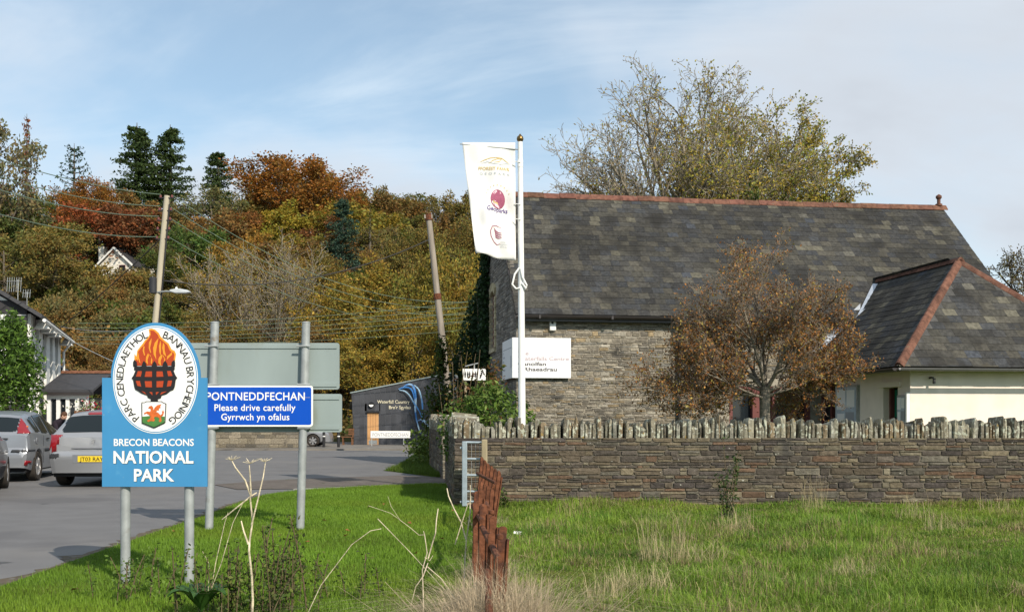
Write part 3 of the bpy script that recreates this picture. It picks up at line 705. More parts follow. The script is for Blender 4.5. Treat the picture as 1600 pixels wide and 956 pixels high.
place_pieces('coping_stone', 'coping', fw, SLAB_V, coping_row(WX1 - WX0, (0, -.01, 0), (1, 0, 0), (0, 1, 0), WH, WT, 52), M['coping_piece'], M['coping_mass'], 200)
# the wall turns back from the field towards the gateway, with one jog
def wall_run(name, label, p, q, seed, h=1.04, end_front=0.0):
    p, q = Vector((*p, 0)), Vector((*q, 0)); d = q - p; L_ = d.length; a = math.atan2(d.y, d.x) - math.pi / 2
    root = empty(name, p, a); tag(root, label, 'wall', )
    MB().box(.012, WT, .012, L_, -.3, h - .01).build('wall_core', M['mortar_dark'], root)
    it = rubble(L_, -.1, h, (0, L_, 0), (0, -1, 0), (1, 0, 0), PAL_W, seed, .05, .12, .15, .42)
    it += rubble(WT, -.1, h, (0, 0, 0), (1, 0, 0), (0, 1, 0), [(0.20, .18, .14), (0.16, .14, .11), (.24, .22, .18)], seed + 1, .06, .14, .14, .3)
    place_pieces('stone', 'stonework', root, STONE_V, it, M['stone_piece'], M['stone_mass'], 150)
    place_pieces('coping_stone', 'coping', root, SLAB_V, coping_row(L_, (0, L_, 0), (0, -1, 0), (1, 0, 0), h, WT, seed + 2, .22, .34), M['coping_piece'], M['coping_mass'], 150)
wall_run('return_wall', 'stone wall with coping turning back from the metal gate beside the mown verge', (-.90, 15.78), (-1.40, 21.4), 61)
wall_run('gateway_wall', 'stone wall continuing beyond the gateway towards the dark tiled building', (-1.52, 22.2), (-2.28, 28.2), 64)

# ------------------------------------------------------------------ small galvanised gate and its post
gd = 15.15
gate = empty('field_gate', P(722, 650, gd).xy.to_3d()); tag(gate, 'narrow galvanised tubular gate against the end of the field wall', 'gate')
MB().box(0, .075, -.03, .03, .04, 1.0).build('stile', M['gate_metal'], gate, bevel=.01)
MB().box(.34, .375, -.02, .02, .08, .99).build('stile', M['gate_metal'], gate, bevel=.008)
for z in (.985, .74, .50, .26, .11): MB().tube([(.07, 0, z), (.345, 0, z - .005)], .017, 8).build('rail', M['gate_metal'], gate, smooth=True)
for x in (.14, .2, .26): MB().tube([(x, .012, .1), (x, .012, .98)], .003, 5).build('mesh_wire', M['galv'], gate)
MB().tube([(-.03, .02, .1), (.02, .02, .1)], .02, 8).build('hinge', M['gate_metal'], gate)
MB().tube([(-.03, .02, .9), (.02, .02, .9)], .02, 8).build('hinge', M['gate_metal'], gate)
M['old_wood'] = mat('weathered_wood', (0.30, .25, .16), .85, .25, 12, bump=.3, stretch=(1, 1, .15))
gpst = MB(); gpst.box(-.045, .045, -.045, .045, -.1, 1.03); gpst.v = [(x * (1 if z < .9 else .93), y, z) for x, y, z in gpst.v]
tag(gpst.build('gate_post', M['old_wood'], None, P(757, 650, gd - .1).xy.to_3d(), bevel=.01), 'square weathered timber gate post beside the galvanised gate', 'post')

# ------------------------------------------------------------------ rusty iron fence coming towards the camera
M['rust'] = mat('rust', (0.135, .052, .027), .9, .5, 16, spec=.2, bump=.4, bscale=60, spots=[(9, .55, .68, (0.07, .03, .02)), (14, .66, .74, (0.24, .085, .03))])
fen = empty('rusty_fence', (-.2, 9, 0)); tag(fen, 'broken rusty iron fence of leaning flat pales between verge and field', 'fence')
def pale(px, py, d, wpx, lean=.06, notch=True, twist=.35, zb=-.05):
    t = P(px, py, d); wd = wpx / 1600 * d; h = t.z - zb; mb = MB(); th = .010
    prof_ = [(-wd / 2, 0), (wd / 2, 0), (wd / 2, h - (.045 if notch else .008)), (wd * .25, h - (.02 if notch else .0)), (-wd * .2, h), (-wd / 2, h - .012)]
    mb.prism(prof_, -th, th, 'y')
    # angle-iron flange down one edge
    mb2 = MB().box(wd / 2 - .001, wd / 2 + .012, -.03, .03, 0, h - .07)
    o = mb.build('pale', M['rust'], fen); o.location = (t.x - lean * h + .2, d - 9, zb); o.rotation_euler = (0, math.atan(lean), twist)
    f = mb2.build('flange', M['rust'], o)
    return o
for i, (px, py, d) in enumerate([(755, 713, 13.4), (760, 718, 13.0), (765, 723, 12.6), (771, 727, 12.2), (777, 731, 11.85), (783, 734, 11.5)]): pale(px, py, d, 6.0, .10 + .012 * i, True, .5)
for i, (px, py, d) in enumerate([(754, 751, 10.2), (759, 755, 9.9), (764, 758, 9.6), (770, 762, 9.3)]): pale(px, py, d, 6.5, .07, True, .4)
for i, (px, py, d, w_, l_) in enumerate([(745, 767, 8.6, 8, .03), (752, 765, 8.3, 8, .05), (743, 783, 7.5, 9, -.01), (755, 787, 7.2, 11, .02), (771, 806, 6.4, 11, .05), (786, 822, 5.8, 13, .06), (768, 832, 6.0, 11, .02)]): pale(px, py, d, w_, l_, False, .25)
M['rust_dark'] = M['rust']
for pts in ([(-.46, 13.5, .62), (-.36, 12.2, .66), (-.18, 11.2, .64)], [(-.40, 13.3, .25), (-.3, 11.9, .25), (-.2, 11.0, .22)], [(-.40, 10.4, .58), (-.22, 9.0, .60), (-.19, 7.9, .66)], [(-.34, 8.8, .60), (-.2, 6.9, .66)], [(-.2, 6.9, .62), (-.07, 5.5, .60)], [(-.14, 5.9, .48), (-.10, 4.6, .40)]):
    MB().tube([(x + .2, y - 9, z) for x, y, z in pts], .020, 8).build('rail', M['rust'], fen, smooth=True)
for (px, py, d) in ((768, 800, 6.9), (771, 818, 6.5), (781, 838, 5.6)):
    p = P(px, py, d); MB().lathe([(.0, -.018), (.018, -.012), (.02, 0), (.018, .012), (0, .018)], 10).build('knob', M['rust'], fen, (p.x + .2, p.y - 9, p.z), smooth=True)

# ------------------------------------------------------------------ national park sign
NB = 8.3; K1 = 1600 / NB
np_ = empty('national_park_sign', ((241 - 800) / K1, NB, 0)); tag(np_, 'light blue national park sign with flaming brazier in a white oval on two posts', 'sign')
M['park_blue'] = mat('park_blue', lin(64, 134, 182), .45, .05, 3, spots=[(6, .62, .8, lin(84, 148, 186)), (2.2, .60, .85, lin(54, 118, 162)), (25, .72, .78, lin(110, 150, 170))])
M['ink'] = mat('black_ink', (0.018, .016, .018), .5, 0); M['flame_red'] = mat('flame_red', lin(172, 66, 32), .5, .05, 20); M['flame_gold'] = mat('flame_gold', lin(222, 146, 46), .5, .05, 20)
M['shield_green'] = mat('shield_green', lin(72, 120, 62), .5, .1, 20); M['dragon'] = mat('dragon_red', lin(200, 100, 45), .5, .2, 30)
def S1(px, py, y=0.0): return ((px - 241) / K1, y, CAM_Z + (650 - py) / K1)
out_ = [(159.5, 760), (323.5, 760), (323.5, 590), (312.5, 590)]
th_ = [i / 40 * math.pi for i in range(41)]
arch = [(243 + 70 * math.cos(t), 592 - 88 * math.sin(t)) for t in th_ if not (592 - 88 * math.sin(t) > 589)]
pts = out_ + arch + [(173.5, 590), (159.5, 590)]
bd = MB(); q = [S1(*p) for p in pts]; bd.prism([(x, z) for x, _, z in q], 0, .022, 'y')
board = bd.build('board', M['park_blue'], np_)
def ell(rx, ry, n=64, cx=243, cy=593): return [(cx + rx * math.cos(2 * math.pi * i / n), cy - ry * math.sin(2 * math.pi * i / n)) for i in range(n)]
def lay(name, polys, m_, y, parent=np_):
    mb = MB()
    for pl in polys: flat(mb, pl, lambda a, b: S1(a, b, y))
    return flat_obj(mb, name, m_, parent)
lay('oval_rim', [ell(66.5, 84)], M['white_print'], -.002, board); lay('oval_line', [ell(65.2, 82.6)], M['park_blue'], -.003, board); oval = lay('oval', [ell(64.0, 81.2)], M['white_print'], -.004, board)
Z5 = lambda X_, Y_: (195 + X_ / 5.62, 505 + Y_ / 5.62)
def zl(l): return [Z5(*p) for p in l]
flame_o = zl([(92, 372), (86, 330), (88, 268), (104, 292), (112, 240), (138, 205), (160, 178), (176, 152), (204, 128), (220, 98), (212, 52), (236, 46), (268, 56), (300, 84), (318, 118), (352, 150), (388, 178), (412, 228), (440, 242), (452, 270), (444, 330), (430, 372)])
flame_i = zl([(104, 372), (98, 332), (100, 312), (118, 330), (120, 250), (148, 214), (168, 196), (186, 164), (214, 134), (232, 98), (226, 62), (258, 66), (290, 98), (306, 132), (344, 162), (376, 190), (398, 240), (430, 258), (438, 280), (430, 330), (420, 372)])
lay('flame_edge', [flame_o], M['flame_gold'], -.006, board); lay('flame', [flame_i], M['flame_red'], -.008, board)
gold = [[(118, 300), (132, 345), (142, 350), (128, 300), (128, 250)], [(168, 200), (160, 240), (172, 280), (182, 285), (174, 240), (178, 205)], [(240, 130), (215, 170), (214, 220), (228, 262), (234, 258), (226, 215), (236, 170)], [(300, 130), (268, 170), (252, 220), (256, 270), (280, 320), (276, 260), (286, 200)], [(318, 150), (304, 200), (306, 250), (318, 290), (322, 240), (322, 190)],
        [(340, 170), (332, 220), (342, 270), (368, 296), (354, 240), (352, 190)], [(420, 246), (400, 270), (376, 290), (372, 322), (392, 300), (418, 276)], [(208, 262), (190, 300), (188, 340), (206, 364), (204, 320), (216, 282)], [(212, 270), (236, 300), (232, 350), (240, 360), (246, 320), (228, 280)], [(322, 270), (300, 310), (298, 350), (322, 374), (318, 330), (334, 290)], [(330, 275), (350, 310), (346, 345), (360, 320), (344, 285)]]
lay('flame_tongues', [zl(g_) for g_ in gold], M['flame_gold'], -.010, board)
bowl = [(88, 372), (110, 378), (420, 378), (444, 372), (442, 410), (430, 412), (452, 462), (466, 478), (452, 496), (444, 556), (434, 580), (404, 594), (372, 620), (330, 632), (322, 656), (294, 664), (298, 690), (230, 690), (234, 664), (208, 652), (200, 632), (150, 614), (124, 596), (96, 580), (88, 556), (78, 496), (64, 480), (78, 462), (100, 412), (86, 410)]
lay('brazier', [zl(bowl)] + [zl(s_) for s_ in ([(78, 378), (78, 336), (90, 320), (110, 340), (114, 378)], [(152, 378), (158, 352), (172, 328), (190, 352), (196, 378)], [(240, 378), (248, 352), (264, 330), (282, 352), (288, 378)], [(334, 378), (340, 352), (358, 326), (376, 352), (382, 378)], [(412, 378), (416, 340), (440, 320), (446, 340), (446, 378)])], M['ink'], -.012, board)
wins = [[(104, 468), (120, 420), (156, 420), (146, 468)], [(180, 470), (190, 422), (244, 422), (244, 470)], [(284, 470), (284, 422), (336, 422), (344, 468)], [(386, 464), (376, 420), (408, 418), (424, 462)], [(116, 548), (102, 506), (138, 506), (150, 556)], [(188, 560), (180, 508), (242, 508), (244, 562)], [(284, 562), (284, 508), (346, 506), (338, 560)], [(374, 556), (384, 504), (420, 502), (410, 550)], [(150, 594), (180, 604), (198, 628)], [(218, 602), (246, 604), (248, 632)], [(278, 604), (306, 602), (280, 630)], [(326, 606), (376, 596), (316, 628)]]
lay('brazier_openings', [zl(g_) for g_ in wins], M['flame_red'], -.014, board)
shield = [(152, 692), (176, 694), (192, 684), (330, 684), (346, 696), (370, 704), (362, 872), (262, 920), (154, 876)]
sh_in = [(160, 700), (180, 700), (196, 691), (326, 691), (342, 702), (362, 710), (355, 868), (262, 911), (161, 871)]
lay('shield_edge', [zl(shield)], M['ink'], -.0135, board); lay('shield', [zl(sh_in)], M['white_print'], -.0155, board)
lay('shield_base', [zl([(160.5, 818), (230, 812), (357, 818), (355, 868), (262, 911), (161, 871)])], M['shield_green'], -.0170, board)
dragon = [[(212, 745), (222, 728), (244, 722), (256, 738), (258, 760), (276, 774), (300, 784), (316, 800), (326, 830), (330, 856), (316, 868), (304, 856), (312, 836), (296, 822), (270, 820), (262, 834), (272, 846), (262, 860), (236, 856), (214, 864), (200, 854), (226, 838), (234, 818), (218, 802), (196, 790), (180, 800), (176, 786), (204, 772), (230, 776), (236, 752), (226, 748)],
          [(258, 764), (270, 738), (292, 718), (330, 708), (318, 728), (322, 742), (306, 746), (308, 762), (292, 764), (284, 776)], [(318, 806), (336, 792), (332, 766), (344, 776), (340, 752), (352, 780), (344, 806), (326, 822)]]
lay('dragon', [zl(g_) for g_ in dragon], M['dragon'], -.0185, board)
def ring_text(s, a0, a1, size):
    mb = MB(); ws = []
    for ch in s:
        v, f = text2d(ch if ch != ' ' else 'n', size, bold=.004); xs = [p[0] for p in v]; ws.append((max(xs) - min(xs)) * (.5 if ch == ' ' else 1) + 1.9)
    n = 400; aa = np.linspace(R(a0), R(a1), n); ptsx = 243 + 55.5 * np.sin(aa); ptsy = 593 - 73 * np.cos(aa)
    arc = np.concatenate([[0], np.cumsum(np.hypot(np.diff(ptsx), np.diff(ptsy)))]); tot = sum(ws); pos = 0
    for ch, w_ in zip(s, ws):
        mid = (pos + w_ / 2) / tot * arc[-1]; pos += w_; i = min(int(np.searchsorted(arc, mid)), n - 2)
        if ch == ' ': continue
        tx, ty = ptsx[i + 1] - ptsx[i - 1], ptsy[i + 1] - ptsy[i - 1]; l_ = math.hypot(tx, ty); tx /= l_; ty /= l_
        v, f = text2d(ch, size, bold=.004); xs = [p[0] for p in v]; c_ = (max(xs) + min(xs)) / 2
        mb.add([S1(ptsx[i] + tx * (x - c_) + ty * (y - size / 2), ptsy[i] + ty * (x - c_) - tx * (y - size / 2), -.007) for x, y in v], f)
    return mb
for s_, a0, a1 in (('PARC CENEDLAETHOL', -150, -13), ('BANNAU BRYCHEINIOG', 13, 155)):
    o = flat_obj(ring_text(s_, a0, a1, 11.5), 'lettering', M['ink'], board)
for s_, cx, base, size, wd, bo in (('BRECON BEACONS', 240.5, 696, 11, 125, .02), ('NATIONAL', 240, 723, 19, 125, .028), ('PARK', 241, 751, 19, 63, .028)):
    mb = MB(); text_mb(mb, s_, size, lambda x, y: S1(cx + x, base - y, -.003), width=wd, bold=bo); flat_obj(mb, 'lettering', M['white_print'], board)
    mb = MB(); text_mb(mb, s_, size, lambda x, y: S1(cx + .7 + x, base + .7 - y, -.0018), width=wd, bold=bo); flat_obj(mb, 'lettering_shadow', M['ink'], board) if size > 15 else None
for px in (191.5, 292): MB().tube([((px - 241) / K1, .062, -.1), ((px - 241) / K1, .062, CAM_Z + .22)], .0385, 16).build('post', M['galv'], np_, smooth=True)
for px in (191.5, 292):
    for py in (690, 745): MB().box((px - 241) / K1 - .055, (px - 241) / K1 + .055, .0225, .07, CAM_Z + (650 - py) / K1 - .015, CAM_Z + (650 - py) / K1 + .015).build('clamp', M['galv'], np_)

# ------------------------------------------------------------------ village sign with the backs of two others
VB = 12.3; K2 = 1600 / VB
vs = empty('village_sign', ((401 - 800) / K2, VB, 0)); tag(vs, 'royal blue village name sign with white border on two tall grey posts', 'sign')
M['royal'] = mat('royal_blue', lin(10, 76, 182), .35, .05, 4)
def S2(px, py, y=0.0): return ((px - 401) / K2, y, CAM_Z + (650 - py) / K2)
def rrect(x0, x1, y0, y1, r_, n=5):
    o = []
    for cx, cy, a in ((x1 - r_, y0 + r_, 0), (x0 + r_, y0 + r_, 90), (x0 + r_, y1 - r_, 180), (x1 - r_, y1 - r_, 270)):
        for i in range(n + 1): t = R(a + 90 * i / n); o.append((cx + r_ * math.cos(t), cy - r_ * math.sin(t)))
    return o
def panel(name, x0, x1, y0, y1, ya, yb, m_, r_=4):
    mb = MB(); mb.prism([(S2(*p)[0], S2(*p)[2]) for p in rrect(x0, x1, y0, y1, r_)], ya, yb, 'y'); return mb.build(name, m_, vs)
vb = panel('board', 311.5, 490.5, 602.5, 666, -.062, -.05, M['white_print'], 4)
mb = MB(); flat(mb, rrect(314, 488, 605, 663.5, 3), lambda a, b: S2(a, b, -.0635)); flat_obj(mb, 'field', M['royal'], vb)
for s_, cx, base, size, wd in (('PONTNEDDFECHAN', 401.5, 625, 12.5, 153), ('Please drive carefully', 400.5, 641.5, 10.5, 126), ('Gyrrwch yn ofalus', 401, 656, 10.5, 106)):
    mb = MB(); text_mb(mb, s_, size, lambda x, y: S2(cx + x, base - y, -.0655), width=wd, bold=.012, space=1.05); flat_obj(mb, 'lettering', M['white_print'], vb)
tilt = .05
for px, top in ((334, 505), (476.5, 505)):
    x = (px - 401) / K2; zt = CAM_Z + (650 - top) / K2
    o = MB().tube([(x - .06, 0, -.1), (x + .015, 0, zt)], .049, 16).build('post', M['galv'], vs, smooth=True)
    MB().lathe([(.052, 0), (.052, .01), (.03, .02), (0, .022)], 14, (x + .015, 0, zt)).build('cap', M['galv'], o, smooth=True)
for (x0, x1, y0, y1, nm) in ((283, 529, 535, 608, 'upper_panel'), (292, 533, 615, 675, 'lower_panel')):
    pb = panel(nm, x0, x1, y0, y1, .062, .072, M['sign_grey'], 4)
    for yy in (y0 + 6, y1 - 7):
        a = S2(x0 + 4, yy); b = S2(x1 - 4, yy); MB().box(a[0], b[0], .050, .0618, a[2] - .022, a[2] + .022).build('channel', M['sign_grey'], pb)
        for px in (334, 476.5):
            c = S2(px, yy); MB().tube([(c[0] - .075 + (CAM_Z - c[2]) * .02, -.053, c[2]), (c[0] + .075, -.053, c[2])], .012, 6).build('clip', M['galv'], pb)
    lipm = MB()
for px in (334, 476.5):
    for py in (601, 668):
        c = S2(px, py); MB().box(c[0] - .08, c[0] + .06, -.058, .052, c[2] - .014, c[2] + .014).build('clip', M['galv'], vs)

# ------------------------------------------------------------------ flagpole and banner
FD = 17.0; KF = 1600 / FD
fp = empty('flagpole', ((815.5 - 800) / KF, FD, 0)); tag(fp, 'tall white flagpole with brass ball finial behind the field wall', 'flagpole')
zt = CAM_Z + (650 - 222) / KF
MB().tube([(0, 0, -.1), (0, 0, 1.6), (-.012, 0, 3.5), (-.03, 0, zt)], [.062, .060, .052, .040], 16).build('pole', M['white_paint'], fp, smooth=True)
MB().lathe([(.047, 0), (.047, .12), (.043, .125)], 14, (-.028, 0, zt - .42)).build('collar', M['white_paint'], fp, smooth=True)
M['brass'] = mat('old_brass', (0.20, .13, .05), .3, .2, 20, metal=.8)
MB().lathe([(.02, -.02), (.03, 0), (.05, .02), (.058, .05), (.05, .085), (.025, .105), (.012, .13), (0, .135)], 16, (-.03, 0, zt)).build('finial', M['brass'], fp, smooth=True)
MB().tube([(-.03, 0, zt - .13), (-1.03, .0, zt - .015 - .02)], .009, 8).build('banner_arm', M['galv'], fp, smooth=True)
for (z0, ln) in ((zt - 2.1, 0), (zt - 2.15, 1)):
    pts = [(-.05, -.04, z0), (-.12, -.06, z0 - .1), (-.16, -.06, z0 - .27), (-.10, -.06, z0 - .34), (-.03, -.06, z0 - .33)] if ln == 0 else [(-.02, -.05, z0 + .05), (.01, -.07, z0 - .1), (.08, -.07, z0 - .24), (.07, -.07, z0 - .29), (.0, -.06, z0 - .2)]
    MB().tube(pts, .016, 6).build('strap', M['white_paint'], fp, smooth=True)
for z in (zt - .35, zt - 1.05, zt - 1.3): MB().tube([(-.02, -.055, z), (-.12, -.03, z + .02)], .007, 6).build('tie', M['white_paint'], fp)
M['banner'] = mat('banner_cloth', (0.80, .79, .77), .85, .03, 3, transl=.12)
bn = empty('banner', P(763, 410, FD)); tag(bn, 'hanging white geopark banner with three printed emblems', 'banner')
TL, TR, BR, BL_ = (722, 223), (805, 223), (806, 408), (745, 403)
def BN(u, v, off=0.0):                 # u 0..1 left to right, v 0..1 top to bottom
    px = (TL[0] * (1 - v) + BL_[0] * v) * (1 - u) + (TR[0] * (1 - v) + BR[0] * v) * u; py = (TL[1] * (1 - u) + TR[1] * u) * (1 - v) + (BL_[1] * (1 - u) + BR[1] * u) * v
    d = FD - .50 * (1 - u) * v ** 1.2 + .075 * math.sin(u * 7 + v * 3.5) * v + .035 * math.sin(v * 12 - u * 7) * (.25 + v) + .03 * math.sin(u * 14 + v * 8) * (.15 + v)
    p = P(px, py, FD); p = Vector((p.x, d - off, p.z)); return tuple(p - bn.location)
nu, nv_ = 24, 44
V = [BN(i / nu, j / nv_) for j in range(nv_ + 1) for i in range(nu + 1)]
F = [(j * (nu + 1) + i, j * (nu + 1) + i + 1, (j + 1) * (nu + 1) + i + 1, (j + 1) * (nu + 1) + i) for j in range(nv_) for i in range(nu)]
cl = link('cloth', np_mesh('cloth', V, F, None, M['banner'], True), bn); so = cl.modifiers.new('thick', 'SOLIDIFY'); so.thickness = .002; so.offset = -1
def BP(px, py):                        # printed at its place on the cloth
    v = (py - 223) / 183; l = TL[0] * (1 - v) + BL_[0] * v; r_ = TR[0] * (1 - v) + BR[0] * v; return BN((px - l) / (r_ - l), v, .012)
def bprint(name, polys, m_, off=0):
    mb = MB()
    for pl in polys: flat(mb, pl, lambda a, b: tuple(Vector(BP(a, b)) - Vector((0, off, 0))))
    return flat_obj(mb, name, m_, cl)
def stroke(pts, w_):
    up = []; dn = []
    for i, p in enumerate(pts):
        a = Vector(pts[max(i - 1, 0)]); b = Vector(pts[min(i + 1, len(pts) - 1)]); t = (b - a).normalized(); n = Vector((-t.y, t.x)) * w_ / 2 * (1 if 0 < i < len(pts) - 1 else .3)
        up.append((p[0] + n.x, p[1] + n.y)); dn.append((p[0] - n.x, p[1] - n.y))
    return [[up[i], up[i + 1], dn[i + 1], dn[i]] for i in range(len(pts) - 1)]
M['p_gold'] = mat('print_gold', lin(205, 180, 120), .7, 0); M['p_slate'] = mat('print_slate', lin(170, 178, 185), .7, 0); M['p_purple'] = mat('print_purple', lin(92, 72, 130), .7, 0); M['p_plum'] = mat('print_plum', lin(150, 80, 105), .7, .15, 40); M['p_pink'] = mat('print_pink', lin(225, 190, 200), .7, 0)
arc_ = lambda l: [(l[0] + (l[1] - l[0]) * 1, 0)]
bprint('emblem', stroke([(750, 255), (758, 251), (766, 248), (776, 247), (784, 248), (790, 252), (796, 256)], 1.1) + stroke([(764, 257), (770, 252), (778, 249), (784, 250), (780, 254), (772, 255)], 1.3), M['p_gold'])
bprint('emblem', stroke([(752, 257), (762, 254), (772, 257), (782, 258), (792, 256), (797, 257)], .8), M['p_slate'])
def btext(s_, cx, base, size, wd, m_, bold=.0, space=1.0):
    mb = MB(); text_mb(mb, s_, size, lambda x, y: BP(cx + x, base - y), width=wd, bold=bold, space=space); flat_obj(mb, 'lettering', m_, cl)
btext('FFOREST FAWR', 772, 267.5, 5.2, 48, M['p_gold'], .01); btext('GEOPARK', 773.5, 275, 4.0, 47, M['p_slate'], 0, 1.7)
btext('Geoparks', 777.5, 333, 7.2, 31, M['p_purple'], .015)
eg = [(778 + 11 * math.cos(t), 313 + 15 * math.sin(t)) for t in np.linspace(0, 2 * math.pi, 33)[:-1]]
bprint('globe', [eg], M['p_plum'])
bprint('globe_pattern', [[(771, 303), (776, 299), (779, 306), (778, 316), (774, 318), (770, 312)], [(781, 300), (785, 306), (787, 314), (784, 322), (782, 312)], [(772, 320), (778, 319), (783, 324), (779, 327), (774, 325)]], M['p_pink'], .004)
bprint('globe_pattern', [[(770, 315), (774, 319), (778, 317), (782, 320), (777, 322), (772, 320)]], M['p_gold'], .005)
st = []
for i in range(9): t = R(200 + i * 17); st.append([(778 + 19 * math.cos(t) + .9 * math.cos(a), 311 + 20 * math.sin(t) + .9 * math.sin(a)) for a in (0, 1.57, 3.14, 4.71)])
bprint('stars', st, M['p_gold'])
bprint('emblem', stroke([(784, 358), (776, 356), (770, 358), (767, 366), (768, 374), (772, 381), (777, 385), (782, 382)], 1.1), M['p_plum'])
for i in range(4): bprint('emblem', stroke([(772 + i, 360 + i * 3.2), (775, 364 + i * 3.1), (779, 366 + i * 2.9), (784.5, 366 + i * 2.4)], 1.5), M['p_plum'])
for i, s_ in enumerate(('GLOBAL', 'GEOPARKS', 'NETWORK')): btext(s_, 787, 381 + i * 3.8, 2.5, (9, 13, 11)[i], M['p_slate'])

# ------------------------------------------------------------------ dark tiled public building
TD = 58.0; KT = 1600 / TD; ZB = yard(TD)
tb = empty('tiled_building', (P(549, 650, TD).x, TD, ZB)); tag(tb, 'dark grey tiled building with slanting roof, wooden door and blue ribbon sculpture', 'building')
def TX(px): return (px - 549) / KT
def TZ(py): return CAM_Z + (650 - py) / KT - ZB
M['tile_grey'] = mat('tile_grey', (0.055, .058, .066), .55, .12, 3, tint='obj', spec=.3); M['grout'] = mat('grout', (0.13, .135, .15), .9, .05)
LZ, RZ_, RX = TZ(614.5), TZ(583), TX(707)
lx = .16                                # the left edge leans outwards towards the top
body = [(lx, -.1), (RX, -.1), (RX, RZ_), (0, LZ)]
mb = MB(); mb.prism(body, .02, 6.0, 'y'); mb.build('wall', M['grout'], tb)
wdx, hdz = 8.2 / KT, 17 / KT
dx0, dx1, dz = TX(573.5), TX(592), TZ(642.5)
i = 0
while i * wdx < RX:
    x0 = TX(549 - 4) + i * wdx; x1 = x0 + wdx; i += 1
    for j in range(8):
        z0 = TZ(698) + (j - .02) * hdz; z1 = z0 + hdz
        pl = [(x0 + .012, z0 + .012), (x1 - .012, z0 + .012), (x1 - .012, z1 - .012), (x0 + .012, z1 - .012)]
        pl = clip2(pl, 0, 1, 0.0)
        pl = clip2(pl, -(LZ - RZ_) / -RX if False else (RZ_ - LZ) / RX, -1, LZ - .02) if pl else pl     # under the roof line
        pl = clip2(pl, LZ, lx, -(lx * LZ) - .01) if pl else pl                                           # right of the leaning edge
        pl = clip2(pl, -1, 0, RX) if pl else pl
        if not pl: continue
        cx = sum(p[0] for p in pl) / len(pl); cz = sum(p[1] for p in pl) / len(pl)
        if x1 > dx0 and x0 < dx1 and z0 < dz - .01:
            if z0 > dz - .2 * hdz: continue
            l_ = clip2(pl, -1, 0, dx0 - .02); r_ = clip2(pl, 1, 0, -dx1 - .02); t_p = clip2(pl, 0, 1, -dz - .02)
            cand = [c_ for c_ in (l_, r_, t_p) if len(c_) >= 3]
        else: cand = [pl]
        for c_ in cand:
            if len(c_) < 3: continue
            mb = MB(); mb.prism(c_, 0, .019, 'y'); o = mb.build('tile', M['tile_grey'], tb); t = rnd.uniform(.8, 1.25); o.color = (t, t, t, 1)
mb = MB(); mb.hexa([(-.06, -.06, LZ + .001), (RX, -.06, RZ_ + .001), (RX, 6.1, RZ_ + .001), (-.06, 6.1, LZ + .001), (-.06, -.06, LZ + .07), (RX, -.06, RZ_ + .07), (RX, 6.1, RZ_ + .07), (-.06, 6.1, LZ + .07)]); mb.build('roof', M['sign_grey'], tb)
M['pine'] = mat('pine_boards', lin(196, 150, 100), .6, .12, 14, stretch=(8, 1, .4))
dr = MB().box(dx0 + .02, dx1 - .02, -.004, .018, 0, dz - .08).build('door', M['pine'], tb)
for x in (dx0 + .18, dx0 + .33, dx0 + .48): MB().box(x, x + .012, -.007, -.0045, .03, dz - .1).build('board_joint', M['brown_frame'], dr)
MB().box(dx0 - .03, dx1 + .03, -.10, .018, dz - .078, dz - .0).build('door_head', M['black_paint'], tb)
MB().box(dx0 + .1, dx1 - .1, -.012, -.0075, .02, .25).build('kick_plate', M['galv'], dr)
lm = MB().lathe([(.0, -.08), (.13, -.07), (.16, 0), (.16, .02)], 16).build('wall_lamp', M['black_paint'], tb, (TX(580.5), -.06, TZ(632)), smooth=True); lm.rotation_euler = (R(-90), 0, 0); lm.rotation_euler = (R(90), 0, 0)
MB().add([(TX(580.5) + .13 * math.cos(t), -.147, TZ(632) + .13 * math.sin(t)) for t in np.linspace(math.pi, 2 * math.pi, 10)], [tuple(range(10))]).build('lamp_glass', M['white_print'], tb)
M['cream_print'] = mat('cream_letters', (0.72, .66, .48), .5, 0)
for s_, cx, base, wd in (('Waterfall Country', 614.8, 630, 50.5), ("Bro'r Sgydau", 624.8, 638.5, 34)):
    mb = MB(); text_mb(mb, s_, 5.2 / KT, lambda x, y: (TX(cx) + x, -.012, TZ(base) + y), width=wd / KT, bold=.012); flat_obj(mb, 'lettering', M['cream_print'], tb)
Zt = lambda X_, Y_: (TX(520 + X_ / 6.375), TZ(560 + Y_ / 6.375))
M['rib_blue'] = mat('ribbon_blue', lin(60, 120, 185), .35, .35, 1.6, color2=lin(185, 215, 235), c2scale=.9, c2=(.42, .58)); M['rib_pale'] = mat('ribbon_pale', lin(170, 205, 228), .35, .3, 2, color2=lin(70, 130, 190), c2scale=1.1)
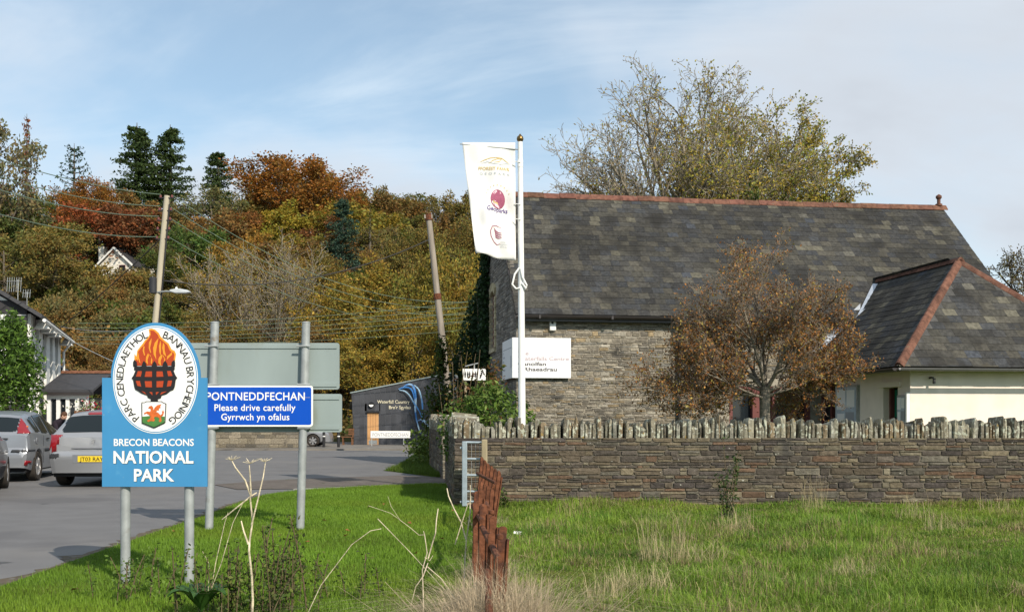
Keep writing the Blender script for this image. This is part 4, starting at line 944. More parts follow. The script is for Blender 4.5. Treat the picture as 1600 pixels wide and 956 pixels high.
def ribbon(pts, w_, m_, y):
    P2 = [Zt(*p) for p in pts]; fine = []
    for i in range(len(P2) - 1):
        p0, p1, p2, p3 = (Vector(P2[max(i - 1, 0)]), Vector(P2[i]), Vector(P2[i + 1]), Vector(P2[min(i + 2, len(P2) - 1)]))
        for t in np.linspace(0, 1, 6)[:-1]: fine.append(.5 * ((2 * p1) + (-p0 + p2) * t + (2 * p0 - 5 * p1 + 4 * p2 - p3) * t * t + (-p0 + 3 * p1 - 3 * p2 + p3) * t ** 3))
    fine.append(Vector(P2[-1])); mb = MB(); n = len(fine)
    for i, p in enumerate(fine):
        t = (fine[min(i + 1, n - 1)] - fine[max(i - 1, 0)]).normalized(); k = Vector((-t.y, t.x)) * w_ / 2 * (.35 + .65 * math.sin(math.pi * min(1, max(.0, (i + .8) / n)))); yy = y - .12 * math.sin(math.pi * i / n)
        for s_ in (1, -1):
            for dy in (0, .03): mb.v.append((p.x + k.x * s_, yy + dy, p.y + k.y * s_))
    for i in range(n - 1):
        b = i * 4; mb.f += [(b, b + 4, b + 6, b + 2), (b + 1, b + 3, b + 7, b + 5), (b, b + 1, b + 5, b + 4), (b + 2, b + 6, b + 7, b + 3)]
    mb.build('ribbon', m_, tb, smooth=True)
ribbon([(655, 305), (700, 290), (760, 290), (800, 330), (822, 420), (825, 520), (835, 600), (860, 700), (880, 745)], .10, M['rib_blue'], -.06)
ribbon([(690, 300), (740, 262), (790, 262), (818, 310), (830, 390), (828, 470), (822, 520)], .11, M['rib_blue'], -.12)
ribbon([(665, 315), (720, 325), (770, 370), (810, 440), (850, 500), (880, 560), (895, 640)], .08, M['rib_pale'], -.09)
ribbon([(815, 265), (860, 310), (885, 390), (897, 480), (893, 570), (900, 680)], .085, M['rib_pale'], -.14)
ribbon([(850, 620), (885, 605), (920, 625), (945, 665), (955, 700), (960, 735)], .10, M['rib_blue'], -.16)
# bench by its side, two bollards, low wall, name board
def thing_mb(name, label, cat, loc, group=None): o = empty(name, loc); return tag(o, label, cat, group)
bb = thing_mb('bench', 'small brown wooden bench beside the dark tiled building', 'bench', (P(546, 650, 57).x, 57, yard(57)))
M['bench_wood'] = mat('bench_wood', (0.16, .075, .035), .7, .2, 10)
for y in (0, .13, .26): MB().box(-.45, .2, y, y + .11, .42, .46).build('seat_slat', M['bench_wood'], bb)
for z in (.55, .68, .81): MB().box(-.12, .2, .40, .43, z, z + .10).build('back_slat', M['bench_wood'], bb)
for x in (-.4, .1):
    MB().box(x, x + .06, .02, .08, 0, .42).build('leg', M['bench_wood'], bb); MB().box(x, x + .06, .37, .40, 0, .9 if x > 0 else .42).build('leg', M['bench_wood'], bb)
for px, lb in ((506, 'black bollard in front of the far silver car wheel'), (529, 'black bollard between the far silver car and the bench')):
    o = thing_mb('bollard', lb, 'bollard', (P(px, 650, 51).x, 51, yard(51)), 'black bollards before the far yard')
    MB().lathe([(.07, -.1), (.07, .62), (.06, .66), (.075, .68), (.07, .74), (0, .76)], 12).build('shaft', M['black_paint'], o, smooth=True); MB().lathe([(.073, .52), (.073, .57)], 12).build('band', M['white_print'], o)
nb = thing_mb('name_board', 'white street name board on short legs before the dark tiled building', 'sign', (P(610, 650, 54.5).x, 54.5, yard(54.5)))
k = 1600 / 54.5; zb_ = CAM_Z - yard(54.5)
MB().box(-31 / k, 31 / k, -.01, .02, zb_ + (650 - 684) / k, zb_ + (650 - 673) / k).build('board', M['white_print'], nb, bevel=.004)
mb = MB(); text_mb(mb, 'PONTNEDDFECHAN', 6.0 / k, lambda x, y: (x, -.014, zb_ + (650 - 681.7) / k + y), width=56 / k, bold=.0); flat_obj(mb, 'lettering', M['palegrey_print'], nb)
for x in (-30, 20): MB().box(x / k, x / k + .05, .021, .06, -.1, zb_ + (650 - 675) / k).build('leg', M['galv'], nb)
lw = empty('low_wall', (P(280, 650, 49.5).x, 49.5, yard(49.5))); tag(lw, 'low rubble wall beyond the road behind the village sign', 'wall')
lwl = P(466, 650, 49.5).x - lw.location.x
MB().box(0, lwl, .012, .5, -.2, 1.35).build('wall_core', M['mortar_dark'], lw)
place_pieces('stone', 'stonework', lw, STONE_V, rubble(lwl, 0, 1.35, (0, 0, 0), (1, 0, 0), (0, 1, 0), [(0.20, .175, .13), (0.16, .14, .11), (0.24, .21, .16), (.13, .12, .10)], 71, .12, .3, .2, .5), M['stone_piece'], M['stone_mass'])
# small white board with black marks behind the shrub, by the gable
wb = empty('white_board', P(741, 650, 24).xy.to_3d()); tag(wb, 'small white notice board with black figures behind the shrub by the gable', 'sign')
k = 1600 / 24; MB().box(-18 / k, 18 / k, 0, .03, CAM_Z + 56 / k, CAM_Z + 74 / k).build('board', M['white_print'], wb)
mb = MB()
for x in (-15, -11, -8, -3, 1, 4): flat(mb, [(x, 60), (x + 1.5, 60), (x + 2.2, 66), (x + 1.0, 71), (x - .5, 66)], lambda a, b: (a / k, -.003, CAM_Z + b / k))
for pts in ([(8, 59), (10, 59), (13, 66), (11, 67)], [(10, 66), (15, 68), (15, 70), (10, 68)], [(12, 70), (14, 70), (14, 72.5), (12, 72.5)]): flat(mb, pts, lambda a, b: (a / k, -.003, CAM_Z + b / k))
flat_obj(mb, 'figures', M['ink'], wb)
for x in (-15, 14): MB().box(x / k, x / k + .05, .031, .08, -.1, CAM_Z + 72 / k).build('leg', M['old_wood'], wb)
MB().tube([(-14 / k, .05, CAM_Z + 78 / k), (6 / k, .05, CAM_Z + 83 / k)], .015, 6).build('rail', M['galv'], wb); MB().tube([(0, .05, CAM_Z + 70 / k), (0, .05, CAM_Z + 82 / k)], .015, 6).build('rail_post', M['galv'], wb)
# a scrap of litter in the field
lt = MB(); r = random.Random(2); lt.add([(r.uniform(-.05, .05), r.uniform(-.03, .03), .015 + r.uniform(0, .05)) for _ in range(9)], [(0, 1, 2), (2, 3, 4), (4, 5, 6), (6, 7, 8), (0, 4, 8), (1, 5, 7), (3, 6, 0)])
p = P(809, 843, 11.4); tag(lt.build('litter', M['white_print'], None, (p.x, p.y, .04)), 'crumpled scrap of white litter on the grass near the rusty fence', 'litter')
# ------------------------------------------------------------------ cars
def car_surface(sp):
    L = sp['L']; ys = sorted(set(list(np.round(np.linspace(0, .7, 71), 4)) + list(np.round(np.linspace(.7, L, 80), 4)) + [a for a, _ in sp['top']]))
    it = lambda k, y: float(np.interp(y, [a for a, _ in sp[k]], [b for _, b in sp[k]]))
    rows = []
    for y in ys:
        zt, wm, bel = it('top', y), it('wm', y), it('belt', y)
        zl = sp['sill']
        for yc in sp['wheels']:
            q = sp['arch'] ** 2 - (y - yc) ** 2
            if q > 0: zl = max(zl, math.sqrt(q) + sp['wr'] - .02)
        if y < .25: zl = max(zl, sp['sill'] + .06 * (1 - y / .25))
        zb = min(bel, zt - .05); g = max(0, min(1, (zt - bel) / .45)); wb = wm * .955
        wr = wb * .965 * (1 - g) + sp['roofw'] * g
        z1 = max(min(.50, zt - .12), zl + .02); z2 = max(min(.70, zt - .09), z1 + .015); zb = max(zb, z2 + .015); z4 = max(zt - .085 * g - .022, zb + .008)
        pts = [(wm * .94, zl), (wm * .995, z1), (wm, z2), (wb, zb), (wr, z4), (wr * .88, z4 + (zt - z4) * .62), (wr * .5, zt - .008), (0, zt)]
        ring = []
        for i in range(len(pts) - 1):
            n = (4, 6, 12, 16, 4, 10, 12)[i]
            for t in range(n): ring.append(((pts[i][0] * (n - t) + pts[i + 1][0] * t) / n, y, (pts[i][1] * (n - t) + pts[i + 1][1] * t) / n))
        ring.append((0, y, zt)); full = [(-x, a, b) for x, a, b in ring] + [r_ for r_ in ring[-2::-1]]
        rows.append(full)
    return ys, rows
def make_car(name, label, sp, loc, rz, paint, plate=None, group=None, logo=None):
    root = empty(name, loc, rz); tag(root, label, 'car', group)
    ys, rows = car_surface(sp); n = len(rows[0]); V = [p for r_ in rows for p in r_]
    F = [(i * n + j, i * n + j + 1, (i + 1) * n + j + 1, (i + 1) * n + j) for i in range(len(rows) - 1) for j in range(n - 1)]
    F.append(tuple(range(n - 1, -1, -1))); F.append(tuple((len(rows) - 1) * n + j for j in range(n)))
    mb = MB(); mb.v = V; mb.f = F
    body = mb.build('body', paint, root, smooth=True, sharp=28)
    nrm_ = [v.normal.copy() for v in body.data.vertices]
    # dark underside and wheel wells
    W2 = max(b for _, b in sp['wm']) * .90
    MB().box(-W2 + .02, W2 - .02, .15, sp['L'] - .2, .20, .62).build('underbody', M['black_paint'], root)
    def patch(nm, test, m_, off, parent=root):
        keep = []
        for f in F[:-2]:
            c = Vector((0, 0, 0))
            for k in f: c += Vector(V[k])
            if test(*(c / 4)): keep.append(f)
        if not keep: return None
        ids = sorted({k for f in keep for k in f}); mp = {k: i for i, k in enumerate(ids)}; q = MB()
        vs = [tuple(Vector(V[k]) + nrm_[k] * off) for k in ids]; q.v = vs; q.f = [tuple(mp[k] for k in f) for f in keep]
        me = bpy.data.meshes.new(nm); me.from_pydata(q.v, [], q.f); me.update(); me.polygons.foreach_set('use_smooth', np.ones(len(me.polygons), dtype=bool)); me.materials.append(m_)
        o = link(nm, me, parent); so = o.modifiers.new('thick', 'SOLIDIFY'); so.thickness = .004; so.offset = 1
        return o
    for nm, test, mk, off in sp['patches']: patch(nm, test, M[mk], off)
    wr = sp['wr']; wx = max(b for _, b in sp['wm'])
    tyre = MB().lathe([(wr * .66, -.09), (wr * .93, -.095), (wr, -.07), (wr, .07), (wr * .93, .095), (wr * .66, .09), (wr * .64, .0), (wr * .66, -.09)], 28, caps=False).mesh('tyre', M['tyre'], True)
    rim = MB(); rim.lathe([(wr * .70, -.05), (wr * .70, .072), (wr * .64, .078), (wr * .60, .05)], 28, caps=False)
    spk = MB(); spk.lathe([(0.0, .03), (.06, .075), (.055, .085), (0, .09)], 12)
    for i in range(sp.get('spokes', 5)):
        a = 2 * math.pi * i / sp.get('spokes', 5); c, s = math.cos(a), math.sin(a); w0, w1 = .030, .045
        pq = [(.04, -w0), (wr * .63, -w1), (wr * .63, w1), (.04, w0)]
        q = [(x * c - y * s, x * s + y * c) for x, y in pq]; spk.hexa([(x, y, .045) for x, y in q] + [(x, y, .075) for x, y in q])
    rme = rim.mesh('rim', M['alloy'], True); sme = spk.mesh('spokes', M['alloy'])
    for yc in sp['wheels']:
        for sx in (-1, 1):
            wh = bpy.data.objects.new('wheel', tyre); COL.objects.link(wh); wh.parent = root; wh.location = (sx * (wx - .105), yc, wr); wh.rotation_euler = (0, R(90 * sx), 0)
            for nm, me in (('rim', rme), ('spokes', sme)):
                k = bpy.data.objects.new(nm, me); COL.objects.link(k); k.parent = wh
            k = MB().lathe([(0, .02), (wr * .64, .02), (wr * .64, .03), (0, .03)], 20).build('hub_disc', M['black_paint'], wh)
    if plate:
        zc, txt = plate; pl = MB().box(-.26, .26, -.014, -.004, zc - .056, zc + .056).build('number_plate', M['plate'], root)
        t = MB(); text_mb(t, txt, .075, lambda x, y: (x, -.0165, zc - .0375 + y), width=.44, bold=.012); flat_obj(t, 'lettering', M['ink'], pl)
    return root
M['tyre'] = mat('tyre_rubber', (0.035, .030, .026), .9, .3, 8); M['alloy'] = mat('alloy_wheel', (0.45, .45, .46), .35, .1, 8, metal=.6)
M['silver'] = mat('silver_paint', (0.27, .285, .31), .34, .03, 2, metal=.45, spec=.5, coat=.4); M['silver_warm'] = mat('silver_paint_pale', (0.31, .32, .34), .34, .03, 2, metal=.45, spec=.5, coat=.6)
M['dark_blue_paint'] = mat('dark_blue_paint', (0.02, .025, .04), .3, .05, 2, metal=.2, coat=.7)
M['lamp_red'] = mat('lamp_red', (0.22, .006, .010), .2, .1, 10, spec=.6, coat=.5); M['lamp_amber'] = mat('lamp_amber', (0.75, .22, .02), .2, .1, 10, spec=.6); M['plate'] = mat('plate_yellow', (0.72, .52, .03), .4, 0)
M['trim'] = mat('black_trim', (0.03, .032, .036), .6, .1, 6); M['car_glass'] = mat('car_glass', (0.012, .018, .022), .10, 0, spec=.22)
ax = abs
peu = dict(L=4.2, sill=.22, wr=.315, arch=.37, wheels=(.74, 3.35), roofw=.60,
    top=[(0, .60), (.02, .66), (.05, .70), (.07, .96), (.12, 1.02), (.44, 1.40), (.52, 1.445), (.8, 1.48), (1.6, 1.51), (2.1, 1.48), (2.95, 1.03), (3.8, .88), (4.12, .72), (4.2, .5)],
    wm=[(0, .70), (.04, .80), (.15, .845), (.4, .87), (1, .875), (3.2, .87), (3.9, .79), (4.15, .62), (4.2, .5)], belt=[(0, 1.0), (1, .98), (3, .93), (4.2, .8)],
    patches=[('rear_window', lambda x, y, z: .15 < y < .425 and ax(x) < .615 - (z - 1.03) * .12 and z > 1.05, 'car_glass', .003), ('tail_lamp', lambda x, y, z: .045 < y < .20 and .72 < z < 1.0 and ax(x) > .60 + (.95 - z) * .35 and x < 0, 'lamp_red', .006), ('tail_lamp', lambda x, y, z: .045 < y < .20 and .72 < z < 1.0 and ax(x) > .60 + (.95 - z) * .35 and x > 0, 'lamp_red', .006),
             ('brake_lamp', lambda x, y, z: .43 < y < .50 and ax(x) < .22 and z > 1.38, 'lamp_red', .006), ('bumper_strip', lambda x, y, z: .0 < y < .18 and .56 < z < .64 and x < -.62, 'trim', .004), ('bumper_strip', lambda x, y, z: .0 < y < .18 and .56 < z < .64 and x > .62, 'trim', .004),
             ('side_window', lambda x, y, z: .75 < y < 1.55 and z > 1.0 and ax(x) > .60 and z < 1.39, 'car_glass', .003), ('side_window', lambda x, y, z: 1.62 < y < 2.4 and z > .99 and ax(x) > .60 and z < 1.39, 'car_glass', .003), ('windscreen', lambda x, y, z: 2.25 < y < 2.9 and ax(x) < .58 and z > 1.05, 'car_glass', .003)])
pc = make_car('parked_car', 'silver hatchback with yellow number plate seen from behind, partly hidden by the national park sign', peu, (P(143.5, 650, 19.5).x, 19.5, .012), R(3), M['silver_warm'], (.545, 'JT03 RAY'), 'silver cars parked beside the verge')
q = MB(); Lz = lambda x, y: (x / 1000, -0, y / 1000)
for pts in ([(-30, 40), (-10, 55), (8, 50), (20, 60), (34, 52), (22, 44), (6, 38), (-6, 20), (-22, 4), (-34, -8), (-40, -26), (-22, -12), (-4, 6), (6, -10), (-6, -38), (10, -34), (20, -8), (14, 16), (32, 22), (40, 10), (42, 26), (24, 36), (4, 30), (-16, 34)],): q.add([(x / 1000, .045, .86 + y / 1000) for x, y in pts], [tuple(range(len(pts)))])
o = flat_obj(q, 'badge', M['alloy'], pc); o.modifiers.new('t', 'SOLIDIFY').thickness = .008
t = MB(); text_mb(t, 'PEUGEOT', .022, lambda x, y: (-.44 + x, .038, .775 + y), width=.2); flat_obj(t, 'lettering', M['galv'], pc)
MB().box(-.40, .40, .036, .075, .735, .745).build('tailgate_seam', M['black_paint'], pc); MB().box(-.36, .36, -.0035, .02, .47, .625).build('plate_recess', M['silver'], pc)
foc = dict(L=4.15, sill=.24, wr=.31, arch=.365, wheels=(.72, 3.33), roofw=.59, spokes=6,
    top=[(0, .58), (.02, .66), (.06, .72), (.08, .98), (.12, 1.02), (.40, 1.34), (.50, 1.40), (.9, 1.45), (1.6, 1.48), (2.0, 1.45), (2.9, 1.02), (3.8, .84), (4.08, .70), (4.15, .5)],
    wm=[(0, .70), (.04, .79), (.15, .835), (.4, .85), (1, .85), (3.2, .85), (3.9, .77), (4.1, .62), (4.15, .5)], belt=[(0, 1.04), (.8, .99), (1.5, .95), (3, .90), (4.15, .8)],
    patches=[('rear_window', lambda x, y, z: .14 < y < .40 and ax(x) < .56 and z > 1.04, 'car_glass', .003), ('tail_lamp', lambda x, y, z: .10 < y < .44 and 1.0 < z < 1.33 and ax(x) > .57 and ax(x) < .9 and x > 0 and y < .22 + (z - 1.0) * .62, 'lamp_red', .006), ('tail_lamp', lambda x, y, z: .10 < y < .44 and 1.0 < z < 1.33 and ax(x) > .57 and x < 0 and y < .22 + (z - 1.0) * .62, 'lamp_red', .006),
             ('side_window', lambda x, y, z: .62 < y < 1.02 and z > 1.02 and ax(x) > .58 and z < 1.28 + (y - .62) * .2, 'car_glass', .003), ('side_window', lambda x, y, z: 1.08 < y < 1.62 and z > .99 and ax(x) > .58 and z < 1.385, 'car_glass', .003), ('side_window', lambda x, y, z: 1.69 < y < 2.55 and z > .95 and ax(x) > .58 and z < 1.385, 'car_glass', .003),
             ('windscreen', lambda x, y, z: 2.2 < y < 2.85 and ax(x) < .56 and z > 1.04, 'car_glass', .003), ('fog_lamp', lambda x, y, z: .03 < y < .24 and .36 < z < .46 and x > .6, 'lamp_red', .006), ('bumper_strip', lambda x, y, z: .0 < y < .42 and .62 < z < .665 and x > .5, 'trim', .004), ('side_strip', lambda x, y, z: 1.15 < y < 2.95 and .60 < z < .66 and x > .8, 'trim', .004)])
fc = make_car('parked_car', 'silver hatchback with tall red tail lamp high on its rear pillar', foc, (P(40, 650, 20.9).x - .83, 20.9, .012), R(10), M['silver'], None, 'silver cars parked beside the verge')
MB().box(-.42, .42, .035, .05, .88, .91).build('tailgate_handle', M['trim'], fc); MB().box(.846, .862, 1.30, 1.48, .86, .89).build('door_handle', M['black_paint'], fc)
MB().lathe([(0, 0), (.07, 0), (.07, .012), (0, .012)], 16, (0, 0, 0)).build('fuel_flap', M['silver'], fc, (.842, .56, .84)).rotation_euler = (0, R(90), 0)
MB().box(.846, .85, 1.055, 1.062, .35, .95).build('door_seam', M['black_paint'], fc); MB().box(.846, .85, 1.66, 1.667, .3, .92).build('door_seam', M['black_paint'], fc)
MB().box(.70, .735, .30, .36, 1.09, 1.16).build('indicator', M['lamp_amber'], fc)
dk = dict(foc); dk['patches'] = foc['patches'][3:7] + [('tail_lamp', lambda x, y, z: .05 < y < .3 and .72 < z < .95 and ax(x) > .6, 'lamp_red', .006)]
# nose towards the silver cars, most of it out of view
hd = R(22); fwl = P(4, 650, 19.4)
make_car('parked_car', 'dark blue car showing only its front wing and alloy wheel beside the silver hatchback', dk, (fwl.x - .74 * math.cos(hd) + 3.33 * math.sin(hd), 19.4 - .74 * math.sin(hd) - 3.33 * math.cos(hd), .012), hd, M['dark_blue_paint'])
far = dict(foc); far['patches'] = foc['patches'][3:7]
make_car('parked_car', 'silver car parked side on beyond the bollards in front of the low wall', far, (P(520, 650, 52.6).x - 4.2, 52.6, yard(52.6) + .012), R(-90), M['silver_warm'])

# ------------------------------------------------------------------ black and white inn
inn_c = Vector((P(42, 650, 34).x, 34, 0)); inn_far = Vector((P(92, 650, 43.7).x, 43.7, 0)); dI = inn_far - inn_c; LI = dI.length; aI = math.atan2(dI.y, dI.x) - math.pi / 2
inn = empty('inn', inn_c, aI); tag(inn, 'black and white rendered inn with slate roof, white eaves brackets and tall pilasters', 'building')
M['inn_white'] = mat('inn_white', (0.78, .77, .73), .85, .06, 3); M['inn_black'] = mat('inn_black', (0.035, .033, .036), .8, .2, 4); M['inn_slate'] = mat('inn_slate', (0.05, .05, .055), .6, .25, 8, stretch=(1, 1, 6))
EI, WI = 4.9, 7.0                        # local: x to the right of the wall is outside, -x is inside; y along the wall
sl = .62
MB().prism([(0, -.1), (0, EI), (-WI / 2, EI + WI / 2 * sl), (-WI, EI), (-WI, -.1)], 0, LI, 'y').build('wall', M['inn_black'], inn)
MB().prism([(-.02, 1.0), (-.02, EI - .05), (-WI / 2, EI + WI / 2 * sl - .1), (-WI + .02, EI - .05), (-WI + .02, 1.0)], -.03, -.002, 'y').build('gable_render', M['inn_white'], inn)
for i in range(9):                       # black quoins alternating at the corner
    z = .9 + i * .48; wq = .62 if i % 2 else .95
    MB().box(-wq, .0, -.06, -.031, z, z + .44).build('quoin', M['inn_black'], inn)
for i, (y0, y1) in enumerate(((.15, 1.35), (2.4, 3.5), (4.7, 5.8), (6.8, 7.7), (8.9, 9.9))): MB().box(.001, .10, y0, y1, -.1, EI - .12).build('pilaster', M['inn_white'], inn)
for y0 in (1.45, 3.6, 5.9, 7.8):
    wv = MB().box(.002, .03, y0, y0 + .85, 2.9, 4.2).build('window', M['glass_dark'], inn); MB().box(.031, .06, y0 + .38, y0 + .46, 2.9, 4.2).build('glazing_bar', M['inn_white'], wv)
rI = MB(); rI.prism([(.5, EI - .5 * sl), (-WI / 2, EI + WI / 2 * sl), (-WI / 2, EI + WI / 2 * sl + .14), (.5, EI - .5 * sl + .14)], -.35, LI + .2, 'y'); rI.prism([(-WI - .5, EI - .5 * sl), (-WI / 2 - .001, EI + WI / 2 * sl), (-WI / 2 - .001, EI + WI / 2 * sl + .14), (-WI - .5, EI - .5 * sl + .14)], -.35, LI + .2, 'y')
ir = rI.build('roof', M['inn_slate'], inn)
for y in (1.0, 2.9, 4.8, 9.6):
    b_ = MB(); b_.add([(.14, y - .3, EI - .55), (.6, y - .3, EI - .55), (.6, y + .3, EI - .55), (.14, y + .3, EI - .55), (.36, y, EI - .1)], [(0, 1, 2, 3), (0, 1, 4), (1, 2, 4), (2, 3, 4), (3, 0, 4)]); b_.build('bracket', M['inn_white'], ir)
MB().tube([(.56, -.3, EI - .36), (.56, LI + .2, EI - .36)], .06, 8).build('gutter', M['inn_white'], ir)
MB().tube([(.5, LI - .1, EI - .4), (.2, LI - .1, EI - .8), (.2, LI - .1, 0)], .05, 8).build('downpipe', M['inn_white'], inn)
for (yy, h0, n0) in ((.6, 1.35, 7), (2.9, 1.1, 4)):
    xx = -.35; zz = EI + .35 * sl + .1
    ar = empty('television_aerial', (0, 0, 0)); ar.parent = None
    wl_ = Matrix.Translation(inn_c) @ Matrix.Rotation(aI, 4, 'Z') @ Vector((xx, yy, zz)); ar.location = wl_
    ar.scale = (.55,) * 3
    tag(ar, 'tall television aerial with many bars on the inn roof' if n0 == 7 else 'smaller thin television aerial further along the inn roof', 'aerial')
    MB().tube([(0, 0, -.25), (0, 0, h0)], .022, 6).build('mast', M['galv'], ar); MB().tube([(-.7 if n0 == 7 else -.3, 0, h0 - .1), (.25, 0, h0 - .1)], .015, 6).build('boom', M['galv'], ar)
    for k in range(n0): x = -.65 + k * .14 if n0 == 7 else -.25 + k * .15; MB().tube([(x, -.05, h0 - (.75 if n0 == 7 else .4)), (x, .05, h0 + .15)], .016, 5).build('element', M['galv'], ar)
    MB().tube([(0, 0, -.1), (.1, 0, -.3), (.28, 0, -.15)], .02, 6).build('bracket', M['galv'], ar)
MB().prism([(.6, EI - 1.9), (-2.5, EI + .1), (-2.5, EI + .2), (.6, EI - 1.78)], LI + .21, LI + 5.5, 'y').build('lower_roof', M['inn_slate'], inn)
MB().box(-2.5, .2, LI + .01, LI + 5.4, -.1, EI - 1.85).build('lower_wing', M['inn_black'], inn)
for y in (LI + 1.5, LI + 4.0):
    b_ = MB(); b_.add([(.22, y - .3, EI - 2.2), (.7, y - .3, EI - 2.2), (.7, y + .3, EI - 2.2), (.22, y + .3, EI - 2.2), (.45, y, EI - 1.85)], [(0, 1, 2, 3), (0, 1, 4), (1, 2, 4), (2, 3, 4), (3, 0, 4)]); b_.build('bracket', M['inn_white'], inn)
# glazed porch of the inn
pd = 36.5; po = empty('inn_porch', (P(109, 650, pd).x, pd, 0)); tag(po, 'white framed glazed porch with slate roof and orange ridge before the inn', 'porch')
k = 1600 / pd; hw = 41 / k; ez = CAM_Z + (650 - 612) / k; rz2 = CAM_Z + (650 - 583) / k
MB().prism([(-.25, ez - .02), (1.5, rz2), (1.5, rz2 + .08), (-.25, ez + .07)], -hw, hw, 'x').build('roof', M['inn_slate'], po)
MB().prism([(3.25, ez - .02), (1.501, rz2), (1.501, rz2 + .08), (3.25, ez + .07)], -hw, hw, 'x').build('rear_roof', M['inn_slate'], po)
for i in range(5): o = MB().prism([(1.36, rz2 + .06), (1.5, rz2 + .16), (1.64, rz2 + .06)], -hw + i * 2 * hw / 5, -hw + (i + 1) * 2 * hw / 5 - .004, 'x').build('ridge_tile', M['terracotta'], po); o.color = (1.3, 1.2, 1, 1)
MB().box(-hw + .15, hw - .3, 0.0, 2.9, -.1, .55).build('base_wall', M['inn_white'], po)
MB().box(-hw + .2, hw - .35, .05, 2.8, .551, ez - .2).build('glazing', M['glass_dark'], po)
for x in np.linspace(-hw + .13, hw - .4, 5): MB().box(x, x + .13, -.03, .048, .551, ez - .25).build('mullion', M['white_paint'], po)
MB().box(-hw + .13, hw - .27, -.035, .047, ez - .249, ez - .1).build('head_rail', M['white_paint'], po)
MB().box(-hw, hw, -.24, -.21, ez - .12, ez - .01).build('fascia', M['gutter'], po)
for x in np.linspace(.4, 2.6, 3): MB().box(hw - .349, hw - .27, x, x + .12, .551, ez - .25).build('side_mullion', M['white_paint'], po)
# basket of flowers hanging on the porch
M['flower_leaf'] = mat('flower_leaf', (1, 1, 1), .7, 0, tint='attr', transl=.2)
hb = empty('flower_basket', P(136, 638, 36.0)); tag(hb, 'planter of white and red flowers by the glazed porch', 'flowers')
def leaf_quads(c, size, seed, tints, aspect=.6, up=0.0):
    r = np.random.default_rng(seed); n = len(c); c = np.asarray(c, float)
    a = r.normal(size=(n, 3)); a /= np.linalg.norm(a, axis=1)[:, None] + 1e-9
    if up: a[:, 2] += up; a /= np.linalg.norm(a, axis=1)[:, None] + 1e-9
    b = np.cross(a, r.normal(size=(n, 3))); b /= np.linalg.norm(b, axis=1)[:, None] + 1e-9
    s = (np.asarray(size) * r.uniform(.65, 1.35, n))[:, None]
    v = np.stack([c - a * s * .5, c + b * s * aspect * .5, c + a * s * .5, c - b * s * aspect * .5], 1).reshape(-1, 3)
    f = np.arange(n * 4).reshape(-1, 4)
    return v, f, np.asarray(tints)
r = np.random.default_rng(4); c = r.normal(size=(260, 3)) * (.26, .14, .14) + (0, 0, .05); tt = np.where((r.random(260) < .45)[:, None], (.10, .16, .03), np.where((c[:, 0] < -.1)[:, None], (.7, .68, .6), (.35, .02, .04)))
v, f, t = leaf_quads(c, .09, 1, tt); link('blooms', np_mesh('blooms', v, f, t, M['flower_leaf']), hb)
MB().box(-.4, .4, -.12, .12, -.32, -.08).build('trough', M['bench_wood'], hb); MB().box(-.38, .38, .121, .6, -.32, -.26).build('bracket', M['white_paint'], hb)

# ------------------------------------------------------------------ a person bending behind the cars
ps = empty('person', (P(88, 650, 30).x, 30, .01)); tag(ps, 'person with brown hair in a dark jacket stooping behind the parked silver cars', 'person')
M['jacket'] = mat('dark_jacket', (0.02, .014, .022), .9, .2, 12); M['trousers'] = mat('dark_trousers', (0.02, .022, .03), .9, .2, 12); M['skin'] = mat('skin', (0.55, .33, .24), .6, .05, 10); M['hair'] = mat('brown_hair', (0.07, .03, .015), .7, .3, 40)
J = dict(pelvis=(-.18, 0, .80), waist=(-.10, 0, .92), chest=(.02, 0, 1.12), neck=(.14, -.02, 1.26), head=(.20, -.03, 1.31), hl=(-.18, -.1, .78), kl=(-.08, -.12, .42), al=(-.15, -.12, .07), fl=(.02, -.13, .04), hr=(-.18, .1, .78), kr=(-.02, .12, .42), ar=(-.10, .12, .07), fr=(.07, .13, .04), sl=(.04, -.19, 1.16), el=(.12, -.22, .90), wl=(.30, -.14, .76), gl=(.37, -.12, .72), sr=(.04, .19, 1.16), er=(.14, .22, .90), wr=(.30, .12, .78), gr=(.37, .1, .74))
rad = dict(pelvis=.15, waist=.14, chest=.16, neck=.065, head=.06, hl=.11, kl=.07, al=.05, fl=.045, hr=.11, kr=.07, ar=.05, fr=.045, sl=.08, el=.055, wl=.04, gl=.035, sr=.08, er=.055, wr=.04, gr=.035)
E = [('pelvis', 'waist'), ('waist', 'chest'), ('chest', 'neck'), ('neck', 'head'), ('pelvis', 'hl'), ('hl', 'kl'), ('kl', 'al'), ('al', 'fl'), ('pelvis', 'hr'), ('hr', 'kr'), ('kr', 'ar'), ('ar', 'fr'), ('chest', 'sl'), ('sl', 'el'), ('el', 'wl'), ('wl', 'gl'), ('chest', 'sr'), ('sr', 'er'), ('er', 'wr'), ('wr', 'gr')]
ks = list(J); me = bpy.data.meshes.new('body'); me.from_pydata([J[k] for k in ks], [(ks.index(a), ks.index(b)) for a, b in E], []); me.materials.append(M['jacket'])
bo = link('body', me, ps); sk = bo.modifiers.new('skin', 'SKIN'); bo.modifiers.new('sub', 'SUBSURF').levels = 2; bo.modifiers['sub'].render_levels = 2
for i, k_ in enumerate(ks): me.skin_vertices[0].data[i].radius = (rad[k_],) * 2
me.skin_vertices[0].data[0].use_root = True
def blob(nm, c, s, m_, parent, n=12):
    q = MB(); q.lathe([(math.sin(t) if 0 < t < math.pi else .001, -math.cos(t)) for t in np.linspace(0, math.pi, n)], 16); q.v = [(x * s[0], y * s[1], z * s[2]) for x, y, z in q.v]
    return q.build(nm, m_, parent, c, smooth=True)
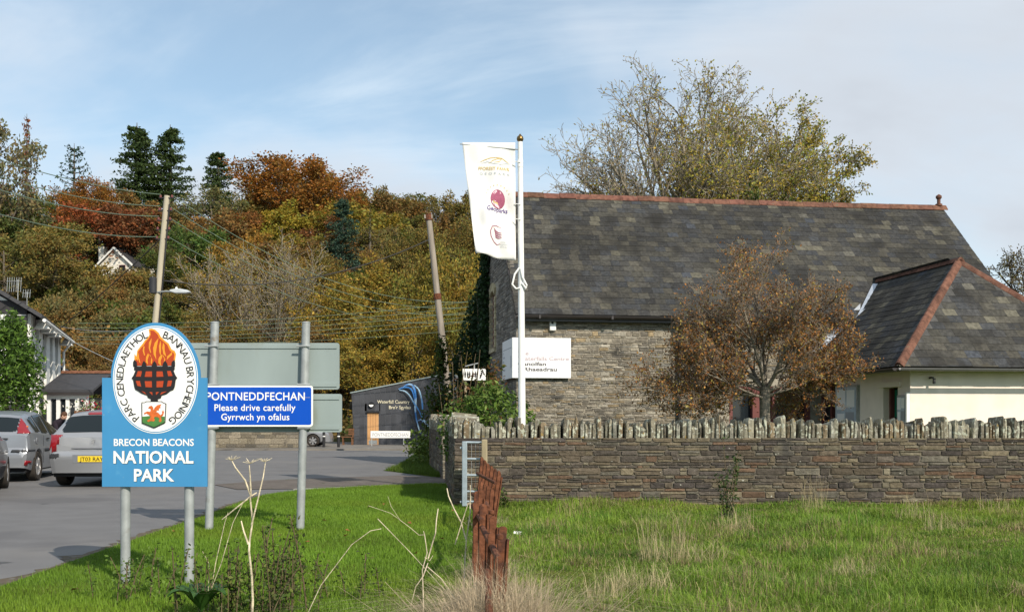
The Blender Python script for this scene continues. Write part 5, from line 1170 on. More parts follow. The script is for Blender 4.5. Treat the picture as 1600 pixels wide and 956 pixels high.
hd_ = blob('head', (.235, -.035, 1.36), (.085, .08, .115), M['skin'], ps); hd_.rotation_euler = (0, R(35), 0)
blob('hair', (-.018, 0, .03), (.092, .09, .11), M['hair'], hd_); blob('nose', (.085, 0, -.01), (.02, .014, .022), M['skin'], hd_, 8)
for s_ in (-1, 1): blob('eye', (.072, s_ * .03, .015), (.012, .012, .008), M['black_paint'], hd_, 7); blob('ear', (.0, s_ * .082, .0), (.02, .012, .03), M['skin'], hd_, 7)
blob('mouth', (.075, 0, -.05), (.012, .025, .007), M['lamp_red'], hd_, 7)
for s_ in (-1, 1):
    for k_ in range(5): MB().tube([(.37, s_ * .11 + (k_ - 2) * .014, .73), (.40, s_ * .11 + (k_ - 2) * .018, .70), (.405, s_ * .11 + (k_ - 2) * .018, .665 + .01 * abs(k_ - 2))], [.009, .008, .006], 6).build('finger', M['skin'], ps)

# ------------------------------------------------------------------ poles, lamp, wires
M['pole_wood'] = mat('pole_wood', (0.40, .36, .27), .85, .2, 8, bump=.2, stretch=(1, 1, .12)); M['pole_dark'] = mat('pole_dark', (0.26, .225, .185), .85, .3, 8, bump=.2, stretch=(1, 1, .12))
d1 = 36.0; pt = P(261, 306, d1); pb = Vector((P(224, 650, d1).x, d1, 0))
p1 = empty('utility_pole', pb); tag(p1, 'pale leaning timber utility pole carrying a street lamp and grey cylinder', 'utility pole')
ax1 = pt - pb; on1 = lambda z: pb + ax1 * (z / ax1.z); rel1 = lambda v: tuple(Vector(v) - pb)
MB().tube([(0, 0, -.2), ax1 * .5, ax1], [.135, .115, .10], 12).build('pole', M['pole_wood'], p1, smooth=True)
cz = CAM_Z + (650 - 446) / 1600 * d1; c = rel1(on1(cz) + Vector((-.16, -.12, 0))); MB().lathe([(.0, -.28), (.13, -.28), (.13, .24), (.10, .27), (0, .27)], 14, c).build('cylinder', M['sign_grey'] if False else M['trim'], p1, smooth=True)
for py in (310, 330, 345, 360, 374):
    z = CAM_Z + (650 - py) / 1600 * d1; b = on1(z); MB().tube([rel1(b + Vector((-.25, -.05, 0))), rel1(b + Vector((.25, -.05, 0)))], .022, 6).build('step_bar', M['trim'], p1)
    for s_ in (-1, 1): MB().lathe([(.02, -.04), (.04, -.03), (.045, .03), (.02, .06)], 8, rel1(b + Vector((s_ * .2, -.05, .05)))).build('insulator', M['brown_frame'], p1)
MB().tube([rel1(on1(.4) + Vector((.17, -.06, 0))), rel1(on1(8.8) + Vector((.13, -.05, 0)))], .025, 6).build('cable_guard', M['black_paint'], p1)
lz = CAM_Z + (650 - 457) / 1600 * d1; b = on1(lz)
la = MB().tube([rel1(b + Vector((0, -.1, 0))), rel1(b + Vector((.35, -.2, .02))), rel1(b + Vector((.55, -.25, 0)))], .03, 8).build('lamp_arm', M['galv'], p1, smooth=True)
hdm = MB(); prof_ = [(0, 0), (.03, .06), (.3, .10), (.62, .05), (.72, -.02), (.60, -.06), (.2, -.06)]
hdm.prism(prof_, -.13, .13, 'y'); M['lamp_head'] = mat('lamp_head', (0.50, .53, .55), .4, .1, 6)
hm = hdm.build('lamp_head', M['lamp_head'], p1, rel1(b + Vector((.5, -.25, 0))), bevel=.03)
MB().lathe([(.04, 0), (.04, .06), (0, .08)], 8, (.22, 0, .09)).build('photocell', M['white_print'], hm)
d2 = 40.0; pt2 = P(669.5, 336, d2); pb2 = Vector((P(711, 650, d2).x, d2, float(gz(0, 40))))
p2 = empty('utility_pole', pb2); tag(p2, 'dark brown leaning timber pole with metal band beside the ivy', 'utility pole')
ax2 = pt2 - pb2; MB().tube([(0, 0, -.2), ax2 * .5, ax2], [.15, .13, .11], 12).build('pole', M['pole_dark'], p2, smooth=True)
for f_ in (.66, .99): MB().tube([ax2 * (f_ - .012), ax2 * (f_ + .012)], .15, 12).build('band', M['rust'], p2)
MB().box(-.16, .16, -.1, .1, -.05, .1).build('cap', M['pole_dark'], p2, ax2 - Vector((0, 0, .1)))
ivd = 31.5
M['wire_green'] = mat('wire_green', (0.13, .18, .13), .6, 0); M['wire_dark'] = mat('wire_dark', (0.03, .028, .025), .6, 0)
def wire(a, b, sag, m_, label, rad_=.012, grp=None):
    a, b = Vector(a), Vector(b); n = 22; pts = [a.lerp(b, i / n) - Vector((0, 0, sag * 4 * (i / n) * (1 - i / n))) for i in range(n + 1)]
    mid = a; q = MB(); q.tube([p - mid for p in pts], rad_, 5); o = q.build('overhead_wire', m_, None, mid); tag(o, label, 'wire', grp)
G1 = 'wires leaving the pale pole towards the inn'; G2 = 'wires running from the pale pole down to the gable'; G3 = 'level wires strung across the golden trees'
for i, (py, y0) in enumerate(((308, 243), (326, 269), (342, 291), (374, 330))): wire(on1(CAM_Z + (650 - py) / 1600 * d1) + Vector((-.2, -.05, .08)), P(-60, y0 - 13, 27), .25 if i else .2, M['wire_green'], 'green overhead wire rising from the pale pole out past the inn roof', .014, G1)
for i, (py, y1) in enumerate(((309, 478), (328, 486), (345, 496), (374, 506))): wire(on1(CAM_Z + (650 - py) / 1600 * d1) + Vector((.2, -.05, .08)), P(752, y1 - 8, 44 + i), 1.2, M['wire_green'], 'green overhead wire sagging from the pale pole down towards the gable', .012, G2)
for i, (y0, y1, dd) in enumerate(((505, 468, 50), (512, 476, 51), (519, 484, 52), (526, 492, 53), (530, 500, 54), (536, 512, 55))): wire(P(120, y0, dd), P(760, y1, dd), .35, M['wire_green'], 'thin level green wire strung before the golden trees', .011, G3)
wire(pt2 - Vector((0, .15, 1.0)), on1(CAM_Z + (650 - 438) / 1600 * d1) + Vector((.1, 0, 0)), .75, M['wire_dark'], 'thick dark cable slung between the dark pole and the pale pole', .022)
wire(on1(CAM_Z + (650 - 374) / 1600 * d1) + Vector((-.1, 0, 0)), P(85, 520, 41), .1, M['wire_dark'], 'dark cable slanting down from the pale pole to the inn', .018)
wire(P(76, 511, 36), P(300, 604, 33), .25, M['galv'], 'pale cable falling from the inn eaves behind the national park sign', .012)
wire(P(95, 510, 43), P(210, 516, 37), .1, M['galv'], 'pale level cable leaving the far end of the inn eaves', .011)
# ------------------------------------------------------------------ vegetation
M['leaf'] = mat('leaves', (1, 1, 1), .6, 0, tint='both', spec=.2, transl=.32)
M['leaf_attr'] = mat('leaves_plain', (1, 1, 1), .6, 0, tint='attr', spec=.2, transl=.22)
M['bark'] = mat('bark', (1, 1, 1), .9, .3, 5, tint='obj', spec=.1)
M['bark_birch'] = mat('pale_bark', (0.19, .165, .13), .85, .45, 14, spec=.15, stretch=(1, 1, 2.5))
def seg_mesh(name, segs, k, m_, tint=None, smooth=True, rmin=0.0):
    a = np.array([s[0] for s in segs]); b = np.array([s[1] for s in segs]); ra = np.array([s[2] for s in segs]); rb = np.maximum(np.array([s[3] for s in segs]), rmin); ra = np.maximum(ra, rmin)
    t = b - a; t /= np.linalg.norm(t, axis=1)[:, None] + 1e-9
    ref = np.where(np.abs(t[:, 2:3]) > .9, np.array([[1., 0, 0]]), np.array([[0, 0, 1.]])); u = np.cross(t, ref); u /= np.linalg.norm(u, axis=1)[:, None] + 1e-9; w = np.cross(u, t)
    n = len(segs); V = np.zeros((n, 2 * k, 3))
    for j in range(k):
        an = 2 * math.pi * j / k; dirv = u * math.cos(an) + w * math.sin(an)
        V[:, j] = a + dirv * ra[:, None]; V[:, k + j] = b + dirv * rb[:, None]
    base = (np.arange(n) * 2 * k)[:, None, None]; q = np.array([[j, (j + 1) % k, k + (j + 1) % k, k + j] for j in range(k)])[None]
    return np_mesh(name, V.reshape(-1, 3), (base + q).reshape(-1, 4), None, m_, smooth)
def grow(r, p, d, L, rad_, lev, C, segs, tips):
    n = C['n'][lev]; last = lev == len(C['n']) - 1; pts = [(p, rad_)]; r0 = rad_; end = rad_ * C['end'][lev]
    for i in range(n):
        w = C['wig'][lev]; d = d + Vector((r.gauss(0, w), r.gauss(0, w), r.gauss(0, w) + C['up'][lev])); d.normalize()
        q = p + d * (L / n); r1 = r0 + (end - r0) * (i + 1) / n
        segs.append((tuple(p), tuple(q), r0 + (end - r0) * i / n, r1, lev)); p = q; pts.append((p, r1))
        if last or (lev == len(C['n']) - 2 and i > n * .4): tips.append((tuple(p), tuple(d), lev))
    if last: return
    kids = C['kids'][lev]
    for j in range(kids):
        t = C['first'][lev] + (1 - C['first'][lev]) * (j + r.random() * .9) / kids; f = t * n; i = min(int(f), n - 1); f -= i
        a, b = pts[i], pts[i + 1]; pos = a[0].lerp(b[0], f); dd = (b[0] - a[0]).normalized()
        side = dd.cross(Vector((r.gauss(0, 1), r.gauss(0, 1), r.gauss(0, 1)))).normalized(); an = R(C['ang'][lev] + r.uniform(-14, 14))
        nd = dd * math.cos(an) + side * math.sin(an)
        if lev == 0 and 'flat' in C: nd.z = nd.z * C['flat']; nd.normalize()
        grow(r, pos, nd, L * C['ratio'][lev] * r.uniform(.75, 1.2) * (1 - C.get('short', .45) * max(0, t - .3)), (a[1] * .65 + b[1] * 0) * C.get('rr', .8), lev + 1, C, segs, tips)
def make_tree_meshes(seed, C, leafn, leafs, spread, cols, bark_mat, split=1, leaf_keep=None, kk=(7, 5, 4, 3, 3), aspect=.6, leaf_mat='leaf'):
    """returns (trunk mesh, list of branch meshes, crown mesh); nominal size as grown"""
    r = random.Random(seed); segs, tips = [], []
    for (p, d, L, ra) in C['start']: grow(r, Vector(p), Vector(d).normalized(), L, ra, 0, C, segs, tips)
    tr = [s for s in segs if s[4] <= split]; tw = [s for s in segs if s[4] > split]
    g = np.random.default_rng(seed); T = np.array([t[0] for t in tips])
    if leaf_keep is not None: T = T[np.array([leaf_keep(*t) for t in T])]
    cr = None
    if leafn and len(T):
        n = len(T) * leafn; idx = np.repeat(np.arange(len(T)), leafn)
        c = T[idx] + g.normal(size=(n, 3)) * spread * np.array([1, 1, .75])
        pal = np.array(cols); ch = g.integers(0, len(pal), len(T)); tint = pal[ch][idx] * g.uniform(.7, 1.3, (n, 1)) * g.uniform(.75, 1.25, len(T))[idx][:, None]
        v, f, t = leaf_quads(c, leafs, seed, tint, aspect); cr = (v, f, t)
    return tr, tw, cr
def tree_protos(name, seed, C, leafn, leafs, spread, cols, split=1, kk=6, bark='bark', rmin=0.0, wall=False, **kw):
    tr, tw, cr = make_tree_meshes(seed, C, leafn, leafs, spread, cols, None, split, **kw)
    d = {'trunk': seg_mesh('trunk', tr, kk, M[bark])}
    if tw: d['branches'] = seg_mesh('branches', tw, 3, M[bark], rmin=rmin)
    if cr: d['crown'] = np_mesh('crown', *cr, M['leaf'])
    allp = np.array([s[1] for s in tr + tw] + [s[0] for s in tr]); hi = allp[:, 2].max()
    if cr: hi = max(hi, np.percentile(cr[0][:, 2], 99.8))
    pts = cr[0] if cr and len(cr[0]) > 500 and not wall else allp
    d['h'] = hi; d['w'] = np.percentile(pts[:, 0], 99) - np.percentile(pts[:, 0], 1); d['name'] = name
    return d
def plant_tree(proto, label, cat, loc, h, w, rz, col, group=None, bark=(.12, .10, .075), name=None):
    root = empty(name or proto['name'], loc, rz); tag(root, label, cat, group)
    s = (w / proto['w'], w / proto['w'], h / proto['h'])
    for k in ('trunk', 'branches', 'crown'):
        if k in proto:
            o = bpy.data.objects.new(k, proto[k]); COL.objects.link(o); o.parent = root; o.scale = s; o.color = (*(col if k == 'crown' else bark), 1)
    return root
broad = lambda: dict(n=[7, 5, 4, 3], kids=[13, 7, 5], first=[.22, .25, .2], ang=[58, 45, 42], ratio=[.62, .5, .5], wig=[.06, .14, .2, .25], up=[.05, .06, .03, .0], end=[.3, .3, .3, .4], start=[((0, 0, -.4), (0, 0, 1), 8.6, .26)], short=.55)
VARC = [(1, 1, 1), (1.25, 1.05, .8), (.72, .85, .8), (1.05, .8, .7), (.85, 1.05, .9), (1.35, 1.2, .9)]
BRO = [tree_protos('broadleaf_tree', 100 + i, {**broad(), 'kids': [12 + i, 7, 4]}, 7, .36, .36, VARC, split=1) for i in range(4)]
FINE = [tree_protos('sallow_tree', 120 + i, {**broad(), 'n': [6, 5, 4, 3], 'kids': [15, 8, 5], 'first': [.08, .2, .2], 'start': [((0, 0, -.4), (0, 0, 1), 7.4, .2)], 'ratio': [.72, .5, .5]}, 7, .23, .30, VARC, split=1) for i in range(3)]
SPARSE = [tree_protos('thinning_tree', 140 + i, {**broad(), 'kids': [13, 8, 6], 'end': [.3, .3, .35, .5]}, 2, .28, .3, VARC, split=1) for i in range(2)]
BUSH = [tree_protos('scrub_bush', 150 + i, dict(n=[4, 4, 3], kids=[6, 5], first=[.1, .2], ang=[40, 45], ratio=[.6, .55], wig=[.15, .2, .25], up=[.05, .03, .0], end=[.4, .4, .4], start=[((.2 * math.cos(a), .2 * math.sin(a), -.1), (math.cos(a) * .8, math.sin(a) * .8, 1), 2.0, .04) for a in (0, 1.2, 2.4, 3.7, 5)]), 6, .26, .26, VARC, split=0, kk=4) for i in range(3)]
BARE = [tree_protos('bare_tree', 160, dict(n=[8, 6, 5, 4], kids=[9, 7, 5], first=[.12, .15, .15], ang=[26, 30, 34], ratio=[.62, .5, .5], wig=[.05, .1, .14, .2], up=[.07, .08, .06, .02], end=[.25, .25, .3, .4], start=[((.5 * math.cos(a), .5 * math.sin(a), -.4), (math.cos(a) * .5, math.sin(a) * .5, 1), 9.5, .12) for a in (0, 1.1, 2.3, 3.3, 4.5, 5.5)]), 1, .16, .2, VARC, split=1, kk=5, rmin=.022, wall=True)]
BEECH = tree_protos('beech_tree', 171, {**broad(), 'kids': [15, 8, 6], 'start': [((0, 0, -.4), (0, 0, 1), 7.6, .28)], 'ratio': [.72, .5, .5]}, 9, .20, .30, VARC, split=1)
def conifer(seed, H, Rb, droop, nw, ln, needle, top=.02, shape=1.0, low=.06, cols=VARC):
    r = random.Random(seed); g = np.random.default_rng(seed); segs = [((0, 0, -.4), (0, 0, H * .5), .30, .17), ((0, 0, H * .5), (0, 0, H), .17, .02)]; C = []; br = []
    for i in range(nw):
        t = low + (1 - low - top) * (i + r.random() * .6) / nw; z = t * H; R_ = Rb * (1 - t) ** shape * r.uniform(.72, 1.12) + .12
        for k in range(r.randint(4, 6)):
            a = r.uniform(0, 6.283); n = max(3, int(R_ / .35)); p = Vector((0, 0, z)); dz = r.uniform(.05, .25) - droop * .3
            for j in range(n):
                f = (j + 1) / n; q = Vector((math.cos(a) * R_ * f, math.sin(a) * R_ * f, z + R_ * (dz * f - droop * f * f * .5 + .12 * f ** 3)))
                br.append((tuple(p), tuple(q), .05 * (1 - f * .8) + .005, .05 * (1 - (f + .1) * .8) + .003)); p = q
                m = max(2, int(ln * (.4 + .6 * (1 - abs(f - .6)))))
                for _ in range(m): w_ = R_ * .22 * (1 - f * .5) + .06; C.append((q.x + r.gauss(0, w_) * abs(math.sin(a)) + r.gauss(0, .08), q.y + r.gauss(0, w_) * abs(math.cos(a)) + r.gauss(0, .08), q.z + r.gauss(0, .07) - .04))
    C = np.array(C); n = len(C); pal = np.array(cols); tint = pal[g.integers(0, len(pal), n)] * g.uniform(.6, 1.3, (n, 1))
    v, f, t = leaf_quads(C, needle, seed, tint, .45)
    return {'trunk': seg_mesh('trunk', segs, 7, M['bark']), 'branches': seg_mesh('branches', br, 3, M['bark']), 'crown': np_mesh('crown', v, f, t, M['leaf']), 'h': H, 'w': 2 * Rb * .95, 'name': 'conifer'}
CV = [(1, 1, 1), (.75, .85, .9), (1.15, 1.1, .9)]
FIR = conifer(201, 10, 2.3, .30, 30, 26, .22, shape=.64, low=.10, cols=CV); FIR2 = conifer(204, 10, 2.2, .3, 28, 24, .24, shape=.62, cols=CV); PINE = conifer(202, 10, 2.3, .1, 28, 18, .24, shape=.5, low=.02, cols=CV); LARCH = conifer(203, 10, 1.7, .25, 26, 3, .26, shape=.9, cols=VARC); CEDAR = conifer(205, 10, 2.6, -.1, 13, 5, .30, shape=.5, low=.3, cols=CV)


COLR = dict(olive=(.185, .152, .045), brown=(.195, .128, .046), gold=(.255, .195, .040), orange=(.245, .112, .024), green=(.095, .115, .028), russet=(.24, .09, .035), fir=(.052, .082, .024), blue=(.045, .085, .058), lime=(.19, .17, .036), dull=(.165, .138, .058), grey=(.17, .16, .085))
def at_top(px, py, d, w_px, proto, label, cat, col, group=None, rz=None, bark=(.11, .095, .075), name=None):
    p = P(px, py, d); z = float(gz(p.x, d)) - .3
    return plant_tree(proto, label, cat, (p.x, d, z), p.z - z, w_px / 1600 * d, rnd.uniform(0, 6.28) if rz is None else rz, COLR[col], group, bark, name)
G_ = 'trees on the wooded hillside'
at_top(214, 192, 200, 112, FIR, 'tall dark fir, the broader of the pair on the skyline', 'tree', 'fir', name='fir_tree')
at_top(266, 195, 201, 100, FIR, 'tall dark fir close beside the broader one on the skyline', 'tree', 'fir', name='fir_tree')
at_top(341, 236, 196, 84, FIR2, 'single pointed dark fir between the fir pair and the orange beech', 'tree', 'fir', name='fir_tree')
at_top(450, 249, 188, 190, BEECH, 'large rounded beech in copper orange leaf on the skyline', 'tree', 'orange', rz=.4, name='beech_tree')
at_top(536, 308, 150, 72, PINE, 'blue green pine standing below the orange beech', 'tree', 'blue', name='pine_tree')
at_top(578, 326, 152, 52, LARCH, 'yellow green larch close beside the blue green pine', 'tree', 'lime', name='larch_tree')
at_top(42, 178, 190, 42, LARCH, 'thin russet larch poking above the hillside wood', 'tree', 'russet', name='larch_tree')
at_top(116, 224, 200, 78, CEDAR, 'sparse blue grey cedar on the skyline', 'tree', 'blue', name='cedar_tree')
at_top(-8, 186, 178, 130, SPARSE[0], 'grey green thinning tree beside the russet larch', 'tree', 'grey', name='willow_tree')
at_top(405, 352, 90, 215, BARE[0], 'bare silvery many stemmed tree above the village sign', 'tree', 'gold', bark=(.27, .235, .18))
at_top(155, 282, 188, 110, BEECH, 'russet crowned tree behind the white hillside house', 'tree', 'orange', name='beech_tree')
at_top(215, 300, 182, 100, BRO[1], 'brown and orange tree below the pair of firs', 'tree', 'brown')
# skyline to the right of the beech
for i, (px, py, d, w_, c_, pr) in enumerate([(530, 275, 195, 80, 'orange', BRO[1]), (575, 290, 200, 80, 'olive', BRO[2]), (612, 305, 200, 80, 'brown', BRO[3]), (650, 308, 205, 80, 'olive', SPARSE[0]), (690, 300, 200, 70, 'dull', SPARSE[1]), (722, 296, 195, 75, 'olive', BRO[0]), (760, 305, 195, 80, 'brown', BRO[1]), (800, 325, 195, 80, 'olive', BRO[2]), (395, 320, 182, 70, 'olive', BRO[3])]):
    at_top(px, py, d, w_, pr, ['orange brown tree on the skyline right of the copper beech', 'olive tree on the skyline above the larch', 'brown tree on the skyline above the dark pole', 'thinning olive tree on the skyline above the dark pole', 'thinning dull tree on the skyline beside the banner', 'olive tree on the skyline at the banner edge', 'brown tree behind the banner', 'olive tree behind the stone building roof', 'olive tree between the single fir and the copper beech'][i], 'tree', c_)
# filling of the wood, row by row
rr = random.Random(77)
LAB = {'olive': 'olive green leafy tree in the hillside wood', 'brown': 'brown leaved tree in the hillside wood', 'gold': 'golden leaved tree in the hillside wood', 'orange': 'orange leaved tree in the hillside wood', 'green': 'green leaved tree in the hillside wood', 'dull': 'dull brownish thinning tree in the hillside wood', 'russet': 'russet leaved tree in the hillside wood', 'lime': 'yellow green tree in the hillside wood'}
for d, h0, st in ((212, 13, 54), (192, 13, 58), (174, 12, 62), (156, 11, 66), (140, 10, 72), (124, 9, 78)):
    px = -70 + rr.uniform(0, 40)
    while px < 800:
        q = px + rr.uniform(-14, 14); skip = (118 < q < 245 and 118 < d < 170) or (95 < q < 330 and d < 150 and rr.random() < .75) or (d > 185 and q > 140 and q < 390)
        if not skip:
            if q < 120: c_ = rr.choice(['olive', 'dull', 'green', 'olive', 'green', 'brown'])
            elif q < 240: c_ = rr.choice(['orange', 'brown', 'russet', 'olive', 'brown'])
            elif q < 360: c_ = rr.choice(['olive', 'green', 'dull', 'olive', 'lime'])
            elif q < 560: c_ = rr.choice(['orange', 'brown', 'olive', 'gold', 'brown'])
            else: c_ = rr.choice(['olive', 'green', 'olive', 'dull', 'brown', 'green'])
            x = (q - 800) / 1600 * d; z = float(gz(x, d)) - .3; h = h0 * rr.uniform(.8, 1.2) * (.8 if q > 560 else 1); pr = rr.choice(BRO + [SPARSE[1]] if c_ != 'dull' else SPARSE)
            plant_tree(pr, LAB[c_], 'tree', (x, d, z), h, h * rr.uniform(.75, 1.0), rr.uniform(0, 6.28), tuple(k * rr.uniform(.85, 1.2) for k in COLR[c_]), 'hillside wood: ' + c_ + ' trees')
        px += st * rr.uniform(.8, 1.2)
# golden sallows at the foot of the hill
for (px, py, d, w_, c_) in [(505, 425, 92, 130, 'gold'), (560, 440, 84, 140, 'gold'), (618, 402, 90, 150, 'gold'), (680, 378, 88, 150, 'lime'), (735, 392, 84, 130, 'gold'), (545, 510, 76, 120, 'gold'), (600, 480, 78, 130, 'lime'), (655, 470, 76, 130, 'gold'), (715, 455, 74, 120, 'lime'), (770, 430, 80, 120, 'gold'), (480, 500, 80, 110, 'brown'), (640, 360, 115, 110, 'olive'), (700, 345, 118, 120, 'olive'), (745, 340, 122, 110, 'dull'), (520, 390, 120, 100, 'olive'), (600, 390, 118, 90, 'brown'), (450, 470, 100, 110, 'brown'), (330, 480, 86, 110, 'olive'), (280, 500, 84, 100, 'brown'), (230, 520, 82, 100, 'olive'), (180, 530, 80, 90, 'brown'), (350, 440, 110, 100, 'brown'), (290, 425, 118, 90, 'olive'), (265, 390, 135, 90, 'green')]:
    at_top(px, py, d, w_ * rr.uniform(.9, 1.1), rr.choice(FINE), {'gold': 'golden yellow sallow at the foot of the hill', 'lime': 'yellow green sallow at the foot of the hill', 'olive': 'olive sallow on the lower slope', 'brown': 'brownish sallow on the lower slope', 'dull': 'dull sallow on the lower slope', 'green': 'green sallow on the lower slope'}[c_], 'tree', c_, 'lower slope: ' + c_ + ' sallows')
for i in range(110):
    d = rr.uniform(74, 150); q = rr.uniform(60, 380) if i % 3 else rr.uniform(380, 780); x = (q - 800) / 1600 * d
    c_ = rr.choice(['olive', 'brown', 'dull', 'brown', 'green']); h = rr.uniform(1.8, 3.6)
    plant_tree(rr.choice(BUSH), {'olive': 'low olive scrub bush on the open slope', 'brown': 'low brown scrub bush on the open slope', 'dull': 'low dull scrub bush on the open slope', 'green': 'low green scrub bush on the open slope'}[c_], 'bush', (x, d, float(gz(x, d)) - .2), h, h * rr.uniform(1.2, 1.8), rr.uniform(0, 6.28), COLR[c_], 'open slope: ' + c_ + ' scrub')
# undergrowth over the whole slope
g = np.random.default_rng(9); n = 90000; d = g.uniform(66, 225, n); x = g.uniform(-.62, .06, n) * d; zz = gz(x, d) + np.abs(g.normal(0, .55, n))
pt_ = .5 + .5 * np.sin(x * .21 + np.sin(d * .17) * 2) * np.sin(d * .19 + x * .07)
ca, cb, cc = np.array(COLR['brown']), np.array(COLR['olive']), np.array((.055, .085, .015))
tint = (ca * (1 - pt_[:, None]) + cb * pt_[:, None]); m_ = (g.random(n) < .22 + .35 * (pt_ > .75)); tint[m_] = cc; tint *= g.uniform(.55, 1.25, (n, 1))
v, f, t = leaf_quads(np.stack([x, d, zz], 1), .26 + d * .0016, 9, tint, .6); o = link('undergrowth', np_mesh('undergrowth', v, f, t, M['leaf_attr'])); tag(o, 'brown and olive undergrowth covering the slope below the wood', 'undergrowth', kind='stuff')

# white house on the slope
hd2 = 170.0; hp = P(180, 438, hd2); hs = empty('hillside_house', (hp.x, hd2, hp.z - .5), R(-14)); tag(hs, 'small whitewashed rubble house with chimney half hidden on the wooded slope', 'house')
M['rubble_white'] = mat('whitewashed_rubble', (0.74, .69, .60), .9, .3, 1.6, spots=[(1.3, .60, .72, (0.30, .25, .19))])
hh = CAM_Z + (650 - 412) / 1600 * hd2 - (hp.z - .5); hr_ = CAM_Z + (650 - 386) / 1600 * hd2 - (hp.z - .5)
MB().prism([(-3.1, -2), (3.1, -2), (3.1, hh), (.0, hr_ - .25), (-3.1, hh)], 0, 7, 'y').build('wall', M['rubble_white'], hs)
for s_ in (-1, 1): MB().prism([(0, hr_), (s_ * 3.5, hh - .25), (s_ * 3.5, hh - .55), (0, hr_ - .32)], -.35, 7.2, 'y').build('roof', M['inn_slate'], hs); MB().prism([(0, hr_ + .02), (s_ * 3.52, hh - .23), (s_ * 3.52, hh - .6), (0, hr_ - .36)], -.5, -.36, 'y').build('bargeboard', M['inn_white'], hs)
wv = MB().box(.75, 1.95, -.06, -.004, .7, 3.0).build('window', M['brown_frame'], hs); MB().box(.85, 1.85, -.08, -.062, .8, 1.9).build('pane', M['glass_dark'], wv); MB().box(.85, 1.85, -.08, -.062, 2.0, 2.9).build('pane', M['glass_dark'], wv)
MB().box(-3.9, -2.9, 1.0, 2.0, -1, hr_ + .4).build('chimney', M['rubble_white'], hs); MB().box(-2.6, 3.6, -1.0, -.9, -1.6, .4).build('garden_wall', M['rubble_white'], hs)
h2 = empty('hillside_cottage', (P(246, 430, 150).x, 150, P(246, 430, 150).z - .6), R(10)); tag(h2, 'corner of a pale cottage behind the pale utility pole', 'house')
MB().box(-1.1, 1.1, 0, 4, -1.5, 1.7).build('wall', M['rubble_white'], h2); MB().prism([(-1.4, 1.71), (1.4, 1.71), (0, 2.9)], -.3, 4.2, 'y').build('roof', M['inn_slate'], h2); MB().box(-.4, .5, -.05, -.003, .2, 1.3).build('window', M['glass_dark'], h2); MB().box(-1.3, 1.3, -.5, -.35, -.8, -.5).build('balcony', M['inn_white'], h2)

# ------------------------------------------------------------------ tall half bare trees behind the building
def dome_limbs(n, zc, rx, rz, seed, r0=.15):
    r = random.Random(seed); L = [((0, 0, -.3), (.02, 0, 1), zc * .92, .34)]
    for i in range(n):
        c = 1 - (i + .4) / n * .98; s_ = math.sqrt(1 - c * c); a = i * 2.4 + r.uniform(-.4, .4)
        d = Vector((s_ * math.cos(a), s_ * math.sin(a), c * 1.0 + .12)); reach = Vector((d.x * rx, d.y * rx, d.z * rz)).length * (1 + .22 * math.sin(2 * math.acos(c)))
        L.append(((0, 0, zc * r.uniform(.62, .9)), tuple(d), reach * r.uniform(.74, .90), r0 * (.7 + .3 * c)))
    return L
ASH = dict(n=[7, 6, 5, 4], kids=[12, 8, 5], first=[.18, .12, .1], ang=[38, 40, 42], ratio=[.42, .48, .46], wig=[.06, .11, .16, .2], up=[.02, .035, .025, .01], end=[.3, .3, .35, .5], short=.35)
def ash_protos(name, seed, limbs, leafn, leafs, keep):
    return tree_protos(name, seed, {**ASH, 'start': limbs}, leafn, leafs, .11, [(1, 1, 1), (1.3, 1.15, .9), (.8, 1, .9), (1.25, .95, .8)], split=1, leaf_keep=keep, rmin=.0105, wall=True)
tA = ash_protos('ash_tree', 301, dome_limbs(26, 10.0, 5.5, 6.6, 1), 1, .12, lambda x, y, z: rnd.random() < .12 + .70 / (1 + math.exp(-(x + .6) * 1.1)) * (1 if z < 15 else .5))
plant_tree(tA, 'large half bare ash with olive gold leaves behind the stone building', 'tree', (P(1058, 650, 46).x, 46, -.2), P(1090, 97, 46).z + .2, tA['w'], 0, (.31, .275, .055), None, (.27, .235, .18))
tB = ash_protos('ash_tree', 305, dome_limbs(14, 11.3, 3.0, 5.0, 2, .11), 2, .13, lambda x, y, z: rnd.random() < .55)
plant_tree(tB, 'smaller leafier ash standing close to the large half bare one', 'tree', (P(1212, 650, 48).x, 48, -.2), P(1250, 146, 48).z + .2, tB['w'], 0, (.29, .27, .055), None, (.27, .235, .18))
tC = tree_protos('oak_tree', 309, {**ASH, 'start': dome_limbs(12, 7.5, 5.0, 4.5, 3, .16)}, 2, .13, .14, VARC, split=1, leaf_keep=lambda x, y, z: rnd.random() < .25, rmin=.016, wall=True)
plant_tree(tC, 'spreading bare limbed oak beyond the hipped extension roof', 'tree', (P(1668, 650, 60).x, 60, -.2), P(1650, 330, 60).z, 9.2, 1.0, (.12, .10, .02), None, (.11, .095, .07))
at_ = plant_tree(FINE[1], 'low rounded olive tree peeping over the red ridge', 'tree', (P(915, 650, 44).x, 44, -.2), P(915, 286, 44).z + .2, 92 / 1600 * 44, .5, (.11, .09, .03), None, (.1, .09, .07), 'rounded_tree')
for i, (px, py, d, w_) in enumerate(((1150, 296, 42, 60), (1230, 298, 43, 60), (1195, 292, 44, 50))): plant_tree(FINE[i % 3], ['dark green shrub behind the red ridge below the large ash', 'dark green shrub behind the red ridge between the ashes', 'yellow green shrub just showing over the red ridge'][i], 'shrub', (P(px, 650, d).x, d, -.2), P(px, py, d).z, w_ / 1600 * d * 2, i, (.06, .085, .02) if i < 2 else (.12, .13, .02), None, (.1, .09, .07), 'garden_shrub')

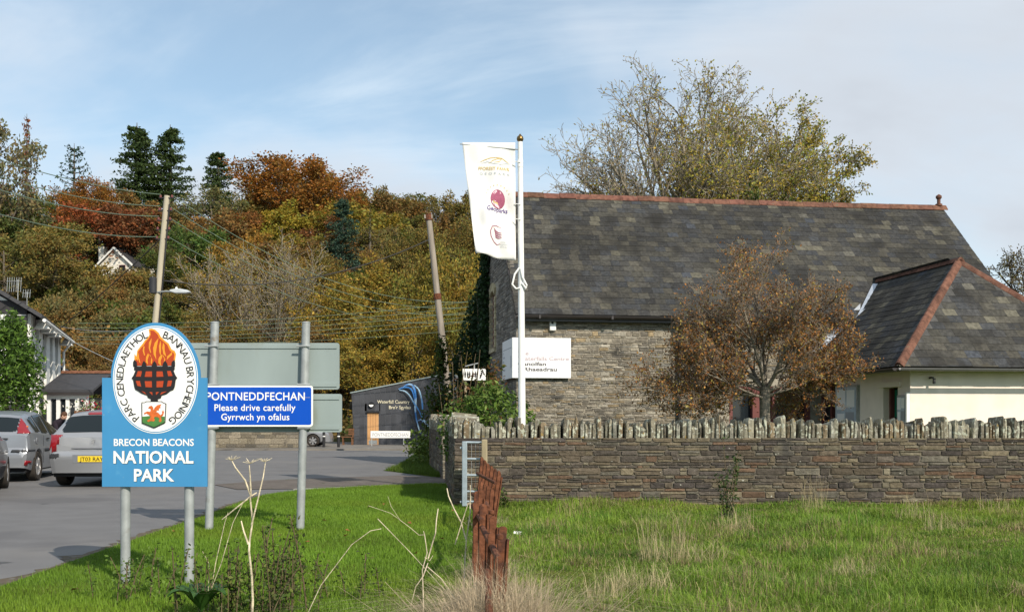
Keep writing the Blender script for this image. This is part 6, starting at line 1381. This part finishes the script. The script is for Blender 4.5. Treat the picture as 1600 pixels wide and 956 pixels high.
# ------------------------------------------------------------------ rowan in the garden
ROW = dict(n=[5, 6, 6, 5, 3], kids=[8, 8, 7, 4], first=[.15, .1, .1, .1], ang=[34, 38, 40, 42], ratio=[.62, .55, .5, .45], wig=[.07, .12, .16, .2, .25], up=[.02, .03, .03, .02, .0], end=[.5, .35, .35, .4, .5],
           start=[((0, 0, 1.85), (-.75, .1, .8), 2.1, .055), ((0, 0, 1.9), (.75, -.1, .95), 2.1, .055), ((0, 0, 1.9), (.15, .5, 1), 2.4, .05), ((-.02, 0, 1.9), (-.3, -.4, 1), 2.5, .05), ((0, 0, 1.85), (.35, -.5, .8), 2.0, .05), ((0, 0, 1.85), (-.95, .3, .35), 1.9, .045), ((0, 0, 1.85), (1.0, .2, .38), 1.9, .045), ((0, 0, 1.85), (-.2, .8, .6), 1.9, .05), ((0, 0, 1.75), (-1, .15, .16), 2.3, .035), ((0, 0, 1.75), (1, -.15, .3), 1.7, .03), ((0, 0, 1.7), (-.8, -.6, .16), 2.0, .03), ((0, 0, 1.7), (.7, .7, .18), 1.9, .03)], short=.35)
tR = make_tree_meshes(401, ROW, 1, .062, .07, [(.32, .135, .035), (.24, .10, .035), (.36, .19, .05), (.18, .09, .035), (.27, .21, .055)], None, 1, leaf_keep=lambda x, y, z: rnd.random() < (.27 if z > 3.4 else .50))
rw = empty('rowan_tree', (P(1196, 650, 20.3).x, 20.3, 0)); tag(rw, 'spreading rowan with russet leaves and pale trunk behind the field wall', 'tree')
MB().tube([(0, 0, -.1), (.01, 0, .8), (-.01, 0, 1.5), (0, 0, 1.95)], [.13, .105, .098, .10], 12).build('trunk', M['bark_birch'], rw, smooth=True)
ak = np.array([s[1] for s in tR[0] + tR[1]]); hx = np.percentile(np.abs(ak[:, 0]), 98); hz_ = ak[:, 2].max()
sx_, sz_ = 2.05 / hx, (5.25 - 1.85) / (hz_ - 1.85)
for nm, me in (('limbs', seg_mesh('limbs', tR[0], 6, M['bark_birch'])), ('branches', seg_mesh('branches', tR[1], 3, rmin=.0042, m_=mat('rowan_twig', (.20, .16, .12), .9, .3, 8))), ('crown', np_mesh('crown', *tR[2], M['leaf_attr']))):
    o = link(nm, me, rw); o.scale = (sx_, sx_, sz_); o.location = (0, 0, 1.85 - 1.85 * sz_)

# ------------------------------------------------------------------ shrubs and ivy near the gable
def leaf_mass(name, label, cat, loc, pts, size, cols, seed, stems=None, aspect=.5, m_='leaf_attr'):
    root = empty(name, loc); tag(root, label, cat); g = np.random.default_rng(seed); n = len(pts); pal = np.array(cols); tint = pal[g.integers(0, len(pal), n)] * g.uniform(.7, 1.3, (n, 1))
    v, f, t = leaf_quads(pts, size, seed, tint, aspect); link('foliage', np_mesh('foliage', v, f, t, M[m_]), root)
    if stems: link('stems', seg_mesh('stems', stems, 4, mat(name + '_stem', (.12, .09, .05), .9, .2)), root)
    return root
def ball(n, c, s, seed, shell=.55):
    g = np.random.default_rng(seed); a = g.normal(size=(n, 3)); a /= np.linalg.norm(a, axis=1)[:, None]; rr_ = (shell + (1 - shell) * g.random(n))[:, None]
    return a * rr_ * np.array(s) + np.array(c)
b0 = P(775, 650, 18.6); pts = np.concatenate([ball(1500, (0, 0, 1.15), (.75, .6, .85), 1), ball(900, (-.6, .1, 1.05), (.5, .5, .7), 2), ball(700, (.45, -.1, .95), (.45, .5, .6), 3), ball(500, (-.15, 0, 1.6), (.4, .4, .45), 4)])
stm = [((0, 0, 0), (dx_, dy_, 1.3), .03, .012) for dx_, dy_ in ((-.5, .1), (.4, 0), (0, .3), (-.1, -.3), (.2, .2), (-.8, .0))]
leaf_mass('rhododendron', 'glossy green rhododendron bush behind the field wall by the flagpole', 'bush', (b0.x, 18.6, 0), pts[pts[:, 2] > .05], .11, [(.07, .13, .02), (.11, .18, .03), (.14, .20, .04), (.05, .09, .018)], 5, stm, .38)
g = np.random.default_rng(6); n = 5200; yy = g.uniform(4.9, 7.35, n); zz = g.uniform(0, 1, n) ** .9; zt_ = np.minimum(rz_(4.9) + .25, EH + SL * np.maximum(7.3 - yy, 0) + .45); zz = 1.2 + zz * (zt_ - 1.2); pts = np.stack([-np.abs(g.normal(0, .12, n)) - .02 - .10 * (yy > 6.8), yy, zz], 1)
side = np.stack([g.uniform(-1.25, -.02, 2600), g.uniform(6.7, 7.8, 2600), 1.0 + g.random(2600) * 4.2], 1); side = side[(side[:, 0] > -.25 - (5.4 - side[:, 2]) * .28)]
pts = np.concatenate([pts, side]); pw = np.array([BWLD(a, b, c) for a, b, c in pts]); loc = BWLD(-.1, 6.5, 0)
leaf_mass('ivy', 'dark green ivy smothering the far half of the gable', 'ivy', loc, pw - np.array(loc), .13, [(.018, .04, .012), (.025, .055, .015), (.012, .03, .01)], 7, [((0, 0, 0), (.05, 0, 2.5), .05, .04), ((.05, 0, 2.5), (-.1, -.3, 5.0), .04, .02), ((0, 0, .5), (-.3, .4, 3), .04, .02)], .7)
br_ = [];
for i in range(14): a = rnd.uniform(-.6, .6); br_.append(((a, rnd.uniform(-.2, .2), 0), (a + rnd.uniform(-.4, .5), rnd.uniform(-.2, .2), rnd.uniform(1.6, 2.9)), .012, .006))
bp = P(735, 650, 23.2); leaf_mass('bramble', 'rusty brown bramble tangle climbing below the ivy by the gable', 'bush', (bp.x, 23.2, 0), np.concatenate([ball(700, (0, 0, 1.5), (.8, .4, .9), 8, .2), ball(300, (.5, 0, 2.1), (.35, .3, .7), 9, .1)]), .10, [(.12, .05, .02), (.09, .08, .02), (.14, .08, .025), (.06, .09, .02)], 10, br_)
vp = Vector((-2.5, 31.0, 0)); leaf_mass('climber', 'green climber and shrubs hiding the foot of the dark pole', 'bush', vp, np.concatenate([ball(1600, (.3, 0, 1.4), (.55, .5, 1.5), 11, .2), ball(500, (.35, 0, 3.1), (.22, .25, .8), 12, .2), ball(700, (.9, .2, 1.2), (.5, .5, 1.2), 13, .2)]), .13, [(.05, .085, .015), (.08, .11, .02), (.09, .07, .02), (.03, .06, .012)], 14, [((.3, 0, 0), (.3, 0, 2.5), .04, .02), ((.9, .2, 0), (.9, .2, 1.8), .03, .02)])
cp = P(10, 650, 27.5); pts = np.concatenate([ball(4200, (0, 0, 1.9), (1.0, .9, 2.0), 15, .5), ball(2200, (.15, 0, 2.8), (.85, .8, 1.2), 16, .5), ball(2000, (-.9, 0, 2.2), (.9, .8, 1.9), 17, .5), ball(600, (.1, 0, 3.7), (.4, .4, .6), 18, .4)])
leaf_mass('laurel', 'dense bright green evergreen shrub in front of the inn gable', 'shrub', (cp.x, 27.5, 0), pts[pts[:, 2] > 0], .15, [(.05, .10, .016), (.075, .145, .02), (.11, .19, .03), (.035, .07, .012)], 19, [((0, 0, 0), (0, 0, 2.5), .08, .04), ((0, 0, .5), (-.8, 0, 2.6), .05, .02), ((0, 0, .5), (.5, 0, 2.8), .05, .02)], .35)
gp_ = Vector((-2.75, 30.0, 0)); leaf_mass('gateway_weeds', 'bright weeds growing on the grass patch by the gateway wall', 'weeds', gp_, np.concatenate([ball(900, (.2, 0, .5), (.55, 3.5, .6), 20, .1), ball(260, (.3, 2, .9), (.3, .6, .5), 21, .1)]), .12, [(.09, .14, .02), (.13, .16, .03), (.06, .10, .015)], 22, [((0, 0, 0), (.25, .2, 1.3), .01, .006), ((.3, 1, 0), (-.35, .8, 1.5), .012, .008)])

# ------------------------------------------------------------------ grass
def blades(x, y, z0, h, w, tint, seed, lean=.5, seg2=True):
    g = np.random.default_rng(seed); n = len(x); az = g.uniform(0, 2 * np.pi, n); ln = np.abs(g.normal(0, lean, n)) * h
    dx_, dy_ = np.cos(az), np.sin(az); pxp = -np.sin(az + g.uniform(-.7, .7, n)) * w / 2; pyp = np.cos(az) * w / 2
    b = np.stack([x, y, z0], 1); sd = np.stack([pxp, pyp, np.zeros(n)], 1)
    mid = b + np.stack([dx_ * ln * .35, dy_ * ln * .35, h * .62], 1); tip = b + np.stack([dx_ * ln, dy_ * ln, h * np.clip(1 - .25 * (ln / h) ** 2, .3, 1)], 1)
    if seg2:
        V = np.stack([b - sd, b + sd, mid + sd * .7, mid - sd * .7, tip], 1).reshape(-1, 3); i = (np.arange(n) * 5)[:, None]
        F = np.concatenate([np.stack([i + 0, i + 1, i + 2], 2), np.stack([i + 0, i + 2, i + 3], 2), np.stack([i + 3, i + 2, i + 4], 2)], 1).reshape(-1, 3); T = np.repeat(tint, 3, 0)
    else:
        V = np.stack([b - sd, b + sd, tip], 1).reshape(-1, 3); F = np.arange(n * 3).reshape(-1, 3); T = tint
    return V, F, T
def vnoise(x, y, s, seed):
    g = np.random.default_rng(seed); o = 0
    for k in range(5): a = g.uniform(0, 6.28); f = s * (1 + .7 * k); o = o + np.sin((x * math.cos(a) + y * math.sin(a)) * f + g.uniform(0, 6.28)) / (1 + .4 * k)
    return o / 2.6
M['grass'] = mat('grass_blades', (1, 1, 1), .55, 0, tint='attr', spec=.25, transl=.3)
g = np.random.default_rng(31)
n = 230000; y = 6.2 + (20.3 - 6.2) * g.random(n) ** 1.15; e = np.array(edge(y)); x = e + (np.where(y < 15.5, -.15, -.95) - e) * g.random(n); k = (x > e + g.normal(.02, .035, n))
x, y = x[k], y[k]; n = len(x); pn = vnoise(x, y, 1.3, 1); tint = np.array((.135, .235, .022)) * (1 + .22 * pn[:, None] + g.normal(0, .16, (n, 1))) * np.array((1, 1, 1)) + np.clip(vnoise(x, y, .9, 2), 0, 1)[:, None] * np.array((.035, .012, 0)); tint = np.clip(tint, .01, .5)
V, F, T = blades(x, y, np.full(n, .01), .038 * g.uniform(.5, 1.5, n) * (1 + .25 * pn), .0045 + y * .00025, tint, 32, .5, False)
o = link('mown_grass', np_mesh('mown_grass', V, F, T, M['grass'])); tag(o, 'short bright green mown grass of the roadside verge', 'grass', kind='stuff')
n = 215000; y = 6.2 + (15.72 - 6.2) * g.random(n) ** 1.1; x = -.2 + g.random(n) * (.54 * y + 1.4)
nc = 520; cy = 6.2 + 9.4 * g.random(nc) ** 1.1; cx = -.1 + g.random(nc) * (.54 * cy + 1.3); cs = g.uniform(.06, .22, nc); ch_ = g.uniform(.7, 2.1, nc); cd = g.random(nc); ci = g.integers(0, nc, 120000)
x = np.concatenate([x, cx[ci] + g.normal(0, 1, 120000) * cs[ci]]); y = np.concatenate([y, np.minimum(cy[ci] + g.normal(0, 1, 120000) * cs[ci], 15.71)])
tuft = np.concatenate([np.ones(n), ch_[ci]]); tdry = np.concatenate([np.zeros(n), np.where(cd[ci] > .72, .5, np.where(cd[ci] < .3, -.5, 0))]); x = np.maximum(x, -.22); n = len(x)
pn = vnoise(x, y, .8, 3); p2_ = vnoise(x, y, 2.1, 4); p3_ = vnoise(x, y, .55, 8); hh_ = np.clip(.058 + .035 * pn + .03 * p2_, .02, .15) * g.uniform(.4, 1.6, n) * tuft * (1 + .5 * (y > 15.2))
dry = np.clip(vnoise(x, y, 1.1, 5) * .6 + .22 + .3 * np.clip((x - 2) / 6, 0, 1) + .35 * np.clip(p3_, 0, 1), 0, 1); isd = g.random(n) < np.clip(dry * .30 + tdry, .02, .95)
gcol = np.array((.195, .285, .034)) * (1 + .26 * p2_[:, None] + .18 * p3_[:, None]) + np.clip(p3_, -1, 1)[:, None] * np.array((.045, .012, .0)); gcol = np.where((tdry < -.1)[:, None], gcol * np.array((.6, .75, .8)), gcol)
tint = np.clip(np.where(isd[:, None], np.array((.40, .32, .16)) * g.choice([1, .8, .6], (n, 1)), gcol), .015, .6) * g.uniform(.6, 1.3, (n, 1))
V, F, T = blades(x, y, np.full(n, 0.), hh_, .0038 + y * .0003, tint, 33, .95)
o = link('field_grass', np_mesh('field_grass', V, F, T, M['grass'])); tag(o, 'longer uneven field grass mixed with dry straw in front of the wall', 'grass', kind='stuff')
n = 24000; y = 22.8 + 24 * g.random(n) ** 1.3; e = np.array(edge(np.clip(y, 23, 46))); x = e + (np.interp(y, [22.8, 28, 46], [-1.55, -2.2, -2.5]) - e) * g.random(n); tint = np.array((.10, .16, .02)) * g.uniform(.6, 1.3, (n, 1))
V, F, T = blades(x, y, np.array(gz(x, y)), .09 * g.uniform(.5, 1.6, n), np.full(n, .014), tint, 34, .5, False)
o = link('gateway_grass', np_mesh('gateway_grass', V, F, T, M['grass'])); tag(o, 'grass patch between road and gateway wall', 'grass', kind='stuff')

# tussocks of dry grass
M['straw'] = mat('straw', (1, 1, 1), .7, 0, tint='attr', spec=.2, transl=.25)
def tussock(label, c, n, rad_, h, lean, seed, col=(.52, .43, .25), w=.0032, group=None, name='dry_tussock'):
    g = np.random.default_rng(seed); a = g.uniform(0, 6.28, n); r_ = rad_ * np.sqrt(g.random(n)); x = r_ * np.cos(a); y = r_ * np.sin(a)
    t = np.array(col) * g.uniform(.55, 1.25, (n, 1)); V, F, T = blades(x, y, np.zeros(n), h * g.uniform(.35, 1.15, n), np.full(n, w), t, seed + 1, lean)
    o = link(name, np_mesh(name, V, F, T, M['straw']), None, (c[0], c[1], 0)); tag(o, label, 'grass tuft', group)
for i, (px, py, n, ra, h, ln) in enumerate([(1040, 880, 120, .24, .60, .55), (1000, 925, 260, .30, .28, 1.4), (1085, 880, 170, .28, .28, 1.3), (945, 945, 120, .16, .28, .8), (1150, 835, 120, .2, .40, .8), (1270, 800, 90, .18, .62, .4), (1480, 830, 90, .3, .34, 1.1), (1430, 812, 60, .25, .44, .8), (1560, 800, 60, .25, .4, .7), (1330, 905, 160, .25, .22, 1.0)]):
    d = 1.37 * 1600 / (py - 650); tussock(['tall straw coloured tussock in the field', 'broad flattened straw tussock at the foot of the tall one', 'straw and green tussock right behind the tall one', 'short straw tuft cut by the frame bottom', 'thin straw tuft by the dark sapling', 'tall thin seed stalks close to the field wall', 'broad dry tussock below the extension', 'dry tuft leaning against the wall foot', 'dry tuft at the wall foot under the cream wall', 'flattened dry tuft in the open field'][i], ((px - 800) / 1600 * d, d), n, ra, h, ln, 500 + i)
for i, (x, y, n, ra, h) in enumerate([(-.10, 6.0, 2600, .26, .50), (-.20, 7.0, 1500, .2, .36), (-.03, 5.2, 3600, .22, .72), (-.2, 8.6, 700, .2, .3), (-.22, 10.5, 350, .2, .25), (-.3, 12.6, 300, .25, .22)]):
    tussock(['wiry dead hay clump around the lower fence pales', 'grey brown hay clump on the verge side of the fence', 'dense dead hay at the near end of the rusty fence', 'hay tuft under the middle pales', 'thin dry tuft under the fence rails', 'thin dry tuft by the far pales'][i], (x, y), int(n * .7), ra, h * .9, 1.5, 540 + i, (.50, .40, .27), .0034, None, 'hay_clump')

# dead hogweed stalks and other stems
M['dead_stem'] = mat('dead_stem', (0.56, .48, .34), .8, .35, 22, bump=.4, bscale=60)
def stem(mb, pts, d, r0, r1):
    q = [P(px, py, d + (pt_[0] if (pt_ := ()) else 0)) for px, py in pts]; n = len(q); mb.tube(q, [r0 + (r1 - r0) * i / (n - 1) for i in range(n)], 7)
def stems_thing(name, label, cat, d, lines, m_='dead_stem', umbels=()):
    b = P(lines[0][0][0][0], 650, d); root = empty(name, (b.x, d, 0)); tag(root, label, cat)
    for i, (pts, r0, r1) in enumerate(lines):
        q = [P(px, py, d) - Vector((b.x, d, 0)) for px, py in pts]
        if i == 0: q[0] = Vector((q[0].x, 0, -.03))
        q = [p + Vector((0, .03 * math.sin(j * 1.7 + i), 0)) if j else p for j, p in enumerate(q)]
        MB().tube(q, [r0 + (r1 - r0) * j / (len(q) - 1) for j in range(len(q))], 7).build('stalk' if i == 0 else 'side_stalk', M[m_], root, smooth=True)
    for (px, py, s) in umbels:
        c = P(px, py, d) - Vector((b.x, d, 0)); mb = MB(); rr_ = random.Random(int(px))
        for k in range(13): a = k * 2.4; mb.tube([c, c + Vector((math.cos(a) * s * (.4 + .6 * (k % 3) / 2), math.sin(a) * s * (.4 + .6 * (k % 3) / 2), s * rr_.uniform(.1, .55)))], .0014, 4)
        mb.build('umbel', M[m_], root)
stems_thing('hogweed', 'tall pale dead hogweed with three umbels before the village sign', 'dead plant', 6.0, [([(391, 1010), (393, 940), (394, 900), (391, 860), (389, 845), (393, 815), (392, 775)], .0075, .005), ([(392, 775), (382, 750), (370, 730), (363, 720)], .006, .003), ([(392, 775), (392, 745), (391, 726)], .006, .003), ([(393, 820), (406, 775), (411, 745), (413, 722)], .005, .003), ([(391, 776), (370, 793), (345, 812)], .005, .003), ([(388, 850), (380, 830), (375, 814)], .006, .004), ([(392, 775), (399, 770)], .005, .004)], umbels=((362, 719, .05), (391, 724, .06), (413, 721, .045)))
stems_thing('dead_stem', 'reddish dead stem with one pale shoot in the middle of the verge', 'dead plant', 6.2, [([(660, 1010), (661, 940), (660, 890), (668, 862), (663, 835), (661, 830)], .0045, .002), ([(669, 872), (675, 850), (681, 832), (682, 812), (684, 795)], .0045, .003), ([(662, 835), (655, 835), (640, 822), (610, 802), (575, 790)], .002, .0012), ([(625, 812), (612, 790), (606, 775)], .0013, .0008), ([(661, 900), (650, 915), (641, 948)], .003, .002), ([(664, 870), (671, 876), (676, 868)], .0025, .0015), ([(661, 900), (668, 880)], .004, .003), ([(668, 885), (690, 905), (712, 935)], .003, .002)])
stems_thing('dead_stem', 'forked bone white dead stems beside the rusty fence', 'dead plant', 7.6, [([(724, 935), (726, 880), (729, 840), (735, 800), (734, 782)], .006, .004), ([(728, 842), (720, 815), (710, 795), (701, 775), (698, 763)], .006, .004), ([(711, 850), (722, 815), (732, 785)], .004, .003), ([(735, 783), (735, 757)], .004, .003)])
stems_thing('dead_stem', 'thin dry grass stems leaning beside the near signpost', 'dead plant', 7.0, [([(322, 1000), (335, 880), (352, 815), (358, 800)], .003, .002), ([(326, 930), (345, 880), (366, 815), (380, 785)], .003, .0015), ([(325, 930), (328, 880), (318, 860)], .002, .0015)])
stems_thing('dead_stem', 'long arched straw stem reaching over the mown verge', 'dead plant', 6.6, [([(466, 1000), (500, 915), (550, 850), (580, 828), (595, 826)], .003, .002), ([(590, 810), (640, 862), (700, 925)], .0025, .0015)])
def weed(name, label, c, n, h, sp, size, cols, seed, stemcol=(.10, .09, .04)):
    r = random.Random(seed); g = np.random.default_rng(seed); pts = []; st = []
    for i in range(n):
        a = r.uniform(0, 6.28); x0, y0 = sp * r.random() * math.cos(a), sp * r.random() * math.sin(a) * .7; hh_ = h * r.uniform(.5, 1.1); lx_, ly_ = r.gauss(0, .12) * h, r.gauss(0, .12) * h; p = Vector((x0, y0, 0))
        for k in range(8):
            q = Vector((x0 + lx_ * ((k + 1) / 8) ** 1.5, y0 + ly_ * ((k + 1) / 8) ** 1.5, hh_ * (k + 1) / 8)); st.append((tuple(p), tuple(q), .0045, .0035)); p = q
            for _ in range(5): pts.append((q.x + r.gauss(0, .028), q.y + r.gauss(0, .028), q.z + r.gauss(0, .02)))
    leaf_mass(name, label, 'weeds', (c[0], c[1], 0), np.array(pts), size, cols, seed, st, .55)
W1 = [(.07, .12, .02), (.10, .16, .028), (.08, .085, .03), (.11, .13, .028), (.055, .075, .025)]
weed('nettles', 'patch of dark nettles around the pale dead hogweed', (P(425, 650, 7.0).x, 7.0), 30, .66, .34, .034, W1, 601)
weed('nettles', 'thinner nettles between hogweed and the near signpost', (P(350, 650, 6.9).x, 6.9), 14, .42, .34, .034, W1, 602)
weed('nettles', 'nettles growing round the foot of the national park sign', (P(215, 650, 7.6).x, 7.6), 13, .36, .42, .032, [(.11, .18, .03), (.09, .15, .025), (.05, .09, .015)], 603)
weed('nettles', 'low nettles before the village sign right post', (P(520, 650, 7.6).x, 7.6), 9, .34, .4, .032, W1, 604)
weed('sapling', 'small dark leafy sapling before the field wall', (P(1140, 650, 13.4).x, 13.4), 9, 1.0, .12, .05, [(.03, .05, .015), (.05, .08, .02)], 605)
weed('weed_clump', 'green weed clump at the foot of the wall beside the gate', (P(775, 650, 15.2).x, 15.2), 12, .3, .25, .05, [(.08, .12, .02), (.05, .08, .015)], 606)
# broad dock leaves in the corner
dk_ = empty('dock_plant', (P(315, 650, 6.9).x, 6.9, 0)); tag(dk_, 'broad dark green dock leaves below the hogweed', 'plant')
M['dock'] = mat('dock_leaf', (.035, .09, .015), .45, .15, 12, spec=.4, transl=.15)
for i in range(7):
    a = i * .9 + .3; L_ = .24; q = MB(); n = 8
    for j in range(n + 1):
        f = j / n; w_ = .055 * math.sin(math.pi * f ** .8) + .003; rr_ = f * L_; z = .05 + .16 * math.sin(f * 2.2)
        c = Vector((math.cos(a) * rr_, math.sin(a) * rr_, z)); sd = Vector((-math.sin(a), math.cos(a), 0)) * w_
        q.v += [tuple(c - sd + Vector((0, 0, .015))), tuple(c), tuple(c + sd + Vector((0, 0, .015)))]
    for j in range(n):
        for k in range(2): q.f.append((j * 3 + k, j * 3 + k + 1, j * 3 + k + 4, j * 3 + k + 3))
    me = bpy.data.meshes.new('leaf'); me.from_pydata(q.v, [], q.f); me.update(); me.materials.append(M['dock']); link('leaf', me, dk_)
# fallen leaves on the verge
fl_ = MB(); M['fallen'] = mat('fallen_leaf', (.22, .085, .03), .8, .3, 30); lme = MB().add([(-.035, 0, .0), (-.01, -.022, .012), (.04, 0, .006), (-.005, .024, .016)], [(0, 1, 2, 3)]).mesh('fallen_leaf', M['fallen'])
for (px, py) in ((507, 816), (543, 832), (540, 840), (272, 833), (117, 926), (640, 820), (600, 790), (708, 800), (615, 812), (575, 795), (650, 868), (480, 850), (560, 900), (690, 845)):
    d = 1.37 * 1600 / (py - 650) * .985; o = link('fallen_leaf', lme, None, ((px - 800) / 1600 * d, d, .045)); o.rotation_euler = (rnd.uniform(-.4, .4), rnd.uniform(-.4, .4), rnd.uniform(0, 6)); tag(o, 'curled brown fallen leaf lying on the mown verge', 'leaf', 'fallen leaves on the verge')
